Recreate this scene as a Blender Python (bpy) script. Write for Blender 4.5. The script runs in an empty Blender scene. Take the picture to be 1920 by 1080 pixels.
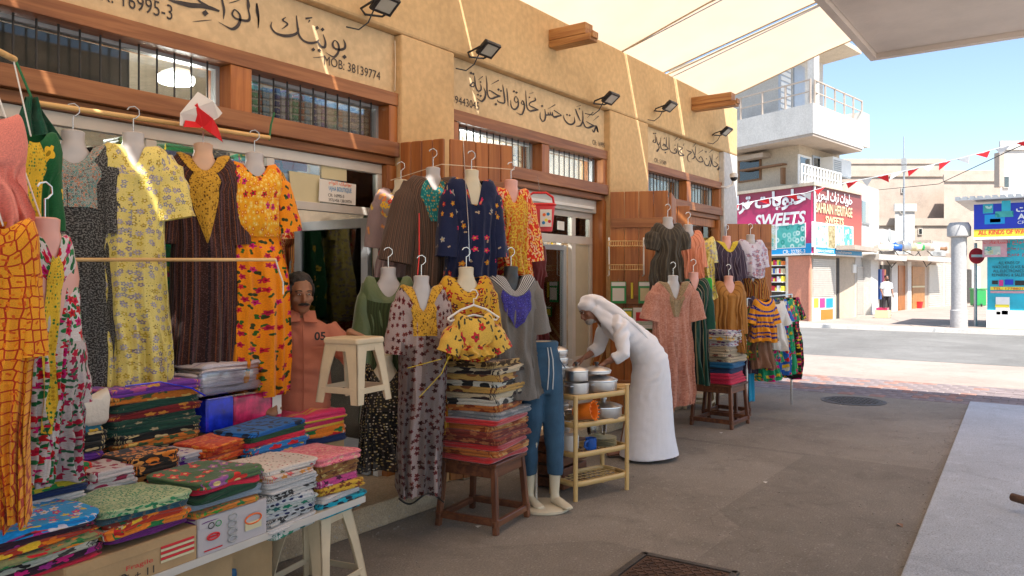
import bpy, bmesh, math, random
from mathutils import Vector, Matrix, noise
random.seed(7)
S = bpy.context.scene
C = S.collection
PI = math.pi
R = math.radians
# ---------------------------------------------------------------- camera
TH = R(36.04); FPX = 1450.0; HZ = 524.0; EYE = 1.6
CT, ST = math.cos(TH), math.sin(TH)
cd = bpy.data.cameras.new('camera'); cam = bpy.data.objects.new('camera', cd); C.objects.link(cam)
cam.location = (0, 0, EYE)
cam.rotation_euler = (PI/2, 0, TH - PI/2)
cd.sensor_width = 36.0; cd.lens = 36.0*FPX/1920.0
cd.shift_y = (HZ - 540.0)/1920.0
cd.clip_start = 0.05; cd.clip_end = 2000
S.camera = cam
# ---------------------------------------------------------------- light
SUNV = Vector((0.30, 0.44, -0.86)).normalized()      # the way the sunlight travels
w = bpy.data.worlds.new('World'); S.world = w; w.use_nodes = True
wn = w.node_tree; bg = wn.nodes['Background']
sky = wn.nodes.new('ShaderNodeTexSky'); sky.sky_type = 'NISHITA'; sky.sun_disc = False
sky.sun_elevation = math.asin(-SUNV.z); sky.sun_rotation = math.atan2(-SUNV.x, -SUNV.y)
sky.dust_density = 1.2; sky.air_density = 1.0; sky.ozone_density = 1.6
wn.links.new(sky.outputs[0], bg.inputs[0]); bg.inputs[1].default_value = 0.09
sl = bpy.data.lights.new('sun', 'SUN'); sl.energy = 3.6; sl.angle = R(0.53); sl.color = (1.0, 0.95, 0.87)
so = bpy.data.objects.new('sun', sl); C.objects.link(so)
so.rotation_euler = SUNV.to_track_quat('-Z', 'Y').to_euler()
vs = S.view_settings; vs.view_transform = 'Standard'; vs.look = 'None'; vs.gamma = 1.0; vs.use_curve_mapping = False
vs.exposure = 1.6
S.cycles.max_bounces = 8; S.cycles.diffuse_bounces = 5; S.cycles.transparent_max_bounces = 12
S.cycles.sample_clamp_indirect = 6.0; S.cycles.use_denoising = True

# ---------------------------------------------------------------- view geometry -> world points
def kk(u): return (u - 960.0)/FPX
def on_y(u, v, Y):
    k = kk(u); X = Y*(CT + k*ST)/(ST - k*CT); d = X*CT + Y*ST
    return Vector((X, Y, EYE + (HZ - v)*d/FPX))
def at_d(u, v, d):
    k = kk(u)
    return Vector((d*(CT + k*ST), d*(ST - k*CT), EYE + (HZ - v)*d/FPX))
def gnd(u, v, z=0.0):
    return at_d(u, v, (EYE - z)*FPX/(v - HZ))

# ---------------------------------------------------------------- object helpers
def tag(o, label=None, cat=None, group=None, kind=None):
    if label: o['label'] = label
    if cat: o['category'] = cat
    if group: o['group'] = group
    if kind: o['kind'] = kind
    return o
def thing(name, label, cat, loc=(0, 0, 0), rz=0.0, group=None):
    o = bpy.data.objects.new(name, None); C.objects.link(o)
    o.empty_display_size = 0.1; o.location = loc; o.rotation_euler = (0, 0, rz)
    return tag(o, label, cat, group)
def wmat(o):
    m = Matrix.LocRotScale(o.location, o.rotation_euler, o.scale)
    return wmat(o.parent) @ m if o.parent else m
def kids(o): return [c for c in o.children]
def dup(root, loc=None, rz=None, label=None, parent=None, scale=None, swap=None):
    c = root.copy(); C.objects.link(c)
    c.parent = parent
    if loc is not None: c.location = loc
    if rz is not None: c.rotation_euler = (0, 0, rz)
    if scale is not None: c.scale = (scale,)*3 if not isinstance(scale, tuple) else scale
    if label: c['label'] = label
    if swap and c.type == 'MESH':
        for i, s in enumerate(c.material_slots):
            if s.material and s.material.name in swap:
                c.data = c.data.copy(); c.data.materials[i] = swap[s.material.name]
    for ch in kids(root): dup(ch, parent=c, swap=swap)
    return c

class MB:
    """collects verts/faces (+uv) and links them as one mesh object"""
    def __init__(s): s.v = []; s.f = []; s.uv = {}; s.mi = []; s.cur = 0
    def face(s, idx, uv=None):
        s.f.append(tuple(idx)); s.mi.append(s.cur)
        if uv: s.uv[len(s.f) - 1] = uv
    def box(s, c, size, rz=0.0, M=None, cham=0.0):
        cx, cy, cz = c; a, b, h = (x/2 for x in size)
        m = M if M is not None else (Matrix.Translation((cx, cy, cz)) @ Matrix.Rotation(rz, 4, 'Z'))
        n = len(s.v)
        if cham <= 0:
            for z in (-h, h):
                for x, y in ((-a, -b), (a, -b), (a, b), (-a, b)): s.v.append(m @ Vector((x, y, z)))
            for q in ((3, 2, 1, 0), (4, 5, 6, 7), (0, 1, 5, 4), (1, 2, 6, 5), (2, 3, 7, 6), (3, 0, 4, 7)):
                s.face([n + i for i in q])
        else:
            k = min(cham, a*.45, b*.45, h*.45)
            def ring(A, B, z): return [(-A + k, -B, z), (A - k, -B, z), (A, -B + k, z), (A, B - k, z), (A - k, B, z), (-A + k, B, z), (-A, B - k, z), (-A, -B + k, z)]
            rs = [ring(a - k*.7, b - k*.7, -h), ring(a, b, -h + k), ring(a, b, h - k), ring(a - k*.7, b - k*.7, h)]
            for r_ in rs:
                for p in r_: s.v.append(m @ Vector(p))
            for j in range(3):
                for i in range(8):
                    i2 = (i + 1) % 8; s.face([n + j*8 + i, n + j*8 + i2, n + j*8 + 8 + i2, n + j*8 + 8 + i])
            s.face([n + i for i in range(7, -1, -1)]); s.face([n + 24 + i for i in range(8)])
        return s
    def span(s, p0, p1, cham=0.0):
        c = [(p0[i] + p1[i])/2 for i in range(3)]; d = [abs(p1[i] - p0[i]) for i in range(3)]
        return s.box(c, d, cham=cham)
    def bar(s, p0, p1, w, h, up=(0, 0, 1), cham=0.0):
        p0 = Vector(p0); p1 = Vector(p1); x = (p1 - p0); L = x.length; x.normalize()
        y = Vector(up).cross(x)
        if y.length < 1e-4: y = Vector((0, 1, 0)).cross(x)
        y.normalize(); z = x.cross(y)
        M = Matrix((x, y, z)).transposed().to_4x4(); M.translation = (p0 + p1)/2
        return s.box((0, 0, 0), (L, w, h), M=M, cham=cham)
    def tube(s, pts, r, n=8, cap=True, flat=1.0):
        pts = [Vector(p) for p in pts]
        rs = r if isinstance(r, (list, tuple)) else [r]*len(pts)
        base = len(s.v); pu = None
        for i, p in enumerate(pts):
            t = (pts[min(i + 1, len(pts) - 1)] - pts[max(i - 1, 0)])
            if t.length < 1e-9: t = Vector((0, 0, 1))
            t.normalize()
            if pu is None:
                u = t.cross(Vector((0, 0, 1)))
                if u.length < .05: u = t.cross(Vector((0, 1, 0)))
            else: u = pu - t*pu.dot(t)
            u.normalize(); pu = u; q = t.cross(u)
            for j in range(n):
                a = 2*PI*j/n; s.v.append(p + (u*math.cos(a) + q*math.sin(a)*flat)*rs[i])
        for i in range(len(pts) - 1):
            for j in range(n):
                j2 = (j + 1) % n
                s.face([base + i*n + j, base + i*n + j2, base + (i + 1)*n + j2, base + (i + 1)*n + j])
        if cap:
            s.face([base + j for j in range(n - 1, -1, -1)]); s.face([base + (len(pts) - 1)*n + j for j in range(n)])
        return s
    def lathe(s, prof, c=(0, 0, 0), n=24, M=None, sx=1.0, sy=1.0, cap=True):
        base = len(s.v); m = M if M is not None else Matrix.Translation(c)
        for r_, z in prof:
            for j in range(n):
                a = 2*PI*j/n; s.v.append(m @ Vector((r_*math.cos(a)*sx, r_*math.sin(a)*sy, z)))
        for i in range(len(prof) - 1):
            for j in range(n):
                j2 = (j + 1) % n
                s.face([base + i*n + j, base + i*n + j2, base + (i + 1)*n + j2, base + (i + 1)*n + j])
        if cap:
            s.face([base + j for j in range(n - 1, -1, -1)]); s.face([base + (len(prof) - 1)*n + j for j in range(n)])
        return s
    def grid(s, fn, nu, nv, closed=False, uvf=None, flip=False):
        base = len(s.v); cols = nu if closed else nu + 1
        for j in range(nv + 1):
            for i in range(cols): s.v.append(Vector(fn(i/nu, j/nv)))
        for j in range(nv):
            for i in range(nu):
                a = base + j*cols + i; b = base + j*cols + (i + 1) % cols; c = b + cols; d = a + cols
                q = [a, b, c, d]
                uv = [uvf(i/nu, j/nv), uvf((i + 1)/nu, j/nv), uvf((i + 1)/nu, (j + 1)/nv), uvf(i/nu, (j + 1)/nv)] if uvf else None
                if flip: q.reverse(); uv = uv[::-1] if uv else None
                s.face(q, uv)
        return s
    def prism(s, poly, z0, z1):
        n = len(s.v); k = len(poly)
        for z in (z0, z1):
            for x, y in poly: s.v.append(Vector((x, y, z)))
        s.face(list(range(n + k - 1, n - 1, -1))); s.face(list(range(n + k, n + 2*k)))
        for i in range(k):
            j = (i + 1) % k; s.face([n + i, n + j, n + k + j, n + k + i])
        return s
    def xf(s, M, start=0):
        for i in range(start, len(s.v)): s.v[i] = M @ s.v[i]
        return s
    def build(s, name, mats, parent=None, smooth=False, bevel=0.0, boxuv=False, angle=40):
        me = bpy.data.meshes.new(name)
        inv = wmat(parent).inverted() if parent else Matrix()
        me.from_pydata([inv @ Vector(p) for p in s.v], [], s.f)
        if not isinstance(mats, (list, tuple)): mats = [mats]
        for m in mats: me.materials.append(m)
        if len(mats) > 1: me.polygons.foreach_set('material_index', s.mi)
        if s.uv:
            ul = me.uv_layers.new(name='UVMap')
            for fi, uvs in s.uv.items():
                p = me.polygons[fi]
                for li, q in zip(p.loop_indices, uvs): ul.data[li].uv = q
        if smooth:
            me.polygons.foreach_set('use_smooth', [True]*len(me.polygons))
            if angle < 180: me.set_sharp_from_angle(angle=R(angle))
        me.validate(); me.update()
        o = bpy.data.objects.new(name, me); C.objects.link(o)
        if parent: o.parent = parent
        if bevel > 0:
            b = o.modifiers.new('bevel', 'BEVEL'); b.width = bevel; b.segments = 2; b.limit_method = 'ANGLE'
        return o
def share(o, parent, M=None, name=None):
    """another object on the same mesh data; M is a local matrix"""
    c = bpy.data.objects.new(name or o.name.split('.')[0], o.data); C.objects.link(c); c.parent = parent
    if M is not None: c.matrix_local = M
    return c

# ---------------------------------------------------------------- materials
def nt(name):
    m = bpy.data.materials.new(name); m.use_nodes = True
    t = m.node_tree; return m, t, t.nodes['Principled BSDF']
def N(t, typ, **kw):
    n = t.nodes.new(typ)
    for k, v in kw.items():
        if k.startswith('i_'): n.inputs[k[2:].replace('_', ' ')].default_value = v
        elif k.startswith('n_'): n.inputs[int(k[2:])].default_value = v
        else: setattr(n, k, v)
    return n
def L(t, a, b): t.links.new(a, b)
def col4(c): return (c[0], c[1], c[2], 1.0)
def sc(c, f): return tuple(min(1.0, x*f) for x in c)
def ramp(t, stops, interp='LINEAR'):
    r = t.nodes.new('ShaderNodeValToRGB'); r.color_ramp.interpolation = interp
    e = r.color_ramp.elements
    while len(e) > 1: e.remove(e[-1])
    e[0].position = stops[0][0]; e[0].color = col4(stops[0][1])
    for p, c in stops[1:]:
        x = e.new(p); x.color = col4(c)
    return r
def mixc(t, f, a, b, mode='MIX'):
    m = t.nodes.new('ShaderNodeMix'); m.data_type = 'RGBA'; m.blend_type = mode
    for s_, val in ((m.inputs[0], f), (m.inputs[6], a), (m.inputs[7], b)):
        if hasattr(val, 'node'): t.links.new(val, s_)
        elif isinstance(val, (int, float)): s_.default_value = val
        else: s_.default_value = col4(val)
    return m.outputs[2]
def mth(t, op, a, b=None, c=None, clamp=False):
    m = t.nodes.new('ShaderNodeMath'); m.operation = op; m.use_clamp = clamp
    for i, val in enumerate((a, b, c)):
        if val is None: continue
        if hasattr(val, 'node'): t.links.new(val, m.inputs[i])
        else: m.inputs[i].default_value = val
    return m.outputs[0]
def vmth(t, op, a, b=None):
    m = t.nodes.new('ShaderNodeVectorMath'); m.operation = op
    for i, val in enumerate((a, b)):
        if val is None: continue
        if hasattr(val, 'node'): t.links.new(val, m.inputs[i])
        else: m.inputs[i].default_value = val
    return m
def bumpn(t, b, h, strength, dist=0.01):
    n = N(t, 'ShaderNodeBump'); n.inputs['Strength'].default_value = strength; n.inputs['Distance'].default_value = dist
    L(t, h, n.inputs['Height']); L(t, n.outputs[0], b.inputs['Normal']); return n
def plain(name, c, rough=.6, metal=0.0, var=.12, vscale=6.0, bump=0.0, bscale=60.0, spec=.5, coat=0.0, trans=0.0):
    m, t, b = nt(name)
    b.inputs['Roughness'].default_value = rough; b.inputs['Metallic'].default_value = metal
    b.inputs['Specular IOR Level'].default_value = spec; b.inputs['Coat Weight'].default_value = coat
    tc = N(t, 'ShaderNodeTexCoord')
    n = N(t, 'ShaderNodeTexNoise', i_Scale=vscale, i_Detail=5.0, i_Roughness=.6); L(t, tc.outputs['Object'], n.inputs[0])
    r = ramp(t, [(.3, sc(c, 1 - var)), (.7, sc(c, 1 + var))]); L(t, n.outputs[0], r.inputs[0]); L(t, r.outputs[0], b.inputs['Base Color'])
    if bump > 0:
        n2 = N(t, 'ShaderNodeTexNoise', i_Scale=bscale, i_Detail=4.0); L(t, tc.outputs['Object'], n2.inputs[0]); bumpn(t, b, n2.outputs[0], bump)
    if trans > 0:
        tr = N(t, 'ShaderNodeBsdfTranslucent'); L(t, r.outputs[0], tr.inputs[0])
        mx = N(t, 'ShaderNodeMixShader'); mx.inputs[0].default_value = trans
        L(t, b.outputs[0], mx.inputs[1]); L(t, tr.outputs[0], mx.inputs[2]); L(t, mx.outputs[0], t.nodes['Material Output'].inputs[0])
    return m
def plaster(name, c, dirt=(.3, .22, .14), amt=.35, bump=.25, bs=30):
    m, t, b = nt(name); b.inputs['Roughness'].default_value = .93; b.inputs['Specular IOR Level'].default_value = .2
    g = N(t, 'ShaderNodeNewGeometry')
    n1 = N(t, 'ShaderNodeTexNoise', i_Scale=.9, i_Detail=6.0, i_Roughness=.65); L(t, g.outputs['Position'], n1.inputs[0])
    r1 = ramp(t, [(.3, sc(c, .86)), (.5, c), (.75, sc(c, 1.1))]); L(t, n1.outputs[0], r1.inputs[0])
    # vertical streaks of dirt
    mp = N(t, 'ShaderNodeMapping'); mp.inputs['Scale'].default_value = (5, 5, .5); L(t, g.outputs['Position'], mp.inputs[0])
    n2 = N(t, 'ShaderNodeTexNoise', i_Scale=1.4, i_Detail=6.0, i_Roughness=.7); L(t, mp.outputs[0], n2.inputs[0])
    f = ramp(t, [(.5, (0, 0, 0)), (.82, (amt,)*3)]); L(t, n2.outputs[0], f.inputs[0])
    cc = mixc(t, f.outputs[0], r1.outputs[0], dirt)
    n3 = N(t, 'ShaderNodeTexNoise', i_Scale=18.0, i_Detail=4.0); L(t, g.outputs['Position'], n3.inputs[0])
    f3 = ramp(t, [(.4, (.9,)*3), (.65, (1.04,)*3)]); L(t, n3.outputs[0], f3.inputs[0])
    L(t, mixc(t, 1.0, cc, f3.outputs[0], 'MULTIPLY'), b.inputs['Base Color'])
    n4 = N(t, 'ShaderNodeTexNoise', i_Scale=float(bs), i_Detail=7.0, i_Roughness=.65); L(t, g.outputs['Position'], n4.inputs[0]); bumpn(t, b, n4.outputs[0], bump, .012)
    return m
def wood(name, c1, c2, axis='Z', rough=.5, scale=1.0, coat=.0, bump=.15):
    m, t, b = nt(name); b.inputs['Roughness'].default_value = rough; b.inputs['Coat Weight'].default_value = coat
    tc = N(t, 'ShaderNodeTexCoord'); oi = N(t, 'ShaderNodeObjectInfo')
    s_ = {'X': (.7, 14, 14), 'Y': (14, .7, 14), 'Z': (14, 14, .7)}[axis]
    mp = N(t, 'ShaderNodeMapping'); mp.inputs['Scale'].default_value = tuple(q*scale for q in s_); L(t, tc.outputs['Object'], mp.inputs[0])
    off = vmth(t, 'ADD', mp.outputs[0], None); cb = N(t, 'ShaderNodeCombineXYZ')
    rr = mth(t, 'MULTIPLY', oi.outputs['Random'], 37.0)
    for i in range(3): L(t, rr, cb.inputs[i])
    L(t, cb.outputs[0], off.inputs[1])
    n = N(t, 'ShaderNodeTexNoise', i_Scale=1.6, i_Detail=7.0, i_Roughness=.62, i_Distortion=.6); L(t, off.outputs[0], n.inputs[0])
    r = ramp(t, [(.25, sc(c1, .75)), (.42, c1), (.6, c2), (.8, sc(c2, 1.08))]); L(t, n.outputs[0], r.inputs[0])
    n2 = N(t, 'ShaderNodeTexNoise', i_Scale=1.3, i_Detail=3.0); L(t, tc.outputs['Object'], n2.inputs[0])
    f2 = ramp(t, [(.3, (.78,)*3), (.7, (1.1,)*3)]); L(t, n2.outputs[0], f2.inputs[0])
    hv = mixc(t, 1.0, r.outputs[0], f2.outputs[0], 'MULTIPLY')
    hs = N(t, 'ShaderNodeHueSaturation'); L(t, hv, hs.inputs['Color']); L(t, mth(t, 'MULTIPLY_ADD', oi.outputs['Random'], .2, .9), hs.inputs['Value'])
    L(t, hs.outputs[0], b.inputs['Base Color']); bumpn(t, b, n.outputs[0], bump, .004)
    return m
def glassy(name, tint=(.9, .95, .95), refl=1.0, rough=.02):
    m, t, b = nt(name); t.nodes.remove(b)  # thin pane
    tr = N(t, 'ShaderNodeBsdfTransparent'); tr.inputs[0].default_value = col4(tint)
    gl = N(t, 'ShaderNodeBsdfGlossy'); gl.inputs['Roughness'].default_value = rough; gl.inputs[0].default_value = (1, 1, 1, 1)
    fr = N(t, 'ShaderNodeFresnel'); fr.inputs[0].default_value = 1.5
    mx = N(t, 'ShaderNodeMixShader'); L(t, mth(t, 'MULTIPLY', fr.outputs[0], refl*1.7, clamp=True), mx.inputs[0])
    L(t, tr.outputs[0], mx.inputs[1]); L(t, gl.outputs[0], mx.inputs[2]); L(t, mx.outputs[0], t.nodes['Material Output'].inputs[0])
    return m
def emit(name, c, s_):
    m, t, b = nt(name); b.inputs['Base Color'].default_value = col4(c)
    b.inputs['Emission Color'].default_value = col4(c); b.inputs['Emission Strength'].default_value = s_
    return m
FABN = [0]
def fabric(name, base, layers=(), stripes=None, var=.1, rough=.85, sheen=.15, gloss=False, speck=None, zig=None, trans=.0, weave=True, scale=1.0, bump=.5):
    """procedural printed cloth on UV metres. layers: (kind, cells per metre, radius 0-.5, [colours], centre colour or None, share of cells)
    stripes: (period m, [(pos, colour)...], axis) ; speck: (scale, colour, threshold)"""
    FABN[0] += 1
    m, t, b = nt(name); b.inputs['Roughness'].default_value = .42 if gloss else rough
    b.inputs['Specular IOR Level'].default_value = .5 if gloss else .2
    b.inputs['Sheen Weight'].default_value = sheen
    uvn = N(t, 'ShaderNodeUVMap'); 
    mp = N(t, 'ShaderNodeMapping'); mp.inputs['Location'].default_value = (FABN[0]*1.37, FABN[0]*2.11, 0); mp.inputs['Scale'].default_value = (scale, scale, 1); L(t, uvn.outputs[0], mp.inputs[0])
    uv = mp.outputs[0]
    n = N(t, 'ShaderNodeTexNoise', i_Scale=5.0, i_Detail=3.0); L(t, uv, n.inputs[0])
    r = ramp(t, [(.3, sc(base, 1 - var)), (.7, sc(base, 1 + var))]); L(t, n.outputs[0], r.inputs[0]); cc = r.outputs[0]
    if stripes:
        per, stops, ax = stripes
        sp = N(t, 'ShaderNodeSeparateXYZ'); L(t, uv, sp.inputs[0])
        q = mth(t, 'FRACT', mth(t, 'DIVIDE', sp.outputs[0 if ax == 'U' else 1], per))
        r2 = ramp(t, stops, 'CONSTANT'); L(t, q, r2.inputs[0]); cc = r2.outputs[0]
        if zig:
            pass
    if speck:
        n5 = N(t, 'ShaderNodeTexNoise', i_Scale=float(speck[0]), i_Detail=2.0, i_Roughness=.5); L(t, uv, n5.inputs[0])
        f5 = ramp(t, [(speck[2], (0, 0, 0)), (speck[2] + .03, (1, 1, 1))]); L(t, n5.outputs[0], f5.inputs[0])
        cc = mixc(t, f5.outputs[0], cc, speck[1])
    for (kind, cells, rad, cols, cen, dens) in layers:
        sv = vmth(t, 'SCALE', uv); sv.inputs['Scale'].default_value = cells*1.35
        vo = N(t, 'ShaderNodeTexVoronoi', i_Scale=1.0, i_Randomness=.65); vo.voronoi_dimensions = '2D'; L(t, sv.outputs[0], vo.inputs['Vector'])
        if kind == 'net':
            vo.feature = 'DISTANCE_TO_EDGE'; vo.inputs['Randomness'].default_value = .35
            cc = mixc(t, mth(t, 'LESS_THAN', vo.outputs['Distance'], rad), cc, cols[0]); continue
        sep = N(t, 'ShaderNodeSeparateColor'); L(t, vo.outputs['Color'], sep.inputs[0])
        if kind == 'dot': dist = vo.outputs['Distance']
        else:
            df = vmth(t, 'SUBTRACT', sv.outputs[0], vo.outputs['Position']); s3 = N(t, 'ShaderNodeSeparateXYZ'); L(t, df.outputs[0], s3.inputs[0])
            an = mth(t, 'ARCTAN2', s3.outputs[1], s3.outputs[0])
            an = mth(t, 'ADD', an, mth(t, 'MULTIPLY', sep.outputs[2], 6.0))
            pet = {'flower': 5.0, 'leaf': 2.0, 'star': 4.0, 'daisy': 8.0}[kind]; amp = {'flower': .25, 'leaf': .5, 'star': .4, 'daisy': .3}[kind]
            wv = mth(t, 'MULTIPLY_ADD', mth(t, 'COSINE', mth(t, 'MULTIPLY', an, pet)), -amp*rad, vo.outputs['Distance'])
            dist = wv
        on = mth(t, 'MULTIPLY', mth(t, 'LESS_THAN', dist, rad), mth(t, 'LESS_THAN', sep.outputs[1], dens))
        rc = ramp(t, [(i/len(cols), c) for i, c in enumerate(cols)], 'CONSTANT'); L(t, sep.outputs[0], rc.inputs[0])
        cc = mixc(t, on, cc, rc.outputs[0])
        if cen is not None:
            on2 = mth(t, 'MULTIPLY', mth(t, 'LESS_THAN', vo.outputs['Distance'], rad*.36), mth(t, 'LESS_THAN', sep.outputs[1], dens))
            cc = mixc(t, on2, cc, cen)
    # worn / uneven dye
    n7 = N(t, 'ShaderNodeTexNoise', i_Scale=220.0, i_Detail=1.0); L(t, uv, n7.inputs[0])
    f7 = ramp(t, [(.3, (.82,)*3), (.7, (1.08,)*3)]); L(t, n7.outputs[0], f7.inputs[0])
    cc = mixc(t, 1.0, cc, f7.outputs[0], 'MULTIPLY')
    L(t, cc, b.inputs['Base Color'])
    n6 = N(t, 'ShaderNodeTexNoise', i_Scale=22.0, i_Detail=5.0, i_Roughness=.6, i_Distortion=.8); L(t, uv, n6.inputs[0])
    bumpn(t, b, n6.outputs[0], bump, .008)
    if trans > 0:
        tr = N(t, 'ShaderNodeBsdfTransparent'); mx = N(t, 'ShaderNodeMixShader'); mx.inputs[0].default_value = trans
        L(t, b.outputs[0], mx.inputs[1]); L(t, tr.outputs[0], mx.inputs[2]); L(t, mx.outputs[0], t.nodes['Material Output'].inputs[0])
    return m
# ---------------------------------------------------------------- lettering
_txt = {}
def text_mesh(body, size, ext=0.0, bold=0.0, xs=1.0, shear=0.0):
    cu = bpy.data.curves.new('lettering', 'FONT'); cu.body = body; cu.size = size; cu.extrude = ext; cu.offset = bold; cu.shear = shear
    cu.align_x = 'CENTER'; cu.align_y = 'CENTER'; cu.resolution_u = 3
    o = bpy.data.objects.new('lettering', cu); C.objects.link(o)
    dg = bpy.context.evaluated_depsgraph_get(); dg.update()
    me = bpy.data.meshes.new_from_object(o.evaluated_get(dg)); bpy.data.objects.remove(o); bpy.data.curves.remove(cu)
    for v in me.vertices: v.co.x *= xs
    return me
def lettering(body, P, xdir, mat, size=None, width=None, height=None, parent=None, ext=0.001, bold=0.0, name='lettering', shear=0.0, up=(0, 0, 1)):
    """text centred at world P reading along xdir (unit, horizontal); fits width/height when given"""
    me = text_mesh(body, 1.0, 0, bold, shear=shear)
    xs = [v.co.x for v in me.vertices]; ys = [v.co.y for v in me.vertices]
    w_, h_ = max(xs) - min(xs), max(ys) - min(ys); cx, cy = (max(xs) + min(xs))/2, (max(ys) + min(ys))/2
    sx = width/w_ if width else (size or 1.0); sy = height/h_ if height else (sx if not size else size)
    if height and not width: sx = sy
    x = Vector(xdir).normalized(); y = Vector(up)
    nrm = x.cross(y)
    inv = wmat(parent).inverted() if parent else Matrix()
    P = Vector(P)
    for v in me.vertices: v.co = inv @ (P + x*((v.co.x - cx)*sx) + y*((v.co.y - cy)*sy) + nrm*0.002)
    me.materials.clear(); me.materials.append(mat)
    o = bpy.data.objects.new(name, me); C.objects.link(o)
    if parent: o.parent = parent
    return o
AR = {}
def arabic(s):
    """shape logical arabic text into presentation forms, reversed for left-to-right layout"""
    F = {'ا': ('\ufe8d', '\ufe8e'), 'ب': ('\ufe8f', '\ufe90', '\ufe91', '\ufe92'), 'ت': ('\ufe95', '\ufe96', '\ufe97', '\ufe98'), 'ث': ('\ufe99', '\ufe9a', '\ufe9b', '\ufe9c'),
         'ج': ('\ufe9d', '\ufe9e', '\ufe9f', '\ufea0'), 'ح': ('\ufea1', '\ufea2', '\ufea3', '\ufea4'), 'خ': ('\ufea5', '\ufea6', '\ufea7', '\ufea8'), 'د': ('\ufea9', '\ufeaa'),
         'ر': ('\ufead', '\ufeae'), 'س': ('\ufeb1', '\ufeb2', '\ufeb3', '\ufeb4'), 'ع': ('\ufec9', '\ufeca', '\ufecb', '\ufecc'), 'ف': ('\ufed1', '\ufed2', '\ufed3', '\ufed4'),
         'ق': ('\ufed5', '\ufed6', '\ufed7', '\ufed8'), 'ك': ('\ufed9', '\ufeda', '\ufedb', '\ufedc'), 'ل': ('\ufedd', '\ufede', '\ufedf', '\ufee0'), 'م': ('\ufee1', '\ufee2', '\ufee3', '\ufee4'),
         'ن': ('\ufee5', '\ufee6', '\ufee7', '\ufee8'), 'ه': ('\ufee9', '\ufeea', '\ufeeb', '\ufeec'), 'و': ('\ufeed', '\ufeee'), 'ي': ('\ufef1', '\ufef2', '\ufef3', '\ufef4'),
         'ة': ('\ufe93', '\ufe94'), 'ى': ('\ufeef', '\ufef0'), 'ص': ('\ufeb9', '\ufeba', '\ufebb', '\ufebc'), 'ط': ('\ufec1', '\ufec2', '\ufec3', '\ufec4')}
    out = []
    for i, ch in enumerate(s):
        if ch not in F: out.append(ch); continue
        prev = i > 0 and s[i - 1] in F and len(F[s[i - 1]]) == 4
        nxt = i + 1 < len(s) and s[i + 1] in F and len(F[ch]) == 4
        f = F[ch]
        out.append(f[3] if prev and nxt else f[1] if prev else f[2] if nxt else f[0])
    return ''.join(reversed(out))
# ================================================================ MATERIALS OF THE PLACE
M = {}
M['wall'] = plaster('ochre render', (.64, .44, .225), (.42, .29, .17), .2)
M['panel'] = plaster('sign render', (.67, .50, .29), (.4, .28, .17), .25, .15)
M['cream'] = plaster('cream render', (.56, .47, .36), (.4, .33, .26), .3, .15)
M['white'] = plaster('white render', (.60, .585, .55), (.5, .45, .38), .22, .1)
M['pinkwall'] = plaster('salmon render', (.62, .27, .18), (.4, .2, .15), .2, .1)
M['beige'] = plaster('far beige render', (.40, .32, .25), (.30, .24, .19), .35, .1)
M['woodX'] = wood('stained wood along x', (.25, .09, .03), (.36, .15, .055), 'X')
M['woodZ'] = wood('stained wood upright', (.32, .10, .02), (.43, .155, .035), 'Z', rough=.45, coat=.1)
M['woodY'] = wood('stained wood along y', (.34, .14, .04), (.5, .25, .08), 'Y')
M['woodD'] = wood('dark stool wood', (.10, .035, .018), (.19, .07, .03), 'X', rough=.4, coat=.2)
M['woodDZ'] = wood('dark stool wood upright', (.10, .035, .018), (.19, .07, .03), 'Z', rough=.4, coat=.2)
M['bamboo'] = wood('pale pole', (.62, .38, .14), (.75, .5, .22), 'X', rough=.4, bump=.05)
M['iron'] = plain('dark iron', (.05, .05, .05), .55, .6)
M['alu'] = plain('white aluminium', (.62, .58, .52), .38, .2, .06)
M['alu2'] = plain('greyed aluminium', (.42, .44, .47), .35, .4, .06)
M['glass'] = glassy('window glass', (.74, .78, .78), .7)
M['glass_t'] = glassy('transom glass', (.80, .84, .84), .35)
M['glassd'] = glassy('door glass', (.62, .66, .66), 1.3)
M['black'] = plain('black plastic', (.02, .02, .02), .45)
M['white_pl'] = plain('white plastic', (.75, .74, .70), .35, 0, .05)
M['grey_pl'] = plain('grey plastic', (.35, .36, .36), .5)
M['steel'] = plain('galvanised steel', (.5, .5, .5), .4, .8)
M['chrome'] = plain('steel wire', (.7, .7, .7), .25, .95)
M['paint_black'] = plain('black sign paint', (.05, .042, .04), .8, 0, .3, 20)
M['canvas'] = plain('shade canvas', (.75, .55, .39), .9, 0, .06, 1.6, .2, 160, .1, 0, .58)
M['hem'] = plain('canvas hem', (.62, .52, .36), .9, 0, .1, 8, .2, 160, .1, 0, .2)
M['shut'] = plain('shutter paint', (.58, .54, .48), .5, .2, .08)
M['red_pl'] = plain('red plastic', (.65, .02, .025), .3, 0, .06)
M['rope'] = plain('string', (.65, .55, .4), .9)

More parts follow.
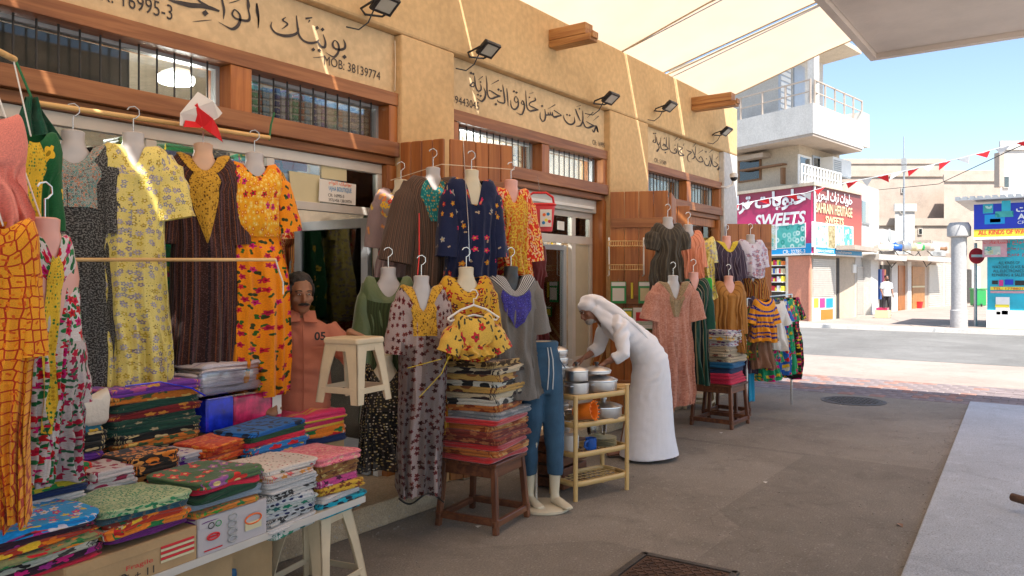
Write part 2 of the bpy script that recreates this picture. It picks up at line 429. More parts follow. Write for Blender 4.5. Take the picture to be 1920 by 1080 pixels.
def ramp_out(t, src, stops):
    r = ramp(t, stops); L(t, src, r.inputs[0]); return r.outputs[0]
def asphalt(name, c1, c2, sheen_r=.9, sc_=1.0, crack=True, chip=(.35, .33, .3)):
    m, t, b = nt(name); b.inputs['Roughness'].default_value = sheen_r; b.inputs['Specular IOR Level'].default_value = .25
    g = N(t, 'ShaderNodeNewGeometry'); P = g.outputs['Position']
    n = N(t, 'ShaderNodeTexNoise', i_Scale=.55*sc_, i_Detail=8.0, i_Roughness=.66, i_Distortion=.4); L(t, P, n.inputs[0])
    r = ramp(t, [(.3, c1), (.68, c2)]); L(t, n.outputs[0], r.inputs[0]); cc = r.outputs[0]
    n2 = N(t, 'ShaderNodeTexNoise', i_Scale=95.0, i_Detail=3.0, i_Roughness=.7); L(t, P, n2.inputs[0])
    f2 = ramp(t, [(.3, (.62,)*3), (.5, (1.0,)*3), (.72, (1.4,)*3)]); L(t, n2.outputs[0], f2.inputs[0]); cc = mixc(t, .8, cc, f2.outputs[0], 'MULTIPLY')
    # spilt stains and wheel dust
    n3 = N(t, 'ShaderNodeTexNoise', i_Scale=2.6, i_Detail=6.0, i_Roughness=.7, i_Distortion=1.0); L(t, P, n3.inputs[0])
    f3 = ramp(t, [(.52, (0, 0, 0)), (.66, (.28,)*3), (.85, (.6,)*3)]); L(t, n3.outputs[0], f3.inputs[0]); cc = mixc(t, f3.outputs[0], cc, sc(c1, .62))
    n8 = N(t, 'ShaderNodeTexNoise', i_Scale=7.0, i_Detail=7.0, i_Roughness=.75); L(t, P, n8.inputs[0])
    f8 = ramp(t, [(.55, (0, 0, 0)), (.8, (.5,)*3)]); L(t, n8.outputs[0], f8.inputs[0]); cc = mixc(t, f8.outputs[0], cc, sc(c2, 1.5))
    vo = N(t, 'ShaderNodeTexVoronoi', i_Scale=52.0); L(t, P, vo.inputs[0])
    sp_ = N(t, 'ShaderNodeSeparateColor'); L(t, vo.outputs['Color'], sp_.inputs[0])
    on = mth(t, 'MULTIPLY', mth(t, 'LESS_THAN', vo.outputs['Distance'], .34), mth(t, 'GREATER_THAN', sp_.outputs[0], .86)); cc = mixc(t, mth(t, 'MULTIPLY', on, .6), cc, chip)
    if crack:
        nd = N(t, 'ShaderNodeTexNoise', i_Scale=1.7, i_Detail=4.0); L(t, P, nd.inputs[0])
        wp = vmth(t, 'ADD', P, None); L(t, vmth(t, 'SCALE', nd.outputs['Color']).outputs[0], wp.inputs[1])
        vc = N(t, 'ShaderNodeTexVoronoi', i_Scale=.42); vc.feature = 'DISTANCE_TO_EDGE'; L(t, wp.outputs[0], vc.inputs[0])
        ck = mth(t, 'LESS_THAN', vc.outputs[0], .0016); cc = mixc(t, mth(t, 'MULTIPLY', ck, .22), cc, sc(c1, .35))
    vp = N(t, 'ShaderNodeTexVoronoi', i_Scale=.33); vp.distance = 'CHEBYCHEV'; L(t, P, vp.inputs[0]); s9 = N(t, 'ShaderNodeSeparateColor'); L(t, vp.outputs['Color'], s9.inputs[0])
    cc = mixc(t, 1.0 if crack else .15, cc, ramp_out(t, s9.outputs[0], [(0, (.88,)*3), (1, (1.1,)*3)]), 'MULTIPLY')
    L(t, cc, b.inputs['Base Color'])
    bumpn(t, b, n2.outputs[0], .55, .006); return m
M['asphalt'] = asphalt('brown asphalt', (.175, .155, .130), (.27, .245, .208), crack=True)
M['road'] = asphalt('grey road', (.13, .125, .118), (.20, .195, .185), crack=False)
M['slab'] = asphalt('concrete slab', (.36, .39, .43), (.46, .50, .55), crack=False, sc_=1.4, chip=(.25, .24, .22))
M['pale'] = asphalt('pinkish paving', (.27, .215, .185), (.36, .30, .26), crack=False)
M['dust'] = asphalt('dusty ground', (.26, .235, .20), (.34, .31, .27), crack=False)
M['paver'] = plain('paver', (.20, .16, .16), .9, 0, .3, 3.0, .4, 90)
M['paver2'] = plain('red paver', (.27, .15, .12), .9, 0, .3, 3.0, .4, 90)
M['step'] = asphalt('worn step', (.36, .27, .17), (.5, .39, .26), crack=False, sc_=2.5)

# ================================================================ GROUND
def sheet(name, poly, z, mat, thick=0.0):
    mb = MB(); n = len(poly)
    mb.v = [Vector((x, y, z)) for x, y in poly]; mb.face(range(n))
    return tag(mb.build(name, mat), kind='structure')
sheet('ground', [(-300, -300), (600, -300), (600, 300), (-300, 300)], -.004, M['dust'])
sheet('street', [(-12, -9), (11.45, -9), (11.45, 7), (-12, 7)], 0.0, M['asphalt'])
sheet('paving', [(13.45, -9), (16.6, -9), (17.4, 16), (13.45, 16)], 0.0, M['pale'])
sheet('road', [(16.6, -60), (25.6, -60), (27.2, 60), (17.4, 60)], 0.0, M['road'])
sheet('pavement', [(25.9, -30), (80, -30), (80, 5.6), (27.0, 7.6)], .06, M['pale'])
kb = MB(); kb.prism([(25.6, -30), (25.9, -30), (27.0, 7.6), (26.7, 7.6)], -.02, .12)
tag(kb.build('kerb', M['white']), kind='structure')
# raised concrete walk on the near right, under the canopy
wk = MB(); wk.prism([(-6, -3.4), (11.6, -3.4), (11.6, 1.10), (-6, .23)], -.05, .022); tag(wk.build('sidewalk', M['slab'], bevel=.01), kind='structure')
# paver band across the street: every block is a part
pv0 = None; root_pv = MB(); root_pv.v = [Vector((11.45, -9, -.012)), Vector((13.45, -9, -.012)), Vector((13.45, 7, -.012)), Vector((11.45, 7, -.012))]; root_pv.face(range(4))
band = tag(root_pv.build('paver_bed', M['dust']), kind='structure')
pb = MB(); pb.box((0, 0, 0), (.212, .192, .05), cham=.006); pa = pb.build('paver', M['paver'], band)
pb = MB(); pb.box((0, 0, 0), (.212, .192, .05), cham=.006); pb2 = pb.build('paver', M['paver2'], band)
cnt = 0; rest = MB()
for i in range(9):
    for j in range(-40, 36):
        x = 11.56 + i*.222; y = 2.2 + (j + .5*(i % 2))*.2
        inview = 1.0 < y < 4.8
        Mx = Matrix.Translation((x, y, -.022 + random.uniform(-.003, .003))) @ Matrix.Rotation(random.uniform(-.012, .012), 4, 'Z')
        if inview and cnt < 296:
            src = pa if random.random() < .7 else pb2
            share(src, band, Mx); cnt += 1
        elif -5 < y < 6.9: rest.box((0, 0, 0), (.212, .192, .05), M=Mx)
pa.location = (11.56, 6.9, -.022); pb2.location = (11.782, 6.9, -.022)
tag(rest.build('pavers', M['paver'], band), kind='stuff')
# drain covers
def round_cover(P, r_):
    t = thing('manhole_cover', 'round iron manhole cover set in the asphalt before the paver band', 'manhole cover', P)
    MB().lathe([(r_, -.02), (r_, .006), (r_ - .05, .009), (r_ - .05, -.01)], P, 40).build('rim', M['covermetal'], t)
    m = MB(); m.lathe([(r_ - .06, -.02), (r_ - .06, .008), (.001, .008)], P, 40)
    for i in range(-6, 7):
        for j in range(-6, 7):
            if math.hypot(i, j)*.055 < r_ - .1: m.box((P[0] + i*.055, P[1] + j*.055, .010), (.032, .032, .008), rz=PI/4*((i + j) % 2))
    m.build('lid', M['covermetal'], t)
M['covermetal'] = plain('worn cover metal', (.08, .07, .06), .55, .5, .35, 9, .5, 80)
M['rustmetal'] = plain('rusty cover metal', (.10, .055, .035), .7, .35, .4, 9, .6, 60)
round_cover(gnd(1600, 752), .40)
g0 = gnd(1258, 1086); t = thing('drain_cover', 'rusty square cast iron drain cover flush with asphalt at the bottom edge', 'drain cover', g0, .05)
m = MB(); Mx = Matrix.Translation(g0) @ Matrix.Rotation(.05, 4, 'Z') @ Matrix.Scale(.74, 4)
for a in range(4):
    q = Mx @ Matrix.Rotation(a*PI/2, 4, 'Z'); m.box((0, 0, 0), (.74, .05, .03), M=q @ Matrix.Translation((0, .36, 0)))
m.build('rim', M['covermetal'], t)
m = MB(); m.box((0, 0, 0), (.66, .66, .02), M=Mx @ Matrix.Translation((0, 0, -.004)))
for i in range(-6, 7):
    for j in range(-6, 7):
        q = Mx @ Matrix.Translation((i*.048, j*.048, .009)) @ Matrix.Rotation(PI/4 + PI/2*((i + j) % 2), 4, 'Z'); m.box((0, 0, 0), (.05, .014, .01), M=q)
m.build('lid', M['rustmetal'], t)

# ================================================================ SHOP BUILDING
YF = 4.0
bld = thing('shop_building', 'long ochre rendered shop row with three recessed shopfronts and painted Arabic signs', 'building', (0, YF, 0))
def wallbox(name, p0, p1, mat, bev=.014, parent=None):
    m = MB(); m.span(p0, p1); return m.build(name, mat, parent or bld, bevel=bev)
SH = [(-2.6, 4.12), (4.72, 7.28), (8.19, 10.59)]
wallbox('header_wall', (-2.6, YF, 3.41), (11.12, 4.4, 4.10), M['wall'], .02)
wallbox('pier', (4.12, YF, 0), (4.72, 4.4, 3.407), M['wall'])
wallbox('pier', (7.28, YF, 0), (8.19, 4.4, 3.407), M['wall'])
wallbox('pier', (10.59, YF, 0), (11.12, 4.4, 3.407), M['white'])  # end pier whitened: the sun falling on it is put into its colour
for a, b_ in SH: wallbox('sign_panel', (a, 4.075, 2.975), (b_, 4.36, 3.407), M['panel'], .004)
wallbox('end_wall', (11.12, 4.06, 0), (11.26, 9.0, 4.0), M['white'])
wallbox('roof_slab', (-2.6, 4.4, 3.75), (11.1, 9.0, 3.9), M['cream'])
wallbox('back_wall', (-2.6, 8.0, 0), (11.1, 8.2, 3.74), M['cream'])
wallbox('party_wall', (4.3, 4.42, 0), (4.5, 7.98, 3.74), M['cream'])
wallbox('party_wall', (7.6, 4.42, 0), (7.8, 7.98, 3.74), M['cream'])
M['tile'] = plain('shop floor tile', (.3, .27, .23), .35)
for a, b_ in ((-2.6, 4.3), (4.5, 7.6), (7.8, 11.1)): wallbox('floor_slab', (a, 4.36, 0), (b_, 7.98, .15), M['tile'], 0)
# beams and barred lights over the doors
WIN = [(0, [(-2.4, -.1), (.05, 2.72), (2.87, 4.03)]), (1, [(4.82, 6.03), (6.16, 7.2)]), (2, [(8.28, 9.38), (9.52, 10.5)])]
bar0 = MB().tube([(0, 0, -.135), (0, 0, .135)], .006, 6).build('bar', M['iron'])
def tbox(name, p0, p1, mat, parent, bev=.004):
    m = MB(); m.span(p0, p1); return m.build(name, mat, parent, bevel=bev)
winds = []
for si, ws in WIN:
    a, b_ = SH[si]
    tbox('beam', (a + .002, 4.032, 2.878), (b_ - .002, 4.3, 2.972), M['woodX'], bld)
    tbox('beam', (a + .002, 4.018, 2.50), (b_ - .002, 4.3, 2.607), M['woodX'], bld)
    tbox('beam', (a + .004, 4.062, 2.44), (b_ - .004, 4.3, 2.497), M['woodX'], bld)
    xs = [a] + [q for w_ in ws for q in w_] + [b_]
    for i in range(0, len(xs), 2):
        tbox('post', (xs[i] + .002, 4.04, 2.609), (xs[i + 1] - .002 if i else xs[i + 1], 4.28, 2.876), M['woodZ'], bld)
    for (x0, x1) in ws:
        wn_ = MB()
        for p0, p1 in (((x0, 4.15, 2.61), (x0 + .025, 4.2, 2.876)), ((x1 - .025, 4.15, 2.61), (x1, 4.2, 2.876)), ((x0 + .025, 4.15, 2.61), (x1 - .025, 4.2, 2.63)), ((x0 + .025, 4.15, 2.855), (x1 - .025, 4.2, 2.876))): wn_.span(p0, p1)
        wo = wn_.build('window', M['alu2'], bld); winds.append(wo)
        MB().span((x0 + .02, 4.17, 2.62), (x1 - .02, 4.176, 2.87)).build('pane', M['glass_t'], wo)
        n = int(round((x1 - x0)/.102)) if si == 0 else int(round((x1 - x0)/.095))
        for i in range(1, n): share(bar0, wo, Matrix.Translation((x0 + (x1 - x0)*i/n, 4.115, 2.743)), 'bar').location -= Vector((0, 0, 0))
for wo in winds:            # bars were given in world terms
    for c in wo.children:
        if c.name.startswith('bar'): c.matrix_local = wmat(wo).inverted() @ Matrix.Translation(c.location)
bpy.data.objects.remove(bar0)
# tapering plank-like corbels at the shop ends (reveal boards)
for x0, x1 in ((4.02, 4.118), (4.722, 4.80), (7.2, 7.278), (8.192, 8.27), (10.51, 10.588)):
    tbox('jamb', (x0, 4.05, .0), (x1, 4.3, 2.437), M['woodZ'], bld)
# step in front of the first shop
stp = MB(); stp.span((.2, 3.62, 0), (4.17, 4.35, .163)); tag(stp.build('step', M['step'], bevel=.012), kind='structure')
stp = MB(); stp.span((4.75, 3.93, 0), (10.5, 4.35, .12)); tag(stp.build('doorstep', M['step'], bevel=.012), kind='structure')
# roof beams
for u0, v0, Y1 in ((1036, 76, 3.55), (1300, 197, 3.42)):
    p = on_y(u0, v0, 4.0); m = MB()
    m.span((p.x - .07, Y1 + .05, p.z - .02), (p.x + .07, 4.0, p.z + .085)); m.span((p.x - .07, Y1, p.z - .085), (p.x + .07, 4.0, p.z - .022)); m.span((p.x - .05, Y1 - .02, p.z - .06), (p.x + .05, Y1, p.z + .0))
    m.build('roof_beam', M['woodY'], bld, bevel=.006)
# ---- brush lettering: a slanted nib swept along traced strokes on the sign plane
def brush(name, strokes, ox, oy, s_, Y, parent, mat, dots=(), nib=R(35)):
    m = MB(); cnt = [0]
    def wp(x, y, lift): 
        return on_y(ox + x/s_, oy + y/s_, Y) + Vector((0, -.0015 - lift*.00002, 0))
    for st in strokes:
        # catmull-rom smoothing of centreline and width
        P_ = [Vector((p[0], p[1], p[2])) for p in st]; pts = []
        for i in range(len(P_) - 1):
            a = P_[max(i - 1, 0)]; b_ = P_[i]; c = P_[i + 1]; d = P_[min(i + 2, len(P_) - 1)]
            for k in range(7):
                q = k/7; pts.append(.5*((2*b_) + (c - a)*q + (2*a - 5*b_ + 4*c - d)*q*q + (3*b_ - a - 3*c + d)*q**3))
        pts.append(P_[-1]); base = len(m.v); cnt[0] += 1
        for i, p in enumerate(pts):
            t_ = (pts[min(i + 1, len(pts) - 1)] - pts[max(i - 1, 0)]); ang = math.atan2(t_.y, t_.x)
            wdt = max(p.z, 4)*(.62 + .38*abs(math.sin(ang - nib)))/2; nx, ny = -math.sin(ang), math.cos(ang)
            m.v.append(wp(p.x + nx*wdt, p.y + ny*wdt, cnt[0])); m.v.append(wp(p.x - nx*wdt, p.y - ny*wdt, cnt[0]))
        for i in range(len(pts) - 1): m.face([base + 2*i, base + 2*i + 1, base + 2*i + 3, base + 2*i + 2])
    for x, y, r_ in dots:
        base = len(m.v); h = r_/2
        for dx, dy in ((-h, -.15*h), (.1*h, -h), (h, .15*h), (-.1*h, h)): m.v.append(wp(x + dx, y + dy, 60))
        m.face([base, base + 1, base + 2, base + 3])
    return m.build(name, mat, parent)
YP = 4.073
s1a = [[(8, 40, 20), (28, 180, 26), (25, 330, 8)],
       [(190, 258, 6), (178, 320, 22), (230, 390, 34), (330, 425, 44), (430, 420, 42), (495, 385, 28), (503, 330, 20)],
       [(480, 185, 12), (492, 300, 24), (510, 410, 28), (560, 480, 34), (640, 512, 38), (720, 500, 26), (748, 472, 12)],
       [(735, 490, 16), (765, 545, 36), (815, 562, 34), (825, 500, 24), (798, 410, 10)],
       [(355, 205, 8), (318, 240, 26), (375, 288, 24), (305, 348, 6)], [(588, 222, 30), (668, 210, 16)], [(640, 240, 22), (618, 272, 4)],
       [(680, 686, 5), (750, 682, 10), (820, 668, 5)],
       [(1040, 470, 10), (1062, 530, 26), (1050, 578, 32), (990, 592, 36), (930, 570, 32), (912, 520, 24), (938, 482, 14), (975, 515, 24), (988, 575, 24), (972, 635, 28), (930, 678, 30), (880, 658, 18), (828, 624, 5)]]
brush('sign_writing', s1a, 480, 0, 6.353, YP, bld, M['paint_black'], [(725, 332, 50), (790, 352, 50), (680, 590, 50), (752, 600, 46), (1052, 678, 56)])
s1b = [[(1800, 40, 16), (1800, 140, 26), (1822, 230, 24), (1815, 340, 6)],
       [(1685, -40, 14), (1700, 60, 42), (1700, 120, 22), (1715, 200, 26), (1695, 248, 38), (1600, 238, 38), (1535, 212, 32), (1506, 165, 24), (1535, 118, 22), (1590, 165, 26), (1602, 235, 32), (1570, 312, 44), (1505, 348, 40), (1430, 315, 20), (1340, 262, 5)],
       [(1465, 38, 6), (1540, 18, 16), (1605, -4, 6)], [(1385, -120, 22), (1385, 0, 28), (1408, 120, 32), (1400, 232, 6)], [(1030, 262, 4), (1140, 250, 14), (1258, 240, 6)],
       [(680, -60, 10), (750, 0, 24), (870, 32, 62), (1000, 62, 76), (1130, 72, 66), (1240, 95, 60), (1352, 135, 34)], [(1060, -60, 20), (1110, 10, 34), (1180, 60, 54), (1240, 95, 50)],
       [(300, -60, 30), (560, -30, 60), (700, -60, 20)]]
brush('sign_writing', s1b, 200, 0, 6.4, YP, bld, M['paint_black'], [(1180, 158, 82)])
s2a = [[(505, 362, 4), (585, 298, 16)], [(445, 288, 8), (455, 380, 22), (470, 480, 26), (505, 545, 30), (552, 530, 26), (558, 470, 18), (542, 428, 6)],
       [(452, 440, 14), (428, 398, 18), (388, 432, 28), (378, 458, 30), (425, 470, 24), (455, 445, 10)],
       [(600, 490, 8), (632, 570, 26), (622, 660, 34), (572, 718, 38), (520, 692, 20), (480, 660, 5)],
       [(640, 288, 8), (655, 420, 22), (660, 560, 24), (690, 650, 30), (740, 674, 36), (800, 652, 36), (885, 630, 26)], [(688, 552, 12), (700, 535, 20), (770, 575, 34), (825, 612, 36), (885, 632, 20)],
       [(720, 436, 4), (855, 364, 20)], [(920, 438, 8), (940, 560, 24), (957, 700, 28), (945, 748, 24), (890, 742, 32), (842, 720, 22), (832, 690, 6)],
       [(990, 500, 10), (1005, 650, 24), (1015, 805, 6)],
       [(1186, 700, 16), (1182, 800, 28), (1125, 855, 32), (1070, 812, 22), (1056, 700, 6)], [(1135, 640, 14), (1118, 690, 18), (1150, 742, 16), (1184, 700, 18), (1152, 642, 14), (1135, 640, 12)],
       [(1262, 700, 12), (1236, 750, 18), (1275, 772, 16), (1272, 712, 14), (1290, 790, 24), (1282, 860, 28), (1240, 942, 24), (1150, 905, 4)],
       [(1310, 538, 8), (1318, 700, 20), (1335, 830, 24), (1385, 882, 30), (1450, 872, 38), (1525, 862, 26)], [(500, 560, 5), (530, 575, 8)]]
brush('sign_writing', s2a, 840, 110, 9, YP, bld, M['paint_black'], [(385, 242, 52), (425, 258, 46), (545, 395, 34), (505, 607, 42), (550, 627, 42), (805, 768, 52), (850, 522, 46), (892, 543, 40), (1110, 552, 44), (1155, 572, 44)])
s2b = [[(262, 412, 20), (170, 368, 30), (112, 332, 20), (130, 288, 22), (212, 252, 28), (205, 205, 18)], [(108, 138, 4), (180, 124, 12)],
       [(420, 402, 4), (550, 325, 20)], [(370, 400, 12), (386, 500, 24), (372, 580, 28), (335, 607, 22), (295, 540, 20), (296, 448, 6)],
       [(385, 495, 22), (425, 498, 30), (430, 450, 8)], [(425, 498, 28), (462, 494, 30), (462, 440, 8)], [(462, 494, 26), (500, 498, 32), (497, 446, 8)],
       [(500, 500, 26), (530, 524, 22), (585, 522, 34), (655, 508, 22)], [(525, 420, 26), (590, 462, 26), (655, 506, 20)], [(500, 500, 20), (540, 548, 18), (600, 520, 22)],
       [(690, 498, 6), (702, 570, 22), (760, 642, 36), (830, 658, 34), (876, 612, 26), (868, 530, 6)],
       [(890, 398, 16), (922, 490, 28), (972, 602, 16)], [(903, 362, 4), (980, 338, 10)], [(898, 690, 8), (970, 682, 28), (1006, 622, 24), (1017, 540, 20), (1010, 428, 8)],
       [(1008, 590, 16), (1050, 690, 28), (1100, 717, 32), (1160, 697, 42), (1210, 680, 24)], [(1072, 608, 16), (1125, 642, 26), (1205, 682, 28)],
       [(1083, 552, 4), (1190, 453, 16)], [(1190, 597, 4), (1280, 518, 16)], [(1170, 745, 12), (1200, 788, 24), (1238, 700, 30), (1268, 788, 26), (1244, 688, 24), (1200, 692, 14)]]
brush('sign_writing', s2b, 980, 160, 9, YP, bld, M['paint_black'], [(112, 202, 34), (325, 350, 44), (745, 496, 38), (790, 506, 38), (955, 396, 34)])
s3 = [[(165, 200, 6), (172, 330, 16), (128, 318, 18), (150, 285, 12)], [(188, 240, 6), (200, 340, 16), (225, 375, 18), (240, 330, 8)], [(215, 360, 6), (232, 425, 18), (198, 484, 20), (182, 462, 4)],
      [(260, 255, 6), (262, 420, 16), (315, 460, 22), (382, 442, 24)], [(290, 395, 10), (325, 365, 18), (385, 440, 18)], [(355, 245, 6), (352, 380, 16), (330, 395, 14), (300, 350, 6)], [(398, 248, 6), (402, 455, 18)],
      [(488, 302, 4), (540, 248, 14)], [(558, 302, 4), (622, 248, 14)], [(415, 458, 6), (440, 500, 18), (500, 515, 22), (530, 490, 16), (512, 440, 16), (490, 460, 10), (530, 500, 12)],
      [(545, 348, 6), (552, 470, 14), (582, 548, 22), (655, 550, 22)], [(560, 400, 8), (625, 425, 16), (580, 480, 18), (650, 548, 18)], [(652, 345, 4), (640, 390, 10)],
      [(690, 455, 10), (730, 480, 22), (775, 500, 18), (715, 560, 14), (720, 640, 12), (760, 665, 6)],
      [(785, 450, 16), (832, 545, 14)], [(850, 400, 6), (838, 540, 14), (815, 600, 20), (780, 612, 10)], [(838, 560, 10), (870, 622, 16), (920, 662, 22), (972, 645, 18), (935, 572, 14), (902, 610, 12)],
      [(800, 412, 4), (852, 348, 12)], [(888, 522, 4), (972, 458, 12)], [(1068, 512, 4), (1132, 458, 12)], [(990, 645, 6), (1010, 708, 20), (1062, 722, 20), (1088, 640, 8)],
      [(1085, 558, 14), (1115, 672, 12)], [(1130, 535, 6), (1118, 660, 14), (1088, 745, 14)], [(1125, 650, 10), (1140, 720, 16), (1190, 742, 22), (1228, 700, 18)], [(1162, 655, 10), (1220, 700, 18)], [(1185, 620, 4), (1225, 570, 10)],
      [(1210, 770, 12), (1228, 800, 18), (1250, 735, 22), (1268, 785, 18)]]
brush('sign_writing', s3, 1210, 230, 9, YP, bld, M['paint_black'], [(140, 182, 30), (168, 182, 26), (335, 505, 30), (320, 262, 26), (1020, 492, 30), (1030, 610, 24), (205, 455, 26), (498, 380, 22)])
lettering('MOB: 38139774', on_y(662, 128, YP), (1, 0, 0), M['paint_black'], width=.52, height=.062, parent=bld, name='sign_writing')
lettering('CR: 16995-3', on_y(247, 2, YP), (1, 0, 0), M['paint_black'], width=.46, height=.085, parent=bld, name='sign_writing')
lettering('39443045', on_y(873, 192, YP), (1, 0, 0), M['paint_black'], width=.36, height=.065, parent=bld, name='sign_writing')
lettering('CR: 16995-1', on_y(1124, 270, YP), (1, 0, 0), M['paint_black'], width=.30, height=.05, parent=bld, name='sign_writing')
lettering('CR: 51509', on_y(1238, 303, YP), (1, 0, 0), sign_soft if 'sign_soft' in globals() else M['paint_black'], width=.34, height=.05, parent=bld, name='sign_writing')
# hairline conduit on the pier reveal
MB().tube([(4.10, 4.05, 2.99), (4.105, 4.05, 3.2), (4.10, 4.05, 3.36)], .004, 6).build('wire', M['rope'], bld)
# ---- floodlights
def floodlight(u, v, lab):
    p = on_y(u, v, 3.80); t = thing('floodlight', lab, 'floodlight', p, 0, 'floodlights over the shop signs')
    Mx = Matrix.Translation(p) @ Matrix.Rotation(R(-38), 4, 'X')
    m = MB(); Mx = Mx @ Matrix.Scale(.74, 4); m.box((0, 0, 0), (.26, .19, .035), M=Mx, cham=.008)
    for i in range(-5, 6): m.box((0, 0, 0), (.006, .16, .02), M=Mx @ Matrix.Translation((i*.021, 0, .026)))
    m.build('housing', M['black'], t)
    MB().box((0, 0, 0), (.19, .13, .006), M=Mx @ Matrix.Translation((0, 0, -.019))).build('lens', M['lens'], t)
    fr = MB()
    for a in (-1, 1): fr.box((0, 0, 0), (.24, .022, .012), M=Mx @ Matrix.Translation((0, a*.078, -.021))); fr.box((0, 0, 0), (.022, .134, .012), M=Mx @ Matrix.Translation((a*.108, 0, -.021)))
    fr.build('bezel', M['black'], t)
    b2 = MB(); b2.tube([p + Vector((-.10, 0, 0)), p + Vector((-.10, .13, -.03)), p + Vector((0, .195, -.03))], .008, 6); b2.tube([p + Vector((.10, 0, 0)), p + Vector((.10, .13, -.03)), p + Vector((0, .195, -.03))], .008, 6); b2.build('bracket', M['iron'], t)
    MB().tube([p + Vector((-.05, .05, -.03)), p + Vector((-.06, .1, -.12)), p + Vector((-.1, .15, -.17)), p + Vector((-.17, .2, -.16))], .005, 6).build('cable', M['black'], t)
M['lens'] = plain('lamp lens', (.45, .42, .34), .12, 0, .1)
for u, v, lab in ((722, 8, 'black floodlight above the nearest sign by the phone number'), (916, 92, 'black floodlight at the left end of the middle sign'), (1145, 184, 'black floodlight at the right end of the middle sign'),
                  (1256, 199, 'black floodlight at the left end of the farthest sign'), (1362, 246, 'black floodlight at the wall corner beside the farthest sign')): floodlight(u, v, lab)
# security camera on a curved arm
p = on_y(1376, 330, 3.85); t = thing('security_camera', 'white dome security camera on curved arm at end of the shop wall', 'camera', p)
MB().tube([on_y(1352, 350, 4.0), on_y(1362, 352, 3.93), on_y(1373, 347, 3.87), p + Vector((0, 0, -.03))], .014, 8).build('arm', M['white_pl'], t, smooth=True)
MB().lathe([(.03, -.03), (.055, -.02), (.055, .03), (.03, .045)], p, 16).build('housing', M['white_pl'], t, smooth=True)
MB().lathe([(.002, -.075), (.03, -.066), (.045, -.045), (.05, -.02)], p, 16).build('dome', M['black'], t, smooth=True)

# ================================================================ SHADE SAILS
def zsail(y): 
    s_ = 4 - y
    return 4.19 + (.27*s_ if s_ < 2.2 else .594 + .08*(s_ - 2.2))
def sail(x0, x1, lab, y1=-3.5, corner=None):
    def fn(a, b_):
        y = 4.16 + (y1 - 4.16)*b_; x = x0 + (x1 - x0)*a
        z = zsail(y) - .055*math.sin(a*PI)*math.sin(min(1, b_*1.0)*PI)**.5 + .006*noise.noise(Vector((x*3, y*2, 0)))
        x += (a - .5)*2*.11*min(1.0, max(0.0, (1.9 - y)*4)); z += .01*a*min(1.0, max(0.0, (1.9 - y)*4))
        if corner and a > .5:
            k = (a - .5)*2; z -= .09*k*max(0, 1 - b_*5); x -= .28*k*max(0, 1 - b_*3)*0
        return (x, y, z)
    m = MB(); m.grid(fn, 14, 40)
    t = thing('shade_sail', lab, 'shade sail', (x0, 4.1, 4.2), 0, 'cream shade sails over the lane')
    m.build('canvas', M['canvas'], t, smooth=True)
    for a in (0, 1):
        MB().tube([Vector(fn(a, k/20)) for k in range(21)], .012, 6).build('hem', M['hem'], t)
sail(-6, -1.25, 'cream canvas shade sail behind the camera end of the lane')
sail(-1.2, 1.02, 'cream canvas shade sail over the camera, before the near light slit')
sail(1.07, 2.98, 'cream canvas shade sail over the near end of the lane')
sail(3.03, 4.62, 'cream canvas sail above the nearest sign, next to the near light slit')
sail(4.67, 7.57, 'widest cream canvas sail seen over the middle sign', corner=True)
sail(7.62, 8.83, 'narrow cream canvas sail between two slits above the far sign')
sail(8.94, 10.52, 'outermost cream canvas sail with its free edge against the sky', corner=True)
for x, lab in ((7.6, 'steel cable between cream sails above the middle sign'), (8.9, 'steel cable in the wide slit between the two far sails')):
    tag(MB().tube([(x, 4.05, 4.1), (x, 2, 4.7), (x, -3.5, 5.2)], .006, 6).build('cable', M['steel']), lab, 'cable')
M['conc0'] = plaster('column concrete', (.5, .45, .38), (.35, .3, .25), .3, .2)
# dark canopy over the right-hand walk, carried by unseen columns that let sky light in
cn = thing('canopy', 'flat grey brown canopy over the right-hand pavement, cut off by the frame', 'canopy', (1, -3.3, 3.5))
M['canopy'] = plain('canopy boards', (.74, .63, .54), .85, 0, .12, 1.5, .2, 40)
ci = MB(); ci.prism([(-6, -3.4), (6.83, -3.4), (6.83, 1.30), (-6, 1.30)], 3.44, 3.56); ci.build('roof_panel', M['canopy'], cn)
ci = MB(); ci.prism([(6.835, -3.4), (6.9, -3.4), (6.9, 1.36), (-6, 1.36), (-6, 1.305), (6.835, 1.305)], 3.40, 3.60); ci.build('fascia', M['woodgrey'] if 'woodgrey' in M else M['canopy'], cn)
for x in range(-5, 7, 2): MB().span((x, -3.38, 3.36), (x + .08, 1.3, 3.437)).build('joist', M['canopy'], cn) if x < 5 else None
for i, x in enumerate((-4.5, -1.5, 1.5, 4.5)):
    cx_ = thing('canopy_column', ('square concrete column carrying the near end of the canopy', 'second square column from the near end of the canopy', 'third square column from the near end of the canopy', 'far square column carrying the canopy')[i], 'column', (x, -3.2, .07)); wallbox('shaft', (x - .14, -3.34, .07), (x + .14, -3.06, 3.30), M['conc0'], .01, cx_); wallbox('capital', (x - .18, -3.38, 3.302), (x + .18, -3.02, 3.355), M['conc0'], .004, cx_)

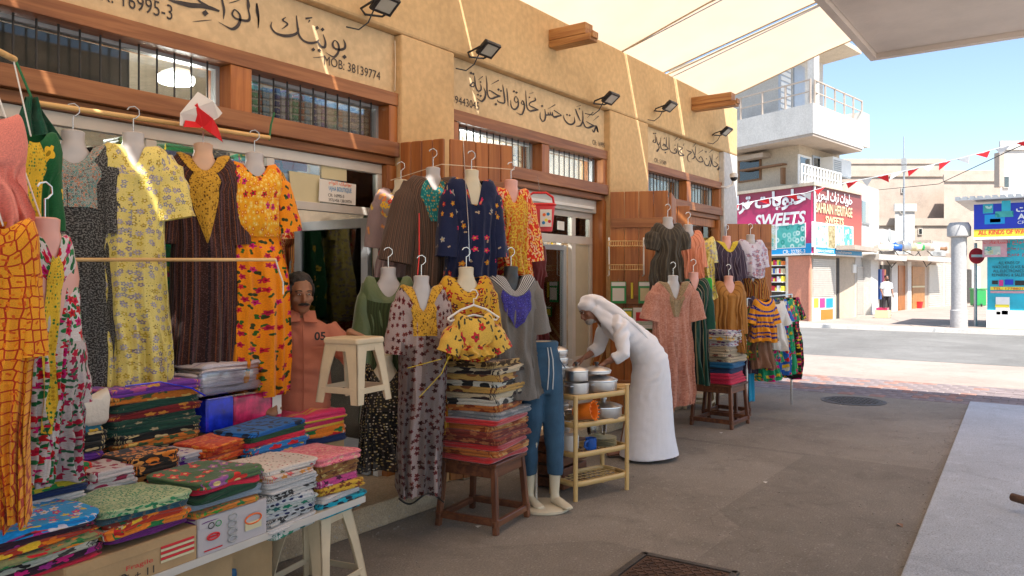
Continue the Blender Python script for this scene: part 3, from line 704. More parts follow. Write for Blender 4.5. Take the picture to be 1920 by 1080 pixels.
# grit and scraps gathered along the step, the kerb and across the lane
gr_ = random.Random(12); gm = MB()
for i in range(900):
    q = gr_.random(); x = gr_.uniform(3, 12)
    y = 3.6 - abs(gr_.gauss(0, .12)) if q < .3 and x < 4.2 else 3.92 - abs(gr_.gauss(0, .12)) if q < .45 else .30 + x*.072 + abs(gr_.gauss(0, .12)) if q < .75 else gr_.uniform(1.1, 3.5)
    s_ = gr_.uniform(.002, .006); gm.box((x, y, s_*.4), (s_*2, s_*1.3, s_), rz=gr_.uniform(0, 3))
tag(gm.build('grit', M['dust']), 'fine grit scattered along the step and the kerb', 'grit', kind='stuff')
for i, (u, v, lab) in enumerate(((897, 988, 'tiny white paper scrap on the asphalt near the jeans form'), (1435, 905, 'tiny pale scrap on the open asphalt right of the man in white'), (1352, 812, 'tiny white scrap beside the far blanket stool'))):
    p = gnd(u, v); m = MB(); m.v = [p + Vector((-.02, -.01, .003)), p + Vector((.018, -.012, .006)), p + Vector((.022, .012, .003)), p + Vector((-.015, .014, .009))]; m.face(range(4)); o = m.build('paper_scrap', M['flagless'] if 'flagless' in M else M['white_pl']); q_ = o.modifiers.new('solid', 'SOLIDIFY'); q_.thickness = .001; tag(o, lab, 'paper scrap')
# ================================================================ GARMENTS
M['form_w'] = plain('white form plastic', (.48, .46, .46), .4, 0, .04)
M['form_p'] = plain('pink form plastic', (.72, .38, .32), .4, 0, .04)
M['form_b'] = plain('beige form plastic', (.62, .55, .40), .4, 0, .04)
M['form_k'] = plain('dark form plastic', (.03, .028, .028), .3, 0, .04)
M['form_s'] = plain('skin tone form', (.66, .42, .28), .4, 0, .04)
def lerp(a, b, t): return a + (b - a)*t
def pw(keys, t):
    for i in range(len(keys) - 1):
        if t <= keys[i + 1][0]:
            q = (t - keys[i][0])/max(1e-6, keys[i + 1][0] - keys[i][0]); q = q*q*(3 - 2*q); return lerp(keys[i][1], keys[i + 1][1], q)
    return keys[-1][1]
def garment_surface(p):
    sh = p.get('sh', .19); Ln = p['L']; nwid = p.get('nw', .07); nd = p.get('nd', .10)*.78; vn = p.get('v', False); seed = p.get('seed', 1.0)
    bust = p.get('bust', sh*.92); waist = p.get('waist', sh*.8); hip = p.get('hip', sh*.95); hem = p.get('hem', sh*1.05); nf = p.get('folds', 9); amp = p.get('amp', .22); dep = p.get('dep', .085)
    tr = p.get('tr', 0.0); bb = .14/max(.3, Ln)*1.0
    def Sf(a, b, off=0.0):
        th = 2*PI*a - PI/2; c, s_ = math.cos(th), math.sin(th)
        fr = max(0.0, -s_); f = fr**7 if vn else fr**2.2
        cE = math.copysign(abs(c)**.85, c); wob = noise.noise(Vector((a*7, b*5, seed*9)))
        if b < bb:
            q = b/bb; z0 = .028 - nd*f; z1 = -.14
            x = lerp(nwid*c, sh*cE, min(1, q*1.25)**.8); y = lerp(.055*s_, dep*s_, q)
            z = lerp(z0, z1, q) + (abs(c)**2)*math.sin(PI*min(1, q))*.075
            if q > .8: x = lerp(x, bust*cE, (q - .8)/.2)
            y += (-.010*math.sin(q*PI) if s_ < 0 else .006*math.sin(q*PI)) + .006*math.sin(7*th + seed*3)*q*abs(s_)
            x += 0; y += (off)*(s_); x += off*c*.4
            return Vector((x, y, z))
        t = (b - bb)/(1 - bb); w_ = pw([(0, bust), (.22, waist), (.42, hip), (1, hem)], t)
        fold = math.sin(nf*th + seed*3 + 1.5*math.sin(t*2.2 + seed) + wob) + .55*math.sin(nf*1.7*th + seed*5 + t)
        A = amp*(.25 + .9*t)
        tuck = 1 - .35*math.exp(-((t - .22)/.05)**2)*p.get('cinch', 0)
        fine = math.sin(nf*3.1*th + 2.3*math.sin(t*3 + seed) + seed*7)*.5 + wob
        y = dep*s_*(1 + .35*t)*(1 + A*fold*1.5)*tuck + A*.06*fold + A*.025*fine*(.4 + t) + p.get('pleat', .019)*min(1, .25 + t*1.3)*(abs(math.sin(nf*.9*th + 1.3*math.sin(t*1.7 + seed) + seed*2 + 1.5*wob))**.6 - .6)*(1 if s_ < 0 else -1)*2.0
        x = w_*cE*(1 + A*.13*fold) + .012*math.sin(t*5 + seed*4) + tr*t*t
        z = -.14 - t*(Ln - .14) + .012*math.sin(th*3 + seed)*t + .006*fold*t
        return Vector((x + off*c*.4, y + off*s_ - (0 if s_ > 0 else off*.6), z))
    return Sf, sh, bb
def build_form(t, W, mat, hook=True, size=1.0, bust=True):
    m = MB(); rings = [(-.26, .10, .045), (-.2, .115, .050), (-.12, .125, .052), (-.06, .115, .050), (-.02, .080, .047), (.015, .056, .050), (.045, .047, .045), (.088, .049, .046), (.094, .038, .036)]
    n = 20
    def fn(a, b):
        k = b*(len(rings) - 1); i = min(int(k), len(rings) - 2); q = k - i
        z, rx, ry = [lerp(rings[i][j], rings[i + 1][j], q) for j in range(3)]; th = 2*PI*a
        y = ry*math.sin(th)
        if False and z < -.05 and math.sin(th) < -.2: y -= .028*math.exp(-((z + .19)/.06)**2)*(math.cos(2*th - PI/2)**2*.4 + .8)*abs(math.sin(th))
        return Vector((rx*math.cos(th), y, z))*size
    m.grid(fn, n, 24, closed=True)
    m.v.append(Vector((0, 0, .096*size))); c = len(m.v) - 1; b0 = 24*n
    for i in range(n): m.face([b0 + i, b0 + (i + 1) % n, c])
    m.xf(W).build('mannequin_form', mat, t, smooth=True)
    if hook:
        pts = [(0, 0, .085), (0, 0, .16)] + [(.028*math.sin(a), 0, .19 - .03*math.cos(a)) for a in (R(20), R(70), R(120), R(170), R(220), R(250))]
        MB().tube([Vector(q)*size for q in pts], .0035*size, 6).xf(W).build('hook', M['chrome'], t, smooth=True)
def garment(label, P, yaw, p, mat, form='form_w', cat='dress', group=None, sleeve_mat=None, yokes=(), name='dress', hook=True, res=(120, 30)):
    """P is the shoulder point; local -y is the front"""
    t = thing(name, label, cat, P, yaw, group); W = wmat(t); Sf, sh, bb = garment_surface(p)
    per = 4*sh*1.15; Ln = p['L']
    m = MB(); m.grid(lambda a, b: Sf(a, b**1.0), res[0], res[1], closed=True, uvf=lambda a, b: (a*per, -b*Ln))
    o = m.xf(W).build('body', mat, t, smooth=True, angle=180)
    if form: build_form(t, W, M[form] if isinstance(form, str) else form, hook)
    sl = p.get('sl', 0)
    if sl > 0:
        for sd in (-1, 1):
            r0 = p.get('sr', .07); r1 = p.get('sr1', r0*1.05); out = p.get('out', .12)*.5; fl = p.get('sfl', .75)
            m = MB()
            def fn(a, b, sd=sd):
                th = 2*PI*a; q = min(1.0, b*1.05)
                cx = sd*(sh - .045 + out*(b**.8)); cz = -.045 - sl*b**1.1; r_ = lerp(r0*.9, r1, b) if b > .12 else lerp(r0*.55, r0*.9, b/.12)
                puff = p.get('puff', 0); r_ += puff*math.sin(PI*min(1, b*1.1))
                f = 1 + .12*math.sin(th*4 + p.get('seed', 1)*2 + sd + b*3)*b + .10*noise.noise(Vector((th, b*5, sd*3 + p.get('seed', 1)))) + .05*math.sin(b*16 + th)*(1 - b)
                ang = math.atan2(out, sl)
                lx = r_*math.cos(th)*f*.95; ly = r_*math.sin(th)*fl*f
                return Vector((cx + lx*math.cos(ang) , ly - .01*b, cz + sd*lx*math.sin(ang)*.9 + (.035 if b < .01 else 0)))
            m.grid(fn, 28, 16, closed=True, uvf=lambda a, b: (a*r1*6, -b*sl))
            m.xf(W).build('sleeve', sleeve_mat or mat, t, smooth=True, angle=180)
            if p.get('cuff'):
                m = MB(); m.grid(lambda a, b: (lambda v: Vector((v.x*1.004, v.y*1.03, v.z)))(fn(a, .9 + .1*b)) , 18, 2, closed=True, uvf=lambda a, b: (a*.4, b*.04))
                m.xf(W).build('cuff', p['cuff'], t, smooth=True, angle=180)
    for (shape, b0, b1, wd, ymat) in yokes:
        def half(q):
            if shape == 'bib': return wd
            if shape == 'point': return wd*(1 if q < .45 else max(.02, 1 - (q - .45)/.55))
            if shape == 'keyhole': return wd*(1 - .7*q)
            if shape == 'ring': return .5
            if shape == 'stripe': return wd
            return wd
        m = MB(); 
        m.grid(lambda a, b: Sf((a - .5)*2*half(b)*.999, lerp(b0, b1, b), .006), 28 if shape == 'ring' else 14, 12, uvf=lambda a, b: (a*wd*3.0, -b*(b1 - b0)*Ln))
        m.xf(W).build('embroidery' if shape != 'ring' else 'trim', ymat, t, smooth=True, angle=180)
    return t
def place(u, v, Y=None, d=None): return on_y(u, v, Y) if Y is not None else at_d(u, v, d)
def dep_of(P): return P.x*CT + P.y*ST
def G(label, u, vs, vb, yaw, p, mat, Y=None, d=None, **kw):
    P = place(u, vs, Y, d); p = dict(p); p['L'] = (vb - vs)*dep_of(P)/FPX; p.setdefault('seed', random.random()*9)
    return garment(label, P, R(yaw), p, mat, **kw)
# ---- cloths
BK = (.012, .010, .010); WH = (.72, .70, .66); RD = (.55, .012, .02); MG = (.55, .01, .16); GN = (.02, .19, .05); YL = (.80, .50, .03); OR = (.80, .22, .012); NV = (.012, .02, .09); TL = (.01, .2, .19)
F = {}
F['speck'] = fabric('grey speckled cotton', (.025, .025, .025), speck=(150, (.17, .17, .165), .51))
F['teal_yoke'] = fabric('teal embroidery', (.32, .33, .30), [('flower', 55, .36, [TL, (.5, .13, .02), TL, BK], WH, .9), ('dot', 110, .3, [TL, (.4, .1, .02)], None, .6)])
F['yellow'] = fabric('yellow floral cotton', (.72, .60, .16), [('flower', 19, .34, [(.23, .19, .28), (.46, .34, .01), (.25, .25, .30), (.42, .30, .02)], (.7, .6, .3), .62), ('dot', 46, .2, [(.03, .03, .02), (.5, .4, .02)], None, .3), ('daisy', 11, .24, [(.32, .29, .38)], (.6, .5, .1), .5)], gloss=True, scale=1.35)
F['brownstripe'] = fabric('brown striped cloth', (.05, .02, .02), stripes=(.052, [(0, (.045, .018, .016)), (.30, (.22, .07, .02)), (.38, (.02, .015, .02)), (.52, (.10, .05, .055)), (.66, (.05, .02, .018)), (.84, (.20, .06, .025)), (.9, (.045, .018, .016))], 'U'), layers=[('dot', 170, .3, [(.14, .08, .08), (.02, .01, .01)], None, .55)])
F['gold_yoke'] = fabric('gold embroidery', (.55, .30, .03), [('flower', 60, .38, [(.75, .45, .06), (.12, .05, .01), (.7, .4, .04)], (.1, .04, .01), .95)], bump=1.0)
F['orange'] = fabric('orange rose print', (.82, .27, .008), [('leaf', 15, .20, [(.02, .07, .015), (.03, .12, .02)], None, .5), ('leaf', 13, .22, [(.03, .05, .015)], None, .4), ('flower', 12, .22, [MG, (.55, .012, .03), (.45, .01, .06)], (.25, .0, .03), .8)])
F['orange_top'] = fabric('orange gold bodice', (.80, .36, .015), [('flower', 26, .40, [(.85, .55, .10), (.7, .2, .01), (.8, .5, .06)], (.9, .7, .3), .9), ('flower', 12, .30, [MG, (.5, .01, .03)], (.02, .08, .02), .35)])
F['pink'] = fabric('pink cotton', (.78, .25, .20), [], var=.06)
F['salmon'] = fabric('salmon shirt cotton', (.55, .17, .10), [], var=.08)
F['orangeblk'] = fabric('orange cloth with red net print', (.80, .33, .02), [('net', 15, .07, [(.42, .03, .01)], None, 1), ('leaf', 22, .22, [(.6, .10, .01), (.75, .2, .01)], None, .6)], scale=1.5)
F['greenyellow'] = fabric('green cloth with yellow border', (.01, .11, .035), [('flower', 9, .3, [YL], (.3, .2, .01), .35)])
F['yellowtrim'] = fabric('yellow braid', (.75, .50, .04), [('flower', 50, .3, [(.5, .3, .02), GN], None, .6)])
F['whitered'] = fabric('white cloth with red roses', (.60, .56, .55), [('leaf', 26, .38, [(.01, .13, .04), (.02, .2, .06)], None, .75), ('flower', 20, .36, [(.6, .01, .05), MG, RD], (.3, .0, .02), .75)])
F['mauve'] = fabric('mauve grey crepe', (.30, .22, .22), [('leaf', 9, .22, [(.7, .3, .1), (.7, .5, .1)], None, .2)])
F['mauve_yoke'] = fabric('orange and yellow embroidery', (.32, .27, .24), [('flower', 16, .45, [(.75, .2, .05), YL, (.6, .02, .03)], (.6, .3, .1), .8)])
F['brownpin'] = fabric('brown pinstripe', (.08, .05, .04), stripes=(.026, [(0, (.075, .048, .036)), (.4, (.13, .085, .06)), (.6, (.04, .025, .02)), (.75, (.16, .09, .06))], 'U'))
F['teal_bib'] = fabric('teal bead work', (.01, .16, .17), [('flower', 34, .4, [(.02, .3, .3), (.4, .2, .03)], (.5, .4, .1), .7)])
F['navy'] = fabric('navy crepe with scattered flowers', (.010, .016, .055), [('flower', 9, .18, [(.6, .02, .1), (.5, .2, .02), (.45, .02, .03), (.3, .3, .3)], (.6, .4, .05), .55), ('leaf', 12, .12, [(.4, .3, .2)], None, .25)])
F['beigeblouse'] = fabric('beige blouse', (.55, .50, .38), [], var=.05)
F['redspot'] = fabric('red cloth with gold spots', (.62, .03, .012), [('leaf', 34, .42, [(.85, .45, .1), (.8, .5, .12), (.75, .5, .3)], None, .9)])
F['goldspot'] = fabric('gold and red spotted front', (.55, .16, .02), [('leaf', 34, .44, [(.7, .48, .05), (.6, .4, .06)], None, .95)])
F['olive'] = fabric('olive satin', (.075, .12, .035), [], var=.1, gloss=True, sheen=.6)
F['olivedark'] = fabric('dark olive front', (.035, .05, .02), [], stripes=(.03, [(0, (.03, .045, .018)), (.5, (.045, .07, .025))], 'U'))
F['greyrose'] = fabric('grey chiffon with dark roses', (.38, .31, .30), [('flower', 19, .30, [(.15, .02, .025), (.2, .04, .03), (.09, .02, .02)], (.03, .01, .01), .85)])
F['mustard'] = fabric('mustard floral cotton', (.58, .32, .025), [('flower', 15, .33, [(.45, .02, .015), (.3, .05, .02), (.12, .02, .02)], (.7, .45, .1), .6), ('leaf', 30, .3, [(.05, .03, .02), (.25, .02, .02)], None, .4)])
F['mustard2'] = fabric('light mustard floral', (.68, .42, .07), [('flower', 13, .33, [(.5, .02, .04), (.55, .02, .02)], (.1, .1, .02), .6), ('leaf', 24, .3, [(.05, .05, .03)], None, .4)])
F['mustardblk'] = fabric('black cloth with mustard print', (.02, .015, .012), [('flower', 16, .36, [(.5, .3, .03), (.5, .02, .03), (.5, .42, .2)], (.1, .03, .01), .7)])
F['greycot'] = fabric('grey cotton', (.17, .155, .14), [], var=.08)
F['blueapp'] = fabric('blue bead applique', (.06, .05, .22), [('flower', 30, .48, [(.03, .025, .22), (.05, .04, .3)], (.1, .1, .4), 1.0)], bump=1)
F['stripecol'] = fabric('black and white striped collar', (.3, .3, .3), stripes=(.012, [(0, (.5, .48, .45)), (.5, (.06, .06, .07))], 'V'))
F['blackgold'] = fabric('black net with gold sequins', (.012, .010, .010), [('dot', 42, .24, [(.45, .33, .12), (.5, .42, .3)], None, .75)], trans=.12)
F['blackyel'] = fabric('black and mustard paisley', (.03, .025, .03), [('leaf', 18, .42, [(.4, .28, .05), (.35, .3, .2), (.3, .06, .04)], (.03, .02, .02), .85)])
F['darkgrey'] = fabric('dark taupe stripe', (.06, .05, .04), stripes=(.03, [(0, (.055, .045, .035)), (.7, (.10, .085, .06))], 'U'))
F['peach'] = fabric('peach pleated cloth', (.72, .27, .15), stripes=(.034, [(0, (.74, .29, .17)), (.7, (.55, .17, .09))], 'U'))
F['dustypink'] = fabric('dusty pink lace', (.46, .21, .15), [('flower', 48, .36, [(.38, .16, .11), (.52, .27, .2)], None, .8)])
F['dustyolive'] = fabric('olive braid', (.22, .16, .09), [('flower', 60, .36, [(.35, .25, .14)], None, .9)])
F['greenstripe'] = fabric('dark green and cream stripe', (.01, .05, .035), stripes=(.06, [(0, (.008, .045, .03)), (.42, (.30, .26, .2)), (.5, (.01, .02, .02)), (.8, (.25, .2, .1)), (.86, (.008, .045, .03))], 'U'))
F['greenplain'] = fabric('dark green cloth', (.01, .06, .04), [])
F['purplestripe'] = fabric('dark plum stripe', (.06, .04, .07), stripes=(.05, [(0, (.05, .035, .06)), (.7, (.22, .18, .22)), (.8, (.05, .03, .05))], 'U'))
F['yelbraid'] = fabric('yellow collar braid', (.65, .5, .05), [('flower', 60, .3, [(.3, .2, .02)], None, .6)])
F['whiteemb'] = fabric('white embroidered cotton', (.62, .60, .70), [('flower', 14, .42, [(.35, .25, .35), (.45, .4, .55)], (.6, .3, .3), .7)])
F['ruststripe'] = fabric('rust stripe', (.3, .08, .02), stripes=(.028, [(0, (.36, .10, .02)), (.4, (.07, .02, .015)), (.7, (.5, .26, .06))], 'U'))
F['camel'] = fabric('camel crepe', (.36, .16, .035), stripes=(.045, [(0, (.38, .17, .04)), (.75, (.25, .10, .02))], 'U'))
F['maroon'] = fabric('maroon cloth', (.12, .02, .02), []); F['tan'] = fabric('tan skirt', (.25, .13, .08), [])
F['kids1'] = fabric('orange blue banded knit', (.7, .26, .02), stripes=(.12, [(0, (.75, .3, .02)), (.45, (.02, .03, .25)), (.65, (.8, .3, .02)), (.85, (.02, .03, .25))], 'V'), layers=[('dot', 60, .25, [(.8, .4, .05)], None, .4)])
F['kids2'] = fabric('green patterned child dress', (.10, .22, .05), [('flower', 26, .4, [YL, (.4, .05, .05), (.02, .1, .04)], None, .85)])
F['kids3'] = fabric('blue and yellow child dress', (.02, .12, .45), [('flower', 14, .4, [YL, (.6, .6, .5), RD], None, .8)])
F['kids4'] = fabric('black floral child dress', (.02, .018, .02), [('flower', 22, .38, [RD, MG, YL, GN], None, .85)])
F['kids5'] = fabric('magenta and green child dress', (.02, .28, .12), [('flower', 16, .4, [MG, (.02, .4, .2), YL], None, .6)])
F['whitecot'] = fabric('white cotton', (.68, .67, .64), [])
F['denim'] = fabric('blue denim', (.025, .085, .17), speck=(190, (.05, .14, .26), .52), var=.25)
F['maroonprint'] = fabric('white red green chiffon', (.45, .4, .4), [('flower', 22, .36, [(.4, .01, .04), (.3, .01, .06)], None, .8), ('leaf', 30, .3, [(.02, .1, .05)], None, .5)])

# ---- the near row on the upper pole
RG = 'dresses hanging on the pole of the nearest shop'
G('grey speckled long dress with teal embroidered yoke, leftmost on the upper pole', 137, 283, 775, -22, dict(sh=.185, hem=.17, waist=.175, hip=.175, nd=.12, nw=.085, sl=.33, sr=.08, out=.09, amp=.18, folds=7, dep=.07), F['speck'], Y=3.74, form='form_w', group=RG,
  yokes=[('bib', 0, .22, .095, F['teal_yoke']), ('ring', 0.0, .035, .5, F['teal_yoke'])])
G('pale yellow satin dress with small flowers hanging from the upper pole', 250, 285, 735, -24, dict(sh=.175, hem=.165, waist=.15, hip=.155, nd=.13, nw=.065, v=True, sl=.27, sr=.085, sr1=.10, out=.12, amp=.22, folds=8, dep=.08), F['yellow'], Y=3.66, group=RG)
G('brown striped dress with gold pointed yoke on the upper pole', 381, 302, 730, -24, dict(sh=.18, hem=.185, waist=.16, hip=.175, nd=.11, nw=.07, sl=.40, sr=.07, sr1=.072, out=.08, amp=.2, folds=9, dep=.08), F['brownstripe'], Y=3.76, form='form_s', group=RG,
  yokes=[('point', .0, .36, .062, F['gold_yoke']), ('ring', 0.0, .045, .5, F['gold_yoke'])])
G('bright orange dress with pink roses, rightmost on the upper pole', 477, 318, 738, -20, dict(sh=.165, hem=.205, waist=.145, hip=.18, nd=.09, nw=.07, sl=.30, sr=.075, sr1=.085, out=.12, amp=.2, folds=9, dep=.09, cinch=1), F['orange'], Y=3.68, group=RG,
  yokes=[('bib', 0.01, .30, .15, F['orange_top'])])
# pole, second pole and ties
ta = on_y(47, 190, 3.74); tb = on_y(505, 258, 3.74)
tag(MB().tube([ta, tb], .0125, 10).build('pole', M['bamboo'], smooth=True), 'upper bamboo pole carrying the near row of dresses', 'pole')
tc_ = at_d(97, 487, dep_of(on_y(97, 487, 3.45))); td = on_y(517, 487, 3.48)
tag(MB().tube([tc_, td], .009, 10).build('pole', M['bamboo'], smooth=True), 'lower thin wooden pole across the front of the near dresses', 'pole')
tag(MB().tube([on_y(517, 487, 3.47), on_y(524, 510, 3.47), on_y(531, 530, 3.47), on_y(531, 552, 3.47)], .004, 6).build('string', M['white_pl']), 'white string hanging from the tip of the lower pole', 'string')
M['gtie'] = plain('green tie', (.01, .13, .05), .8)
tag(MB().tube([on_y(505, 262, 3.74), on_y(508, 235, 3.85), on_y(514, 212, 3.98)], .006, 6).build('tie', M['gtie']), 'green tie holding the right end of the upper pole', 'tie')
tag(MB().tube([on_y(28, 110, 3.9), on_y(45, 150, 3.82), on_y(62, 190, 3.74)], .006, 6).build('tie', M['gtie']), 'green tie holding the left end of the upper pole', 'tie')
def cloth_drop(label, pts, w_, mat, cat='cloth', name='cloth', fold=.02):
    m = MB(); pts = [Vector(p) for p in pts]
    def fn(a, b):
        k = b*(len(pts) - 1); i = min(int(k), len(pts) - 2); p = pts[i].lerp(pts[i + 1], k - i); ww = w_ if not isinstance(w_, (list, tuple)) else lerp(w_[i], w_[i + 1], k - i)
        x = (a - .5)*ww; return p + Vector((x*.93, -x*.2 + fold*math.sin(a*14 + b*3), .01*math.sin(a*9)*b))
    m.grid(fn, 18, 14, uvf=lambda a, b: (a*.4, -b*.6)); o = m.build(name, mat, smooth=True, angle=180)
    s_ = o.modifiers.new('solid', 'SOLIDIFY'); s_.thickness = .002
    return tag(o, label, cat)
cloth_drop('dark green scarf tied round the left end of the upper pole', [on_y(60, 182, 3.71), on_y(64, 215, 3.70), on_y(78, 262, 3.70)], [.05, .10, .16], fabric('green gauze', (.008, .09, .05), [], trans=.15), 'scarf', 'scarf')
# small red and white flags bunched on the pole
M['flag_w'] = plain('white flag cloth', (.75, .72, .68), .8, 0, .05); M['flag_r'] = plain('red flag cloth', (.72, .015, .02), .8, 0, .05)
tf = thing('small_flag', 'white and red serrated paper flag hung above the brown striped dress', 'flag', on_y(378, 170, 3.66))
def flagpoly(pts, Y, mat, nm):
    m = MB(); m.v = [on_y(u, v, Y + .03*math.sin(u*.2)) for u, v in pts]; m.face(range(len(pts))); o = m.build(nm, mat, tf); s_ = o.modifiers.new('solid', 'SOLIDIFY'); s_.thickness = .001; return o
flagpoly([(371, 172), (338, 212), (337, 235), (350, 238), (378, 240), (410, 220), (417, 212), (400, 190)], 3.66, M['flag_w'], 'white_cloth')
flagpoly([(362, 190), (366, 197), (370, 193), (373, 202), (377, 198), (380, 207), (385, 203), (386, 212), (392, 208), (392, 220), (399, 222), (408, 238), (418, 267), (396, 250), (380, 240), (344, 238), (350, 215)], 3.652, M['flag_r'], 'red_cloth')
# ---- the foreground garments at the left edge
G('salmon pink tunic at the top left edge of the picture', -14, 232, 440, -15, dict(sh=.10, hem=.11, nd=.03, nw=.05, sl=.2, sr=.035, out=.01, amp=.3), F['pink'], d=2.55, form=None, cat='tunic', name='tunic')
G('orange gown with red net print hanging at the left edge', 6, 430, 985, -30, dict(sh=.105, hem=.055, waist=.095, hip=.085, nd=.04, nw=.05, sl=.36, sr=.04, sr1=.05, out=.03, amp=.5, folds=8, dep=.05), F['orangeblk'], d=2.45, form=None)
G('dark green dress with yellow braid behind the pink tunic', 58, 262, 640, -10, dict(sh=.11, hem=.08, nd=.06, nw=.05, sl=.30, sr=.04, out=.01, amp=.3, dep=.05), F['greenyellow'], d=2.95, form=None, yokes=[('stripe', 0, .6, .05, F['yellowtrim'])])
G('white dress with red and green roses beside the orange gown', 84, 458, 900, 10, dict(sh=.105, nw=.05, hem=.06, waist=.11, hip=.09, nd=.10, v=True, sl=.30, sr=.05, sr1=.055, out=.03, amp=.3, dep=.05, tr=-.07), F['whitered'], d=2.72, form='form_p', yokes=[('stripe', 0, .8, .035, F['yellowtrim'])])
G('dark floral chiffon dress hanging low behind the folded red cloths', 95, 640, 900, 0, dict(sh=.13, hem=.11, nd=.05, sl=.2, sr=.05, out=.02, amp=.3), F['maroonprint'], d=2.95, form=None)

# ---- the cluster on the folded shutters between the two shops
RM = 'garments hanging on the open shutters between the first two shops'; RR0 = 'garments hanging by the second pair of open shutters'
G('mauve grey dress with orange embroidery, leftmost on the open shutter', 752, 362, 640, -52, dict(sh=.19, hem=.20, nd=.10, nw=.08, sl=.34, sr=.07, out=.08, amp=.25), F['mauve'], d=5.42, form='form_b', group=RM, yokes=[('bib', 0, .16, .12, F['mauve_yoke']), ('stripe', .38, .42, .3, F['mauve_yoke'])])
G('brown pinstriped kaftan with teal bib on the open shutter', 812, 340, 690, -38, dict(sh=.20, hem=.22, nd=.12, nw=.08, v=True, sl=.5, sr=.09, sr1=.13, out=.20, amp=.25, folds=10), F['brownpin'], d=5.20, form='form_w', group=RM, yokes=[('keyhole', 0, .22, .10, F['teal_bib'])])
G('navy blue jacket dress with small flowers over a beige blouse', 884, 345, 612, -26, dict(sh=.19, hem=.19, waist=.16, nd=.26, nw=.09, v=True, sl=.44, sr=.075, sr1=.085, out=.08, amp=.2), F['navy'], d=5.12, form='form_b', group=RM)
G('red blouse with golden spots at the right of the open shutter', 958, 362, 520, -28, dict(sh=.165, hem=.16, nd=.13, nw=.07, v=True, sl=.44, sr=.065, sr1=.08, out=.12, amp=.25), F['redspot'], d=5.5, form='form_p', group=RM, cat='blouse', name='blouse', yokes=[('bib', 0.02, .98, .09, F['goldspot'])])
G('olive green satin gown on a white bust, lower left of the shutter', 728, 528, 790, -40, dict(sh=.175, hem=.18, waist=.14, nd=.16, nw=.09, sl=.50, sr=.07, sr1=.10, out=.06, amp=.25), F['olive'], d=4.95, form='form_w', group=RM, yokes=[('bib', .14, .98, .14, F['olivedark'])])
G('grey chiffon gown with dark rose print reaching down to the step', 790, 545, 925, -36, dict(sh=.165, hem=.135, waist=.15, hip=.145, nd=.2, nw=.08, v=True, sl=.34, sr=.065, sr1=.09, out=.06, amp=.28, folds=7), F['greyrose'], d=4.78, form='form_w', group=RM, yokes=[('stripe', 0.0, .22, .07, F['gold_yoke']), ('ring', 0, .05, .5, F['gold_yoke'])])
G('mustard floral long-sleeved dress on a large beige bust', 874, 528, 674, -30, dict(sh=.19, hem=.18, nd=.12, nw=.09, sl=.36, sr=.065, sr1=.08, out=.08, amp=.2), F['mustard'], d=4.93, form='form_b', group=RM)
G('grey cotton dress with blue flower applique on a dark bust', 958, 525, 745, -28, dict(sh=.20, hem=.22, waist=.19, nd=.13, nw=.085, v=True, sl=.32, sr=.08, sr1=.09, out=.10, amp=.2), F['greycot'], d=5.2, form='form_k', group=RM, yokes=[('point', .10, .40, .085, F['blueapp']), ('ring', 0.0, .10, .5, F['stripecol'])])
tk = G('small mustard floral blouse on a white clothes hanger', 888, 598, 668, -28, dict(sh=.14, hem=.13, waist=.09, hip=.13, nd=.03, nw=.07, sl=.16, sr=.06, sr1=.085, out=.14, puff=.015, amp=.2), F['mustard2'], d=4.72, form=None, cat='blouse', name='blouse', group=RM)
def hanger(t, P, yaw, w_=.17, mat=None):
    W = Matrix.Translation(P) @ Matrix.Rotation(R(yaw), 4, 'Z'); m = MB(); mt = mat or M['white_pl']
    m.tube([(-w_, 0, -.03), (-w_*.5, 0, .022), (0, 0, .05), (w_*.5, 0, .022), (w_, 0, -.03), (w_*.9, 0, -.045), (0, 0, -.01), (-w_*.9, 0, -.045), (-w_, 0, -.03)], .007, 6)
    m.tube([(0, 0, .05), (0, 0, .09)] + [(.03*math.sin(a), 0, .115 - .03*math.cos(a)) for a in (R(30), R(90), R(150), R(200), R(240))], .004, 6)
    return m.xf(W).build('hanger', mt, t, smooth=True)
hanger(tk, tk.location + Vector((0, 0, .035)), -28)
G('black skirt with mustard flowers under the small blouse', 872, 650, 812, -30, dict(sh=.15, hem=.17, waist=.13, nd=.02, amp=.3), F['mustardblk'], d=5.5, form=None, cat='skirt', name='skirt', group=RM)
G('black net gown with gold sequins on a half-hidden bust', 722, 692, 878, -40, dict(sh=.15, hem=.19, waist=.13, nd=.14, nw=.09, sl=.12, sr=.06, amp=.3, folds=9), F['blackgold'], d=4.85, form='form_b', group=RM, hook=False)
G('black and mustard paisley cloth hanging beside the blanket stool', 846, 690, 870, -34, dict(sh=.08, hem=.10, nd=.01, amp=.45, folds=6, dep=.05), F['blackyel'], d=5.6, form=None, cat='shawl', name='shawl', group=RM)
G('mustard shawl hanging behind the rose print gown', 822, 640, 815, -34, dict(sh=.06, hem=.05, nd=.01, amp=.4, folds=5, dep=.04), F['mustard'], d=4.98, form=None, cat='shawl', name='shawl', group=RM)
G('teal green kaftan half hidden behind the mauve dress', 716, 372, 600, -60, dict(sh=.13, hem=.13, nd=.05, sl=.2, sr=.05, out=.02), F['greenstripe'], d=5.75, form=None, group=RM)
G('dark plum gown hanging between the mauve dress and brown kaftan', 790, 400, 640, -50, dict(sh=.14, hem=.15, nd=.05, sl=.2, sr=.05, out=.02), F['purplestripe'], d=5.55, form=None, group=RM)
G('black paisley gown hanging behind the red spotted blouse', 915, 430, 690, -34, dict(sh=.15, hem=.17, nd=.05, sl=.25, sr=.05, out=.02), F['blackyel'], d=5.6, form=None, group=RM)
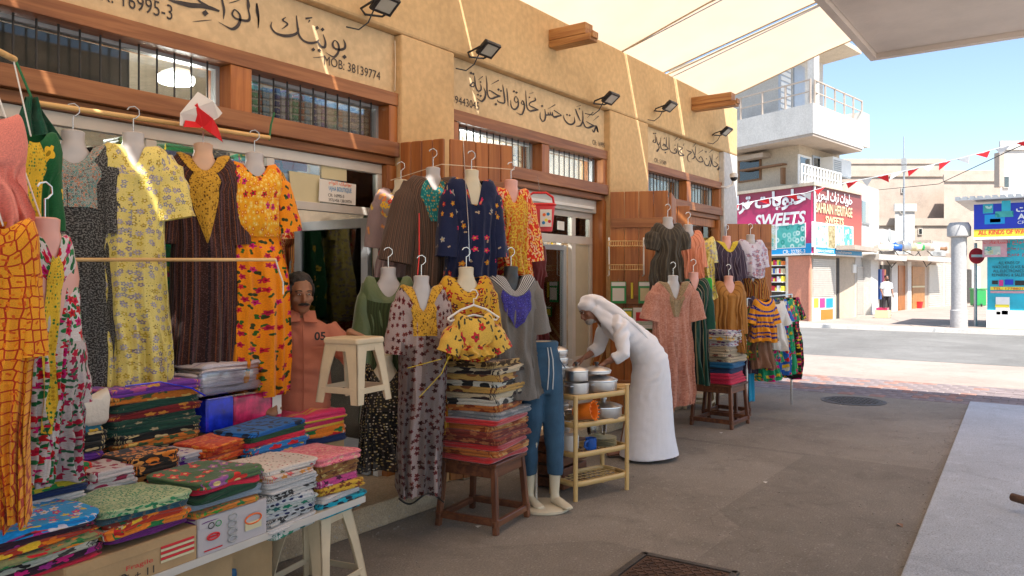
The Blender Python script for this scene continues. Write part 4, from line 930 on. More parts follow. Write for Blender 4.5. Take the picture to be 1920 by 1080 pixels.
G('maroon gown glimpsed behind the grey cotton dress', 1000, 470, 640, -34, dict(sh=.10, hem=.11, nd=.05, sl=.15, sr=.04, out=.01), F['maroon'], d=5.75, form=None, group=RM)
G('olive dress glimpsed under the taupe puffed dress', 1282, 530, 700, -44, dict(sh=.12, hem=.13, nd=.05), F['olive'], d=7.9, form=None, group=RR0)
# sheer black veil with gold beaded edge over the rose gown
vm = fabric('sheer black net', (.01, .01, .01), [], trans=.62)
tv = thing('veil', 'sheer black veil with yellow beaded edge draped over the rose print gown', 'veil', at_d(790, 560, 4.62))
m = MB()
def vf(a, b):
    u = lerp(lerp(752, 748, b), lerp(838, 832, b), a) + (40*(1 - b)*a if False else 0); return at_d(u, lerp(640, 935, b) + 10*math.sin(a*7), 4.66 - .05*math.sin(a*11 + b*2))
m.grid(vf, 22, 14, uvf=lambda a, b: (a*.4, b)); m.build('net', vm, tv, smooth=True, angle=180)
m = MB(); m.tube([vf(k/22, 1.0) for k in range(23)], .006, 5); m.build('hem', M['black'], tv)
m = MB()
for (ua, va), (ub, vb_) in (((765, 690), (828, 673)), ((842, 668), (828, 700)), ((828, 700), (786, 745))):
    a = at_d(ua, va, 4.58); b_ = at_d(ub, vb_, 4.58); m.tube([a, b_], .002, 5)
    for k in range(14): m.box(a.lerp(b_, k/14), (.0055, .0055, .0055), rz=.7)
m.build('beaded_edge', F['yelbraid'], tv)
# strings and chains that carry the cluster
def string(label, pts, r_=.0025, mat=None, cat='string'):
    return tag(MB().tube(pts, r_, 5).build(cat, mat or M['rope']), label, cat)
string('red cord hanging down the front of the brown kaftan', [at_d(786, 400, 5.0), at_d(786, 480, 4.9), at_d(783, 515, 4.8)], .004, M['red_pl'], 'cord')
string('steel chain of hooks hanging in front of the navy jacket', [at_d(868, 255, 5.1), at_d(872, 330, 5.05), at_d(878, 420, 4.98), at_d(880, 490, 4.95)], .003, M['chrome'], 'chain')
string('pale string stretched across the top of the open shutters', [at_d(733, 338, 5.5), at_d(828, 308, 5.3), at_d(965, 318, 5.55)], .003)

# ---- the farther cluster in front of the third shop
RR = 'garments hanging by the second pair of open shutters'
G('dark taupe short dress with puffed sleeves beside the wire rack', 1252, 425, 545, -42, dict(sh=.17, hem=.17, waist=.12, nd=.07, sl=.18, sr=.07, puff=.03, out=.08, amp=.25), F['darkgrey'], d=7.5, form='form_w', group=RR)
G('peach pleated dress half hidden by the taupe dress', 1290, 438, 560, -40, dict(sh=.17, hem=.20, nd=.08, sl=.3, sr=.06, out=.04, amp=.35, folds=12), F['peach'], d=7.9, form='form_w', group=RR)
G('dusty pink lace gown reaching almost to the ground', 1262, 535, 758, -40, dict(sh=.21, hem=.20, waist=.19, nd=.20, nw=.09, v=True, sl=.28, sr=.08, sr1=.10, out=.15, amp=.22), F['dustypink'], d=7.25, form='form_w', group=RR, yokes=[('ring', 0.0, .05, .5, F['dustyolive']), ('keyhole', .06, .26, .06, F['dustyolive'])])
G('dark green striped gown with cream bands beside the pink gown', 1300, 528, 720, -48, dict(sh=.17, hem=.16, nd=.14, v=True, sl=.42, sr=.06, out=.08, amp=.3), F['greenstripe'], d=7.6, form='form_p', sleeve_mat=F['greenplain'], group=RR)
G('plum striped dress with yellow collar, upper row far end', 1362, 458, 545, -40, dict(sh=.19, hem=.18, nd=.12, v=True, sl=.34, sr=.07, out=.08, amp=.25), F['purplestripe'], d=8.7, form='form_p', group=RR, yokes=[('ring', 0, .10, .5, F['yelbraid'])])
G('white embroidered tunic at the far end of the row', 1407, 455, 520, -42, dict(sh=.18, hem=.17, nd=.06, sl=.24, sr=.07, out=.06, amp=.2), F['whiteemb'], d=8.9, form='form_w', cat='tunic', name='tunic', group=RR)
G('rust and gold striped dress under the white tunic', 1408, 510, 610, -42, dict(sh=.17, hem=.18, nd=.18, v=True, sl=.3, sr=.07, out=.08, amp=.35, folds=12), F['ruststripe'], d=9.1, form='form_w', group=RR, hook=False)
G('camel brown gown with open front above the blanket table', 1366, 533, 660, -42, dict(sh=.19, hem=.19, nd=.16, sl=.5, sr=.06, out=.04, amp=.3, folds=10), F['camel'], d=8.5, form='form_p', group=RR)
G('yellow floral dress peeping out behind the peach dress', 1318, 450, 560, -60, dict(sh=.14, hem=.15, nd=.05, sl=.2, sr=.05, out=.02, amp=.3), F['yellow'], d=8.3, form=None, group=RR)
G('maroon and dark gown hanging low beside the camel gown', 1398, 560, 700, -42, dict(sh=.13, hem=.14, nd=.05, amp=.3), F['purplestripe'], d=9.0, form=None, group=RR)
# children's clothes on a rail at the far corner
rk = thing('clothes_rail', 'chrome clothes rail of bright children clothes at the far corner', 'clothes rail', gnd(1440, 706))
q0 = at_d(1400, 560, 8.9); q1 = at_d(1484, 552, 9.9); b0 = Vector((q0.x, q0.y, 0)); b1 = Vector((q1.x, q1.y, 0))
MB().tube([b0, q0, q1, b1], .014, 8).build('frame', M['chrome'], rk)
kid = [(1408, 575, 672, 'kids2', 'green patterned child dress, first on the clothes rail', 8.95), (1432, 566, 640, 'kids1', 'orange and blue banded child top on the clothes rail', 8.75), (1428, 600, 690, 'tan', 'tan pleated child skirt below the banded top', 8.9), (1412, 600, 690, 'maroon', 'maroon child skirt at the near end of the rail', 9.0),
       (1452, 570, 655, 'whitecot', 'white child blouse beside the banded top', 9.0), (1458, 566, 700, 'kids3', 'blue and yellow child dress on the clothes rail', 9.2), (1470, 564, 700, 'kids5', 'magenta and green child gown on the rail', 9.4),
       (1482, 562, 708, 'kids4', 'black floral child gown, last on the clothes rail', 9.6), (1440, 640, 712, 'kids5', 'bright green long child skirt at the foot of the rail', 9.1)]
for i, (u, a, b_, fb, lab, d) in enumerate(kid):
    G(lab, u, a, b_, -46 + i, dict(sh=.14, hem=.15, waist=.10, nd=.04, sl=.2, sr=.05, sr1=.06, out=.12, amp=.3), F[fb], d=d, form=None, cat='child clothes', name='child_dress', group='children clothes on the far rail', res=(60, 18))
# the pole that carries the garments at the left edge
pa_ = at_d(27, 111, 2.95); pb_ = at_d(-260, -30, 2.05)
tag(MB().tube([pa_, pb_], .0125, 10).build('pole', M['bamboo'], smooth=True), 'bamboo pole end entering the picture at the upper left edge', 'pole')
for (u, v, d, lab) in ((-14, 226, 2.55, 'thin cord carrying the salmon pink tunic'), (6, 424, 2.45, 'thin cord carrying the orange net print gown'), (58, 256, 2.95, 'thin cord carrying the dark green dress'), (84, 430, 2.72, 'thin cord carrying the white rose print dress')):
    q = at_d(u, v, d); k_ = min(1, max(0, (Vector((q.x, q.y, 0)) - Vector((pa_.x, pa_.y, 0))).dot(Vector((pb_.x - pa_.x, pb_.y - pa_.y, 0)))/((pb_.x - pa_.x)**2 + (pb_.y - pa_.y)**2)))
    string(lab, [q, pa_.lerp(pb_, k_)], .003, M['white_pl'], 'cord')
# ================================================================ SHUTTER LEAVES (each board a part)
def leaf(label, a, b, ztop, zbot=.17, nb=4, rails=(.12, .5, .88), mat='woodZ', group=None, dark=False):
    """boarded leaf standing between ground points a and b"""
    a = Vector((a[0], a[1], 0)); b = Vector((b[0], b[1], 0)); x = (b - a); W_ = x.length; x.normalize(); nrm = x.cross(Vector((0, 0, 1)))
    t = thing('wooden_shutter', label, 'shutter', a + Vector((0, 0, zbot)), math.atan2(x.y, x.x), group)
    Wm = wmat(t); H = ztop - zbot; bw = W_/nb
    src = MB().box((0, 0, H/2), (bw - .006, .026, H), cham=.004).xf(Wm).build('board', M[mat], t); src.location = (bw/2, 0, 0)
    for i in range(1, nb): share(src, t, Matrix.Translation((bw*(i + .5), random.uniform(-.001, .001), 0)), 'board')
    for r_ in rails:
        MB().box((W_/2, -.024, H*r_), (W_ - .03, .020, .10), cham=.004).xf(Wm).build('rail', M['woodX'], t)
        MB().box((W_/2, .024, H*r_), (W_ - .03, .020, .10), cham=.004).xf(Wm).build('rail', M['woodX'], t)
    return t
GS = 'boarded wooden shutters folded open between the shops'
leaf('brown boarded shutter leaf beside the first shop doorway behind the mauve dress', (4.10, 3.99), (4.16, 3.62), 2.60, group=GS, nb=4, rails=(.12, .5, .865))
leaf('brown boarded shutter leaf facing the lane behind the navy jacket', (4.19, 3.60), (4.70, 3.42), 2.60, group=GS, nb=5, rails=(.12, .5, .865))
leaf('tall orange brown shutter leaf carrying the white wire rack', (7.2, 3.96), (7.42, 3.40), 2.52, group=GS, nb=4, rails=(.14, .52, .86))
leaf('brown shutter leaf folded back behind the taupe short dress', (7.45, 3.39), (8.08, 3.62), 2.50, group=GS, nb=5, rails=(.14, .52, .86))
leaf('far brown shutter leaf behind the white embroidered tunic', (10.55, 3.95), (10.95, 3.45), 2.38, group=GS, nb=4, rails=(.14, .52, .86))
leaf('small brown shutter leaf hinged at the left of the third shop', (8.22, 3.97), (8.45, 3.6), 2.45, group=GS, nb=3, rails=(.14, .52, .86))

# ================================================================ SHOP FRONTS
def frame_bars(name, bars, mat, parent):
    for p0, p1 in bars: tbox(name, p0, p1, mat, parent, .003)
sf = thing('shopfront', 'white aluminium glazed front of the nearest shop behind the hanging dresses', 'shopfront', (2, 4.1, .16))
A1, A2 = 4.10, 4.15
frame_bars('frame', [((-2.5, A1, 2.37), (4.018, A2, 2.437)), ((3.08, A1, 2.06), (4.018, A2, 2.115)), ((3.02, A1, .165), (3.078, A2, 2.367)), ((3.975, A1, .165), (4.018, A2, 2.058)), ((3.975, A1, 2.117), (4.018, A2, 2.367)),
                     ((2.24, A1, .165), (2.30, A2, 2.367)), ((1.0, A1, .165), (1.06, A2, 2.367)), ((-.4, A1, .165), (-.34, A2, 2.367))], M['alu'], sf)
for x0, x1, z0, z1 in ((3.08, 3.975, 2.117, 2.367), (2.302, 3.018, .17, 2.367), (1.062, 2.238, .17, 2.367), (-.338, .998, .17, 2.367)):
    MB().span((x0, 4.123, z0), (x1, 4.129, z1)).build('pane', M['glass'], sf)
# notices behind/over the transom glass
M['poster'] = plain('cream paper', (.62, .55, .34), .8, 0, .04); M['paper'] = plain('white paper', (.75, .72, .66), .7, 0, .03)
def sheetq(label, pts, Y, mat, cat='poster', name='poster', thick=.004):
    m = MB(); P = [on_y(u, v, Y) for u, v in pts]; m.v = P + [q + Vector((0, thick, 0)) for q in P]; k = len(P)
    m.face(list(range(k))); m.face(list(range(2*k - 1, k - 1, -1)))
    for i in range(k): m.face([i, k + i, k + (i + 1) % k, (i + 1) % k])
    return tag(m.build(name, mat), label, cat)
sheetq('wide blank cream poster low in the transom window', [(542, 320), (600, 329), (600, 384), (548, 376)], 4.118, M['poster'])
sheetq('square cream poster above the boutique notice in the transom', [(603, 303), (650, 309), (650, 340), (603, 333)], 4.117, M['poster'])
M['redcloth'] = plain('red cloth', (.5, .01, .01), .9)
sheetq('red cloth panel inside the transom window', [(528, 284), (576, 294), (576, 322), (532, 317)], 4.14, M['redcloth'], 'cloth', 'red_cloth')
sg = thing('shop_notice', 'small white boutique notice with orange Arabic and blue English lettering', 'sign', on_y(632, 362, 4.09))
m = MB(); P = [on_y(u, v, 4.096) for u, v in ((599, 335), (667, 346), (666, 385), (597, 377))]; m.v = P; m.face(range(4)); o = m.build('board', M['paper'], sg); sd = o.modifiers.new('solid', 'SOLIDIFY'); sd.thickness = .003
M['p_or'] = plain('orange print', (.75, .14, .02), .6, 0, .02); M['p_bl'] = plain('blue print', (.01, .22, .48), .6, 0, .02); M['p_bk'] = plain('black print', (.02, .02, .02), .6, 0, .02)
M['p_wh'] = plain('white print', (.8, .8, .78), .5, 0, .02); M['p_yl'] = plain('yellow print', (.80, .68, .05), .5, 0, .02); M['p_rd'] = plain('red print', (.6, .02, .03), .5, 0, .02)
for body, u, v, mt, w_, h_ in ((arabic('بوتيك الواجهة'), 632, 344, 'p_or', .25, .035), ('ALWAJHA BOUTIQUE', 632, 356, 'p_bl', .255, .040), ('CR: 16995-3', 630, 367, 'p_bk', .14, .022), ('Mob: 39761456 / 38139774', 632, 376, 'p_bk', .255, .022)):
    lettering(body, on_y(u, v, 4.0935), (1, -.02, 0), M[mt], width=w_, height=h_, parent=sg, bold=.01)
# door leaf swung into the shop
dl = thing('glass_door', 'grey framed glass door swung open into the nearest shop', 'door', (3.97, 4.16, .16))
D0, D1 = 4.17, 5.0
frame_bars('frame', [((3.94, D0, .17), (3.98, D0 + .07, 2.05)), ((3.94, D1 - .07, .17), (3.98, D1, 2.05)), ((3.94, D0 + .07, 1.98), (3.98, D1 - .07, 2.05)), ((3.94, D0 + .07, .17), (3.98, D1 - .07, .42))], M['alu2'], dl)
MB().span((3.957, D0 + .07, .42), (3.963, D1 - .07, 1.98)).build('pane', M['glassd'], dl)
MB().tube([(3.92, D1 - .035, 1.0), (3.90, D1 - .035, 1.03), (3.90, D1 - .035, 1.27), (3.92, D1 - .035, 1.3)], .009, 6).build('handle', M['chrome'], dl, smooth=True)
# goods inside the first shop: rails of clothes, shelves of folded cloth
colsets = ['olive', 'navy', 'mustard', 'greenyellow', 'kids3', 'whitered', 'blackgold', 'mauve', 'redspot', 'kids5', 'greyrose', 'purplestripe', 'kids4', 'teal_yoke', 'peach', 'brownpin', 'yellow', 'ruststripe']
protos = {}
def inner(fb):
    """a cheaper garment for the racks inside; cached"""
    if fb in protos: return protos[fb]
    Sf, sh, bb = garment_surface(dict(L=1.05, sh=.19, hem=.2, waist=.15, nd=.08, amp=.3, folds=7, seed=hash(fb) % 7 + .3))
    return None
def inside(label, P, yaw, fb, L_=1.0, group='clothes on racks inside the shops'):
    key = (fb, L_)
    if key in protos:
        return dup(protos[key], P, R(yaw), label)
    t = garment(label, Vector(P), R(yaw), dict(L=L_, sh=.18, hem=.19, waist=.15, nd=.06, amp=.35, folds=7, seed=len(protos)*1.7, sl=.25, sr=.06, out=.06), F[fb], form=None, cat='garment', name='hanging_garment', group=group, res=(32, 14))
    protos[key] = t; return t
where = ['left', 'middle', 'right']; names = {k: F[k].name for k in F}
rnd = random.Random(5)
k = 0
for row, (Y, zt, n, x0, x1) in enumerate(((4.75, 2.28, 11, .3, 3.0), (5.35, 2.30, 9, 1.2, 3.9), (5.9, 2.1, 8, 2.0, 4.2))):
    for i in range(n):
        fb = colsets[(k*5 + row*3) % len(colsets)]; k += 1
        if (fb, 1.0) in protos and row == 0 and i > 8: pass
        inside('%s garment, place %d on the %s rack in the nearest shop' % (names[fb], i + 1, ('front', 'second', 'rear')[row]), (lerp(x0, x1, i/(n - 1)), Y + rnd.uniform(-.04, .04), zt - rnd.uniform(0, .08)), rnd.uniform(-40, -10), fb)
    tag(MB().tube([(x0 - .3, Y, zt + .1), (x1 + .25, Y, zt + .1)], .012, 8).build('rail', M['chrome']), '%s clothes rail inside the nearest shop' % ('front', 'second', 'rear')[row], 'rail')
# along the party wall beside the open door (seen through its glass)
for i in range(6):
    fb = colsets[(i*4 + 1) % len(colsets)]
    inside('%s garment, place %d on the wall behind the glass door' % (names[fb], i + 1), (4.15, 4.55 + i*.17, 1.95 - .05*(i % 2)), -90 + rnd.uniform(-14, 14), fb)
shf = thing('wall_shelf', 'high shelf of folded cloth above the garments inside the nearest shop', 'shelf', (3.0, 5.1, 2.1))
MB().span((2.5, 5.1, 2.42), (4.2, 5.5, 2.45)).build('board', M['cream'], shf)
def fold_mesh(m, c, w_, d_, h_, rz=0, seed=0.0, layers=2, n=28, wr=.006):
    Mx = Matrix.Translation(c) @ Matrix.Rotation(rz, 4, 'Z')
    prof = [(.0, 0)]
    prof = [(.02, 0.0), (.93, .02)]
    for k_ in range(layers):
        z0 = k_/layers; dz = 1/layers
        prof += [(.985, z0 + dz*.18), (1.0, z0 + dz*.5), (.985, z0 + dz*.82)]
        if k_ < layers - 1: prof.append((.955, z0 + dz))
    prof += [(.94, .97), (.62, 1.0), (.3, 1.0), (.02, 1.0)]
    b0 = len(m.v); K = len(prof)
    for j, (r_, z) in enumerate(prof):
        for i in range(n):
            a = 2*PI*i/n; ca, sa = math.cos(a), math.sin(a)
            x = math.copysign(abs(ca)**.17, ca)*r_*w_/2; y = math.copysign(abs(sa)**.17, sa)*r_*d_/2
            q = noise.noise(Vector((x*9 + seed, y*9, z*1.5 + seed*2)))
            q2 = noise.noise(Vector((x*26 + seed, y*26, z + seed*3)))
            xx = x*(1 + .09*q) ; yy = y*(1 + .09*noise.noise(Vector((y*8, x*8 + seed, z*2))))
            m.v.append(Mx @ Vector((xx, yy, z*h_ + wr*(q*1.6 + q2*.8)*(1 if z > .5 else .3) + wr*.6*noise.noise(Vector((x*12 + seed, y*12, seed))))))
    per = 2*(w_ + d_)
    for j in range(K - 1):
        for i in range(n):
            i2 = (i + 1) % n; q = [b0 + j*n + i, b0 + j*n + i2, b0 + (j + 1)*n + i2, b0 + (j + 1)*n + i]
            def uvp(jj, ii):
                r_, z = prof[jj]; a = 2*PI*ii/n; ca, sa = math.cos(a), math.sin(a)
                if prof[j][1] > .96 and prof[j][0] < .95 or j == 0: return (math.copysign(abs(ca)**.17, ca)*r_*w_/2 + seed, math.copysign(abs(sa)**.17, sa)*r_*d_/2)
                return (seed + per*ii/n, z*h_*1.0 + d_/2)
            m.face(q, [uvp(j, i), uvp(j, i + 1), uvp(j + 1, i + 1), uvp(j + 1, i)])
    return m
ORD = ['top', 'second', 'third', 'fourth', 'fifth', 'sixth', 'seventh', 'eighth', 'ninth', 'tenth', 'eleventh', 'twelfth', 'thirteenth', 'fourteenth', 'fifteenth', 'sixteenth']
PILE = {}
def pile(desc, P, rz, w_, d_, items, group, cat='folded cloth', name='folded_cloth', jit=.012, layers=2, wr=.006):
    """items from the bottom up: (fabric key or material, thickness, colour words)"""
    z = P[2]; n = len(items); PILE[desc] = 0
    for i, (fb, h_, words) in enumerate(items):
        mt = F[fb] if isinstance(fb, str) else fb; m = MB()
        c = (P[0] + random.uniform(-jit, jit), P[1] + random.uniform(-jit, jit), z)
        fold_mesh(m, c, w_*random.uniform(.90, 1.03), d_*random.uniform(.92, 1.03), h_*1.10, rz + random.uniform(-.09, .09), random.random()*20, layers, wr=wr)
        k_ = n - i
        pos = 'on top of' if k_ == 1 else '%s from the top of' % ORD[k_ - 1] if k_ <= 16 else 'near the bottom of'
        if n == 1: pos = 'lying alone as'
        tag(m.build(name, mt, smooth=True, angle=180), '%s, %s %s' % (words, pos, desc), cat, group); z += h_
    return z
for i, (x, fb) in enumerate(((2.75, 'kids5'), (3.05, 'navy'), (3.35, 'kids3'), (3.65, 'mustard'), (3.95, 'purplestripe'))):
    pile('pile %s on the high shelf' % ('one', 'two', 'three', 'four', 'five')[i], (x, 5.27, 2.452), 0, .26, .3, [(fb, .05, names[fb]), (colsets[(i*3) % 18], .05, names[colsets[(i*3) % 18]])], 'cloths on the high shelf')
# packed books of cloth behind the barred light
pk = [(.65, .6, .68), (.42, .26, .55), (.7, .68, .5), (.14, .45, .25), (.6, .2, .12), (.3, .45, .6), (.75, .72, .68), (.08, .10, .3)]
tb = None; x = 2.9; i = 0
pmat = [fabric('packet print %d' % q, c, [('dot', 40, .3, [sc(c, .5), (.5, .5, .45)], None, .5)], stripes=(.045, [(0, c), (.55, (.55, .53, .5)), (.75, sc(c, .5))], 'V')) for q, c in enumerate(pk)]
while x < 4.0:
    w_ = rnd.uniform(.025, .055); m = MB(); h_ = rnd.uniform(.19, .24)
    m.box((x + w_/2, 4.29, 2.625 + h_/2), (w_ - .004, .11, h_), cham=.003)
    for fi in range(len(m.f)):
        m.uv[fi] = [(m.v[v].x*1.3 + m.v[v].y, m.v[v].z) for v in m.f[fi]]
    tag(m.build('cloth_packet', pmat[i % 8]), '%s upright cloth packet standing behind the barred light' % (['cream', 'violet', 'ivory', 'green', 'rust', 'pale blue', 'white', 'navy'][i % 8]), 'packet', 'upright cloth packets behind the barred light'); x += w_ + .002; i += 1
wallbox('ledge', (-2.5, 4.305, 2.56), (4.1, 4.6, 2.6), M['cream'], .002)
# garment-print hanging in the glazing of transom, a round lamp
M['lamp'] = emit('lit lamp', (1, .97, .92), 6.0)
def ceiling_lamp(label, P, r_=None, L_=None, power=25):
    t = thing('ceiling_lamp', label, 'lamp', P)
    if r_: MB().lathe([(r_, .03), (r_, 0), (r_*.95, -.012), (.002, -.016)], P, 24).build('diffuser', M['lamp'], t)
    else: MB().box(P, (L_, .05, .04), cham=.01).build('tube', M['lamp'], t)
    MB().box((P[0], P[1], P[2] + .05), ((r_ or L_)*1.02, (r_ or .035)*1.6, .035)).build('base', M['white_pl'], t)
    ld = bpy.data.lights.new('lamp_light', 'POINT'); ld.energy = power; ld.shadow_soft_size = .12; ld.color = (1, .95, .88)
    lo = bpy.data.objects.new('lamp_light', ld); C.objects.link(lo); lo.parent = t; lo.location = (0, 0, -.12)
    return t
ceiling_lamp('round glowing lamp on the ceiling of the nearest shop', (2.72, 4.62, 2.86), r_=.11, power=10)
ceiling_lamp('added round lamp brightening the clothes deeper in the nearest shop', (2.4, 6.4, 3.0), r_=.12, power=34)  # added lamp, lifts the dark rear of the shop
ceiling_lamp('tube lamp on the ceiling of the housewares shop', (6.3, 5.2, 2.75), L_=1.1, power=70)
ceiling_lamp('added tube lamp lighting the farthest shop from its ceiling', (9.3, 5.6, 2.9), L_=1.1, power=24)  # added lamp so the farthest shop is not black inside
wallbox('ceiling', (-2.6, 4.6, 3.1), (4.3, 7.98, 3.2), M['cream'], 0); wallbox('ceiling', (4.5, 4.6, 3.1), (7.6, 7.98, 3.2), M['cream'], 0); wallbox('ceiling', (7.8, 4.6, 3.1), (11.1, 7.98, 3.2), M['cream'], 0)

# ---- second shop front
s2 = thing('shopfront', 'white aluminium front of the housewares shop with fixed side panel', 'shopfront', (5.9, 4.2, .12))
B1, B2 = 4.17, 4.22
tbox('shutter_box', (4.81, 4.12, 2.30), (7.195, 4.30, 2.437), M['shut'], s2, .01)
tbox('light_strip', (4.9, 4.09, 2.335), (7.1, 4.118, 2.365), M['white_pl'], s2, .004)
frame_bars('frame', [((4.81, B1, 2.245), (7.195, B2, 2.297)), ((4.81, B1, 1.97), (7.195, B2, 2.05)), ((6.78, B1, .165), (6.85, B2, 1.968)), ((6.78, B1, 2.052), (6.85, B2, 2.243)), ((7.14, B1, .165), (7.195, B2, 1.968)), ((7.14, B1, 2.052), (7.195, B2, 2.243)), ((5.75, B1, .165), (5.82, B2, 1.968)), ((5.75, B1, 2.052), (5.82, B2, 2.243)), ((4.81, B1, .165), (4.86, B2, 1.968)), ((6.852, B1, .17), (7.138, B2, .8))], M['alu'], s2)
M['creamglass'] = plain('cream blind behind glass', (.52, .46, .33), .25, 0, .06)
MB().span((6.853, 4.19, .8), (7.138, 4.2, 1.967)).build('blind', M['creamglass'], s2)
for x0, x1, z0, z1 in ((4.862, 5.748, .17, 1.967), (4.862, 5.748, 2.052, 2.242), (5.822, 6.778, 2.052, 2.242), (6.852, 7.138, 2.052, 2.242)): MB().span((x0, 4.192, z0), (x1, 4.198, z1)).build('pane', M['glass'], s2)
d2 = thing('glass_door', 'glass door of the housewares shop behind the bending man', 'door', (6.7, 4.25, .12))
frame_bars('frame', [((5.83, 4.23, .17), (5.885, 4.265, 1.95)), ((6.715, 4.23, .17), (6.77, 4.265, 1.95)), ((5.886, 4.23, 1.90), (6.714, 4.265, 1.95)), ((5.886, 4.23, .17), (6.714, 4.265, .27))], M['alu2'], d2)
MB().span((5.886, 4.245, .27), (6.714, 4.251, 1.90)).build('pane', M['glassd'], d2)
MB().tube([(5.93, 4.22, .95), (5.93, 4.19, .97), (5.93, 4.19, 1.2), (5.93, 4.22, 1.22)], .009, 6).build('handle', M['chrome'], d2, smooth=True)
lettering('HASSAN MAKHLOOQ', (5.42, 4.19, 2.72), (1, 0, 0), M['p_bk'], width=1.0, height=.06, parent=bld, name='window_lettering')
sheetq('white price list taped inside the housewares transom', [(1046, 414), (1058, 416), (1058, 432), (1046, 430)], 4.185, M['paper'], 'notice', 'notice')
# shelves of pots and boxes inside the second shop
def shelving(label, x0, x1, y, zs, seed):
    t = thing('shelving_unit', label, 'shelves', (x0, y, .15)); r_ = random.Random(seed)
    for x in (x0, x1): MB().span((x - .02, y, .15), (x + .02, y + .35, zs[-1] + .3)).build('upright', M['grey_pl'], t)
    for j, z in enumerate(zs): MB().span((x0 + .02, y, z), (x1 - .02, y + .35, z + .02)).build('shelf', M['grey_pl'], t)
    return t
SC = [('steel', 'pot'), ('blue_pl', 'tub'), ('p_rd', 'box'), ('white_pl', 'bowl'), ('steel', 'kettle'), ('green_pl', 'tub'), ('pink_pl', 'box'), ('p_yl', 'box'), ('black', 'pan')]
M['blue_pl'] = plain('blue plastic', (.02, .10, .40), .35, 0, .05); M['green_pl'] = plain('green plastic', (.03, .30, .08), .4, 0, .05); M['pink_pl'] = plain('pink plastic', (.6, .03, .22), .35, 0, .05); M['orange_pl'] = plain('orange plastic', (.80, .20, .02), .35, 0, .05)
def houseware(lab, P, r_, h_, mt, cat, grp):
    t = thing(cat, lab, cat, P, 0, grp)
    if cat == 'box': MB().box((P[0], P[1], P[2] + h_/2), (r_*1.7, r_*1.4, h_), cham=.004).build('carton', M[mt], t); MB().box((P[0], P[1] - r_*.705, P[2] + h_*.5), (r_*1.2, .003, h_*.45)).build('label_panel', M['paper'], t)
    else:
        MB().lathe([(r_*.9, 0), (r_, h_*.1), (r_, h_*.8), (r_*1.05, h_*.82), (r_*.5, h_*.93), (.01, h_*.95)], P, 18).build('vessel', M[mt], t, smooth=True)
        MB().lathe([(r_*.12, h_*.94), (r_*.2, h_*1.02), (.003, h_*1.05)], P, 10).build('knob', M['black'], t, smooth=True)
    return t
wshelf = [(4.9, 5.7, 4.55, (.3, .75, 1.15, 1.5, 1.85), 3, 'left'), (5.85, 6.7, 5.1, (.3, .7, 1.05, 1.4, 1.75), 4, 'middle'), (6.75, 7.5, 4.75, (.3, .7, 1.1, 1.5, 1.9), 6, 'right')]
for (x0, x1, y, zs, sd, nm) in wshelf:
    shelving('grey %s shelving of housewares inside the second shop' % nm, x0, x1, y, zs, sd); r_ = random.Random(sd)
    for j, z in enumerate(zs):
        x = x0 + .1; i = 0
        while x < x1 - .08:
            rr = r_.uniform(.05, .085); mt, ct = SC[r_.randrange(len(SC))]; i += 1
            houseware('%s %s on the %s shelving inside the housewares shop' % (M[mt].name, ct, nm), (x + rr, y + .12, z + .021), rr, r_.uniform(.12, .26), mt, ct, 'housewares on the shelves of the second shop'); x += rr*2 + .02
# ---- third shop: panelled upper light and clothes in the dark
s3_ = thing('shopfront', 'brown timber front of the farthest shop with a small pane', 'shopfront', (9.4, 4.1, .12))
frame_bars('frame', [((8.275, 4.10, 2.33), (10.505, 4.16, 2.437)), ((8.275, 4.10, 2.0), (10.505, 4.16, 2.08)), ((9.35, 4.10, 2.082), (9.43, 4.16, 2.328)), ((8.275, 4.10, .15), (8.36, 4.16, 1.998)), ((10.42, 4.10, .15), (10.505, 4.16, 1.998))], M['woodZ'], s3_)
for x0, x1 in ((8.276, 9.348), (9.432, 10.504)): MB().span((x0, 4.125, 2.082), (x1, 4.131, 2.328)).build('pane', M['glass'], s3_)
for i in range(12):
    fb = colsets[(i*7 + 3) % 18]; inside('%s garment, place %d inside the farthest shop' % (names[fb], i + 1), (8.1 + i*.22, 4.75 + .1*(i % 3), 2.0 - .1*(i % 2)), rnd.uniform(-50, -10), fb)
# ---- things on the tall leaf: wire rack, packets
Lx = Vector((.366, -.93, 0)).normalized()  # along the leaf from the hinge to its free edge
Ln_ = Vector((-.93, -.366, 0)).normalized()  # out of the leaf towards the lane
def lp(u, v, off=.06):
    """point on the plane of the tall leaf under pixel, lifted off its boards"""
    o_ = Vector((7.2, 3.96, 0)) + Ln_*off; k_ = kk(u); f = Vector((CT + k_*ST, ST - k_*CT, 0)); d = o_.dot(Ln_)/f.dot(Ln_); return Vector((f.x*d, f.y*d, EYE + (HZ - v)*d/FPX))
wr = thing('wire_rack', 'white wire rack with two orange shelves hung on the tall shutter', 'rack', lp(1175, 520))
for u in (1142, 1207): MB().tube([lp(u, 446, .05), lp(u, 450, .09), lp(u, 515, .09), lp(u - 2, 517, .05)], .008, 6).build('side_wire', M['white_pl'], wr, smooth=True)
for v in (462, 506):
    m = MB(); a = lp(1144, v, .05); b = lp(1206, v, .05)
    for dz in (0, .05): m.tube([a + Vector((0, 0, dz)), a + Ln_*.12 + Vector((0, 0, dz)), b + Ln_*.12 + Vector((0, 0, dz)), b + Vector((0, 0, dz))], .006, 6)
    for i in range(15): q = a.lerp(b, i/14); m.tube([q, q + Ln_*.12, q + Ln_*.12 + Vector((0, 0, .05))], .004, 5)
    m.build('wire_shelf', M['bamboo'], wr)
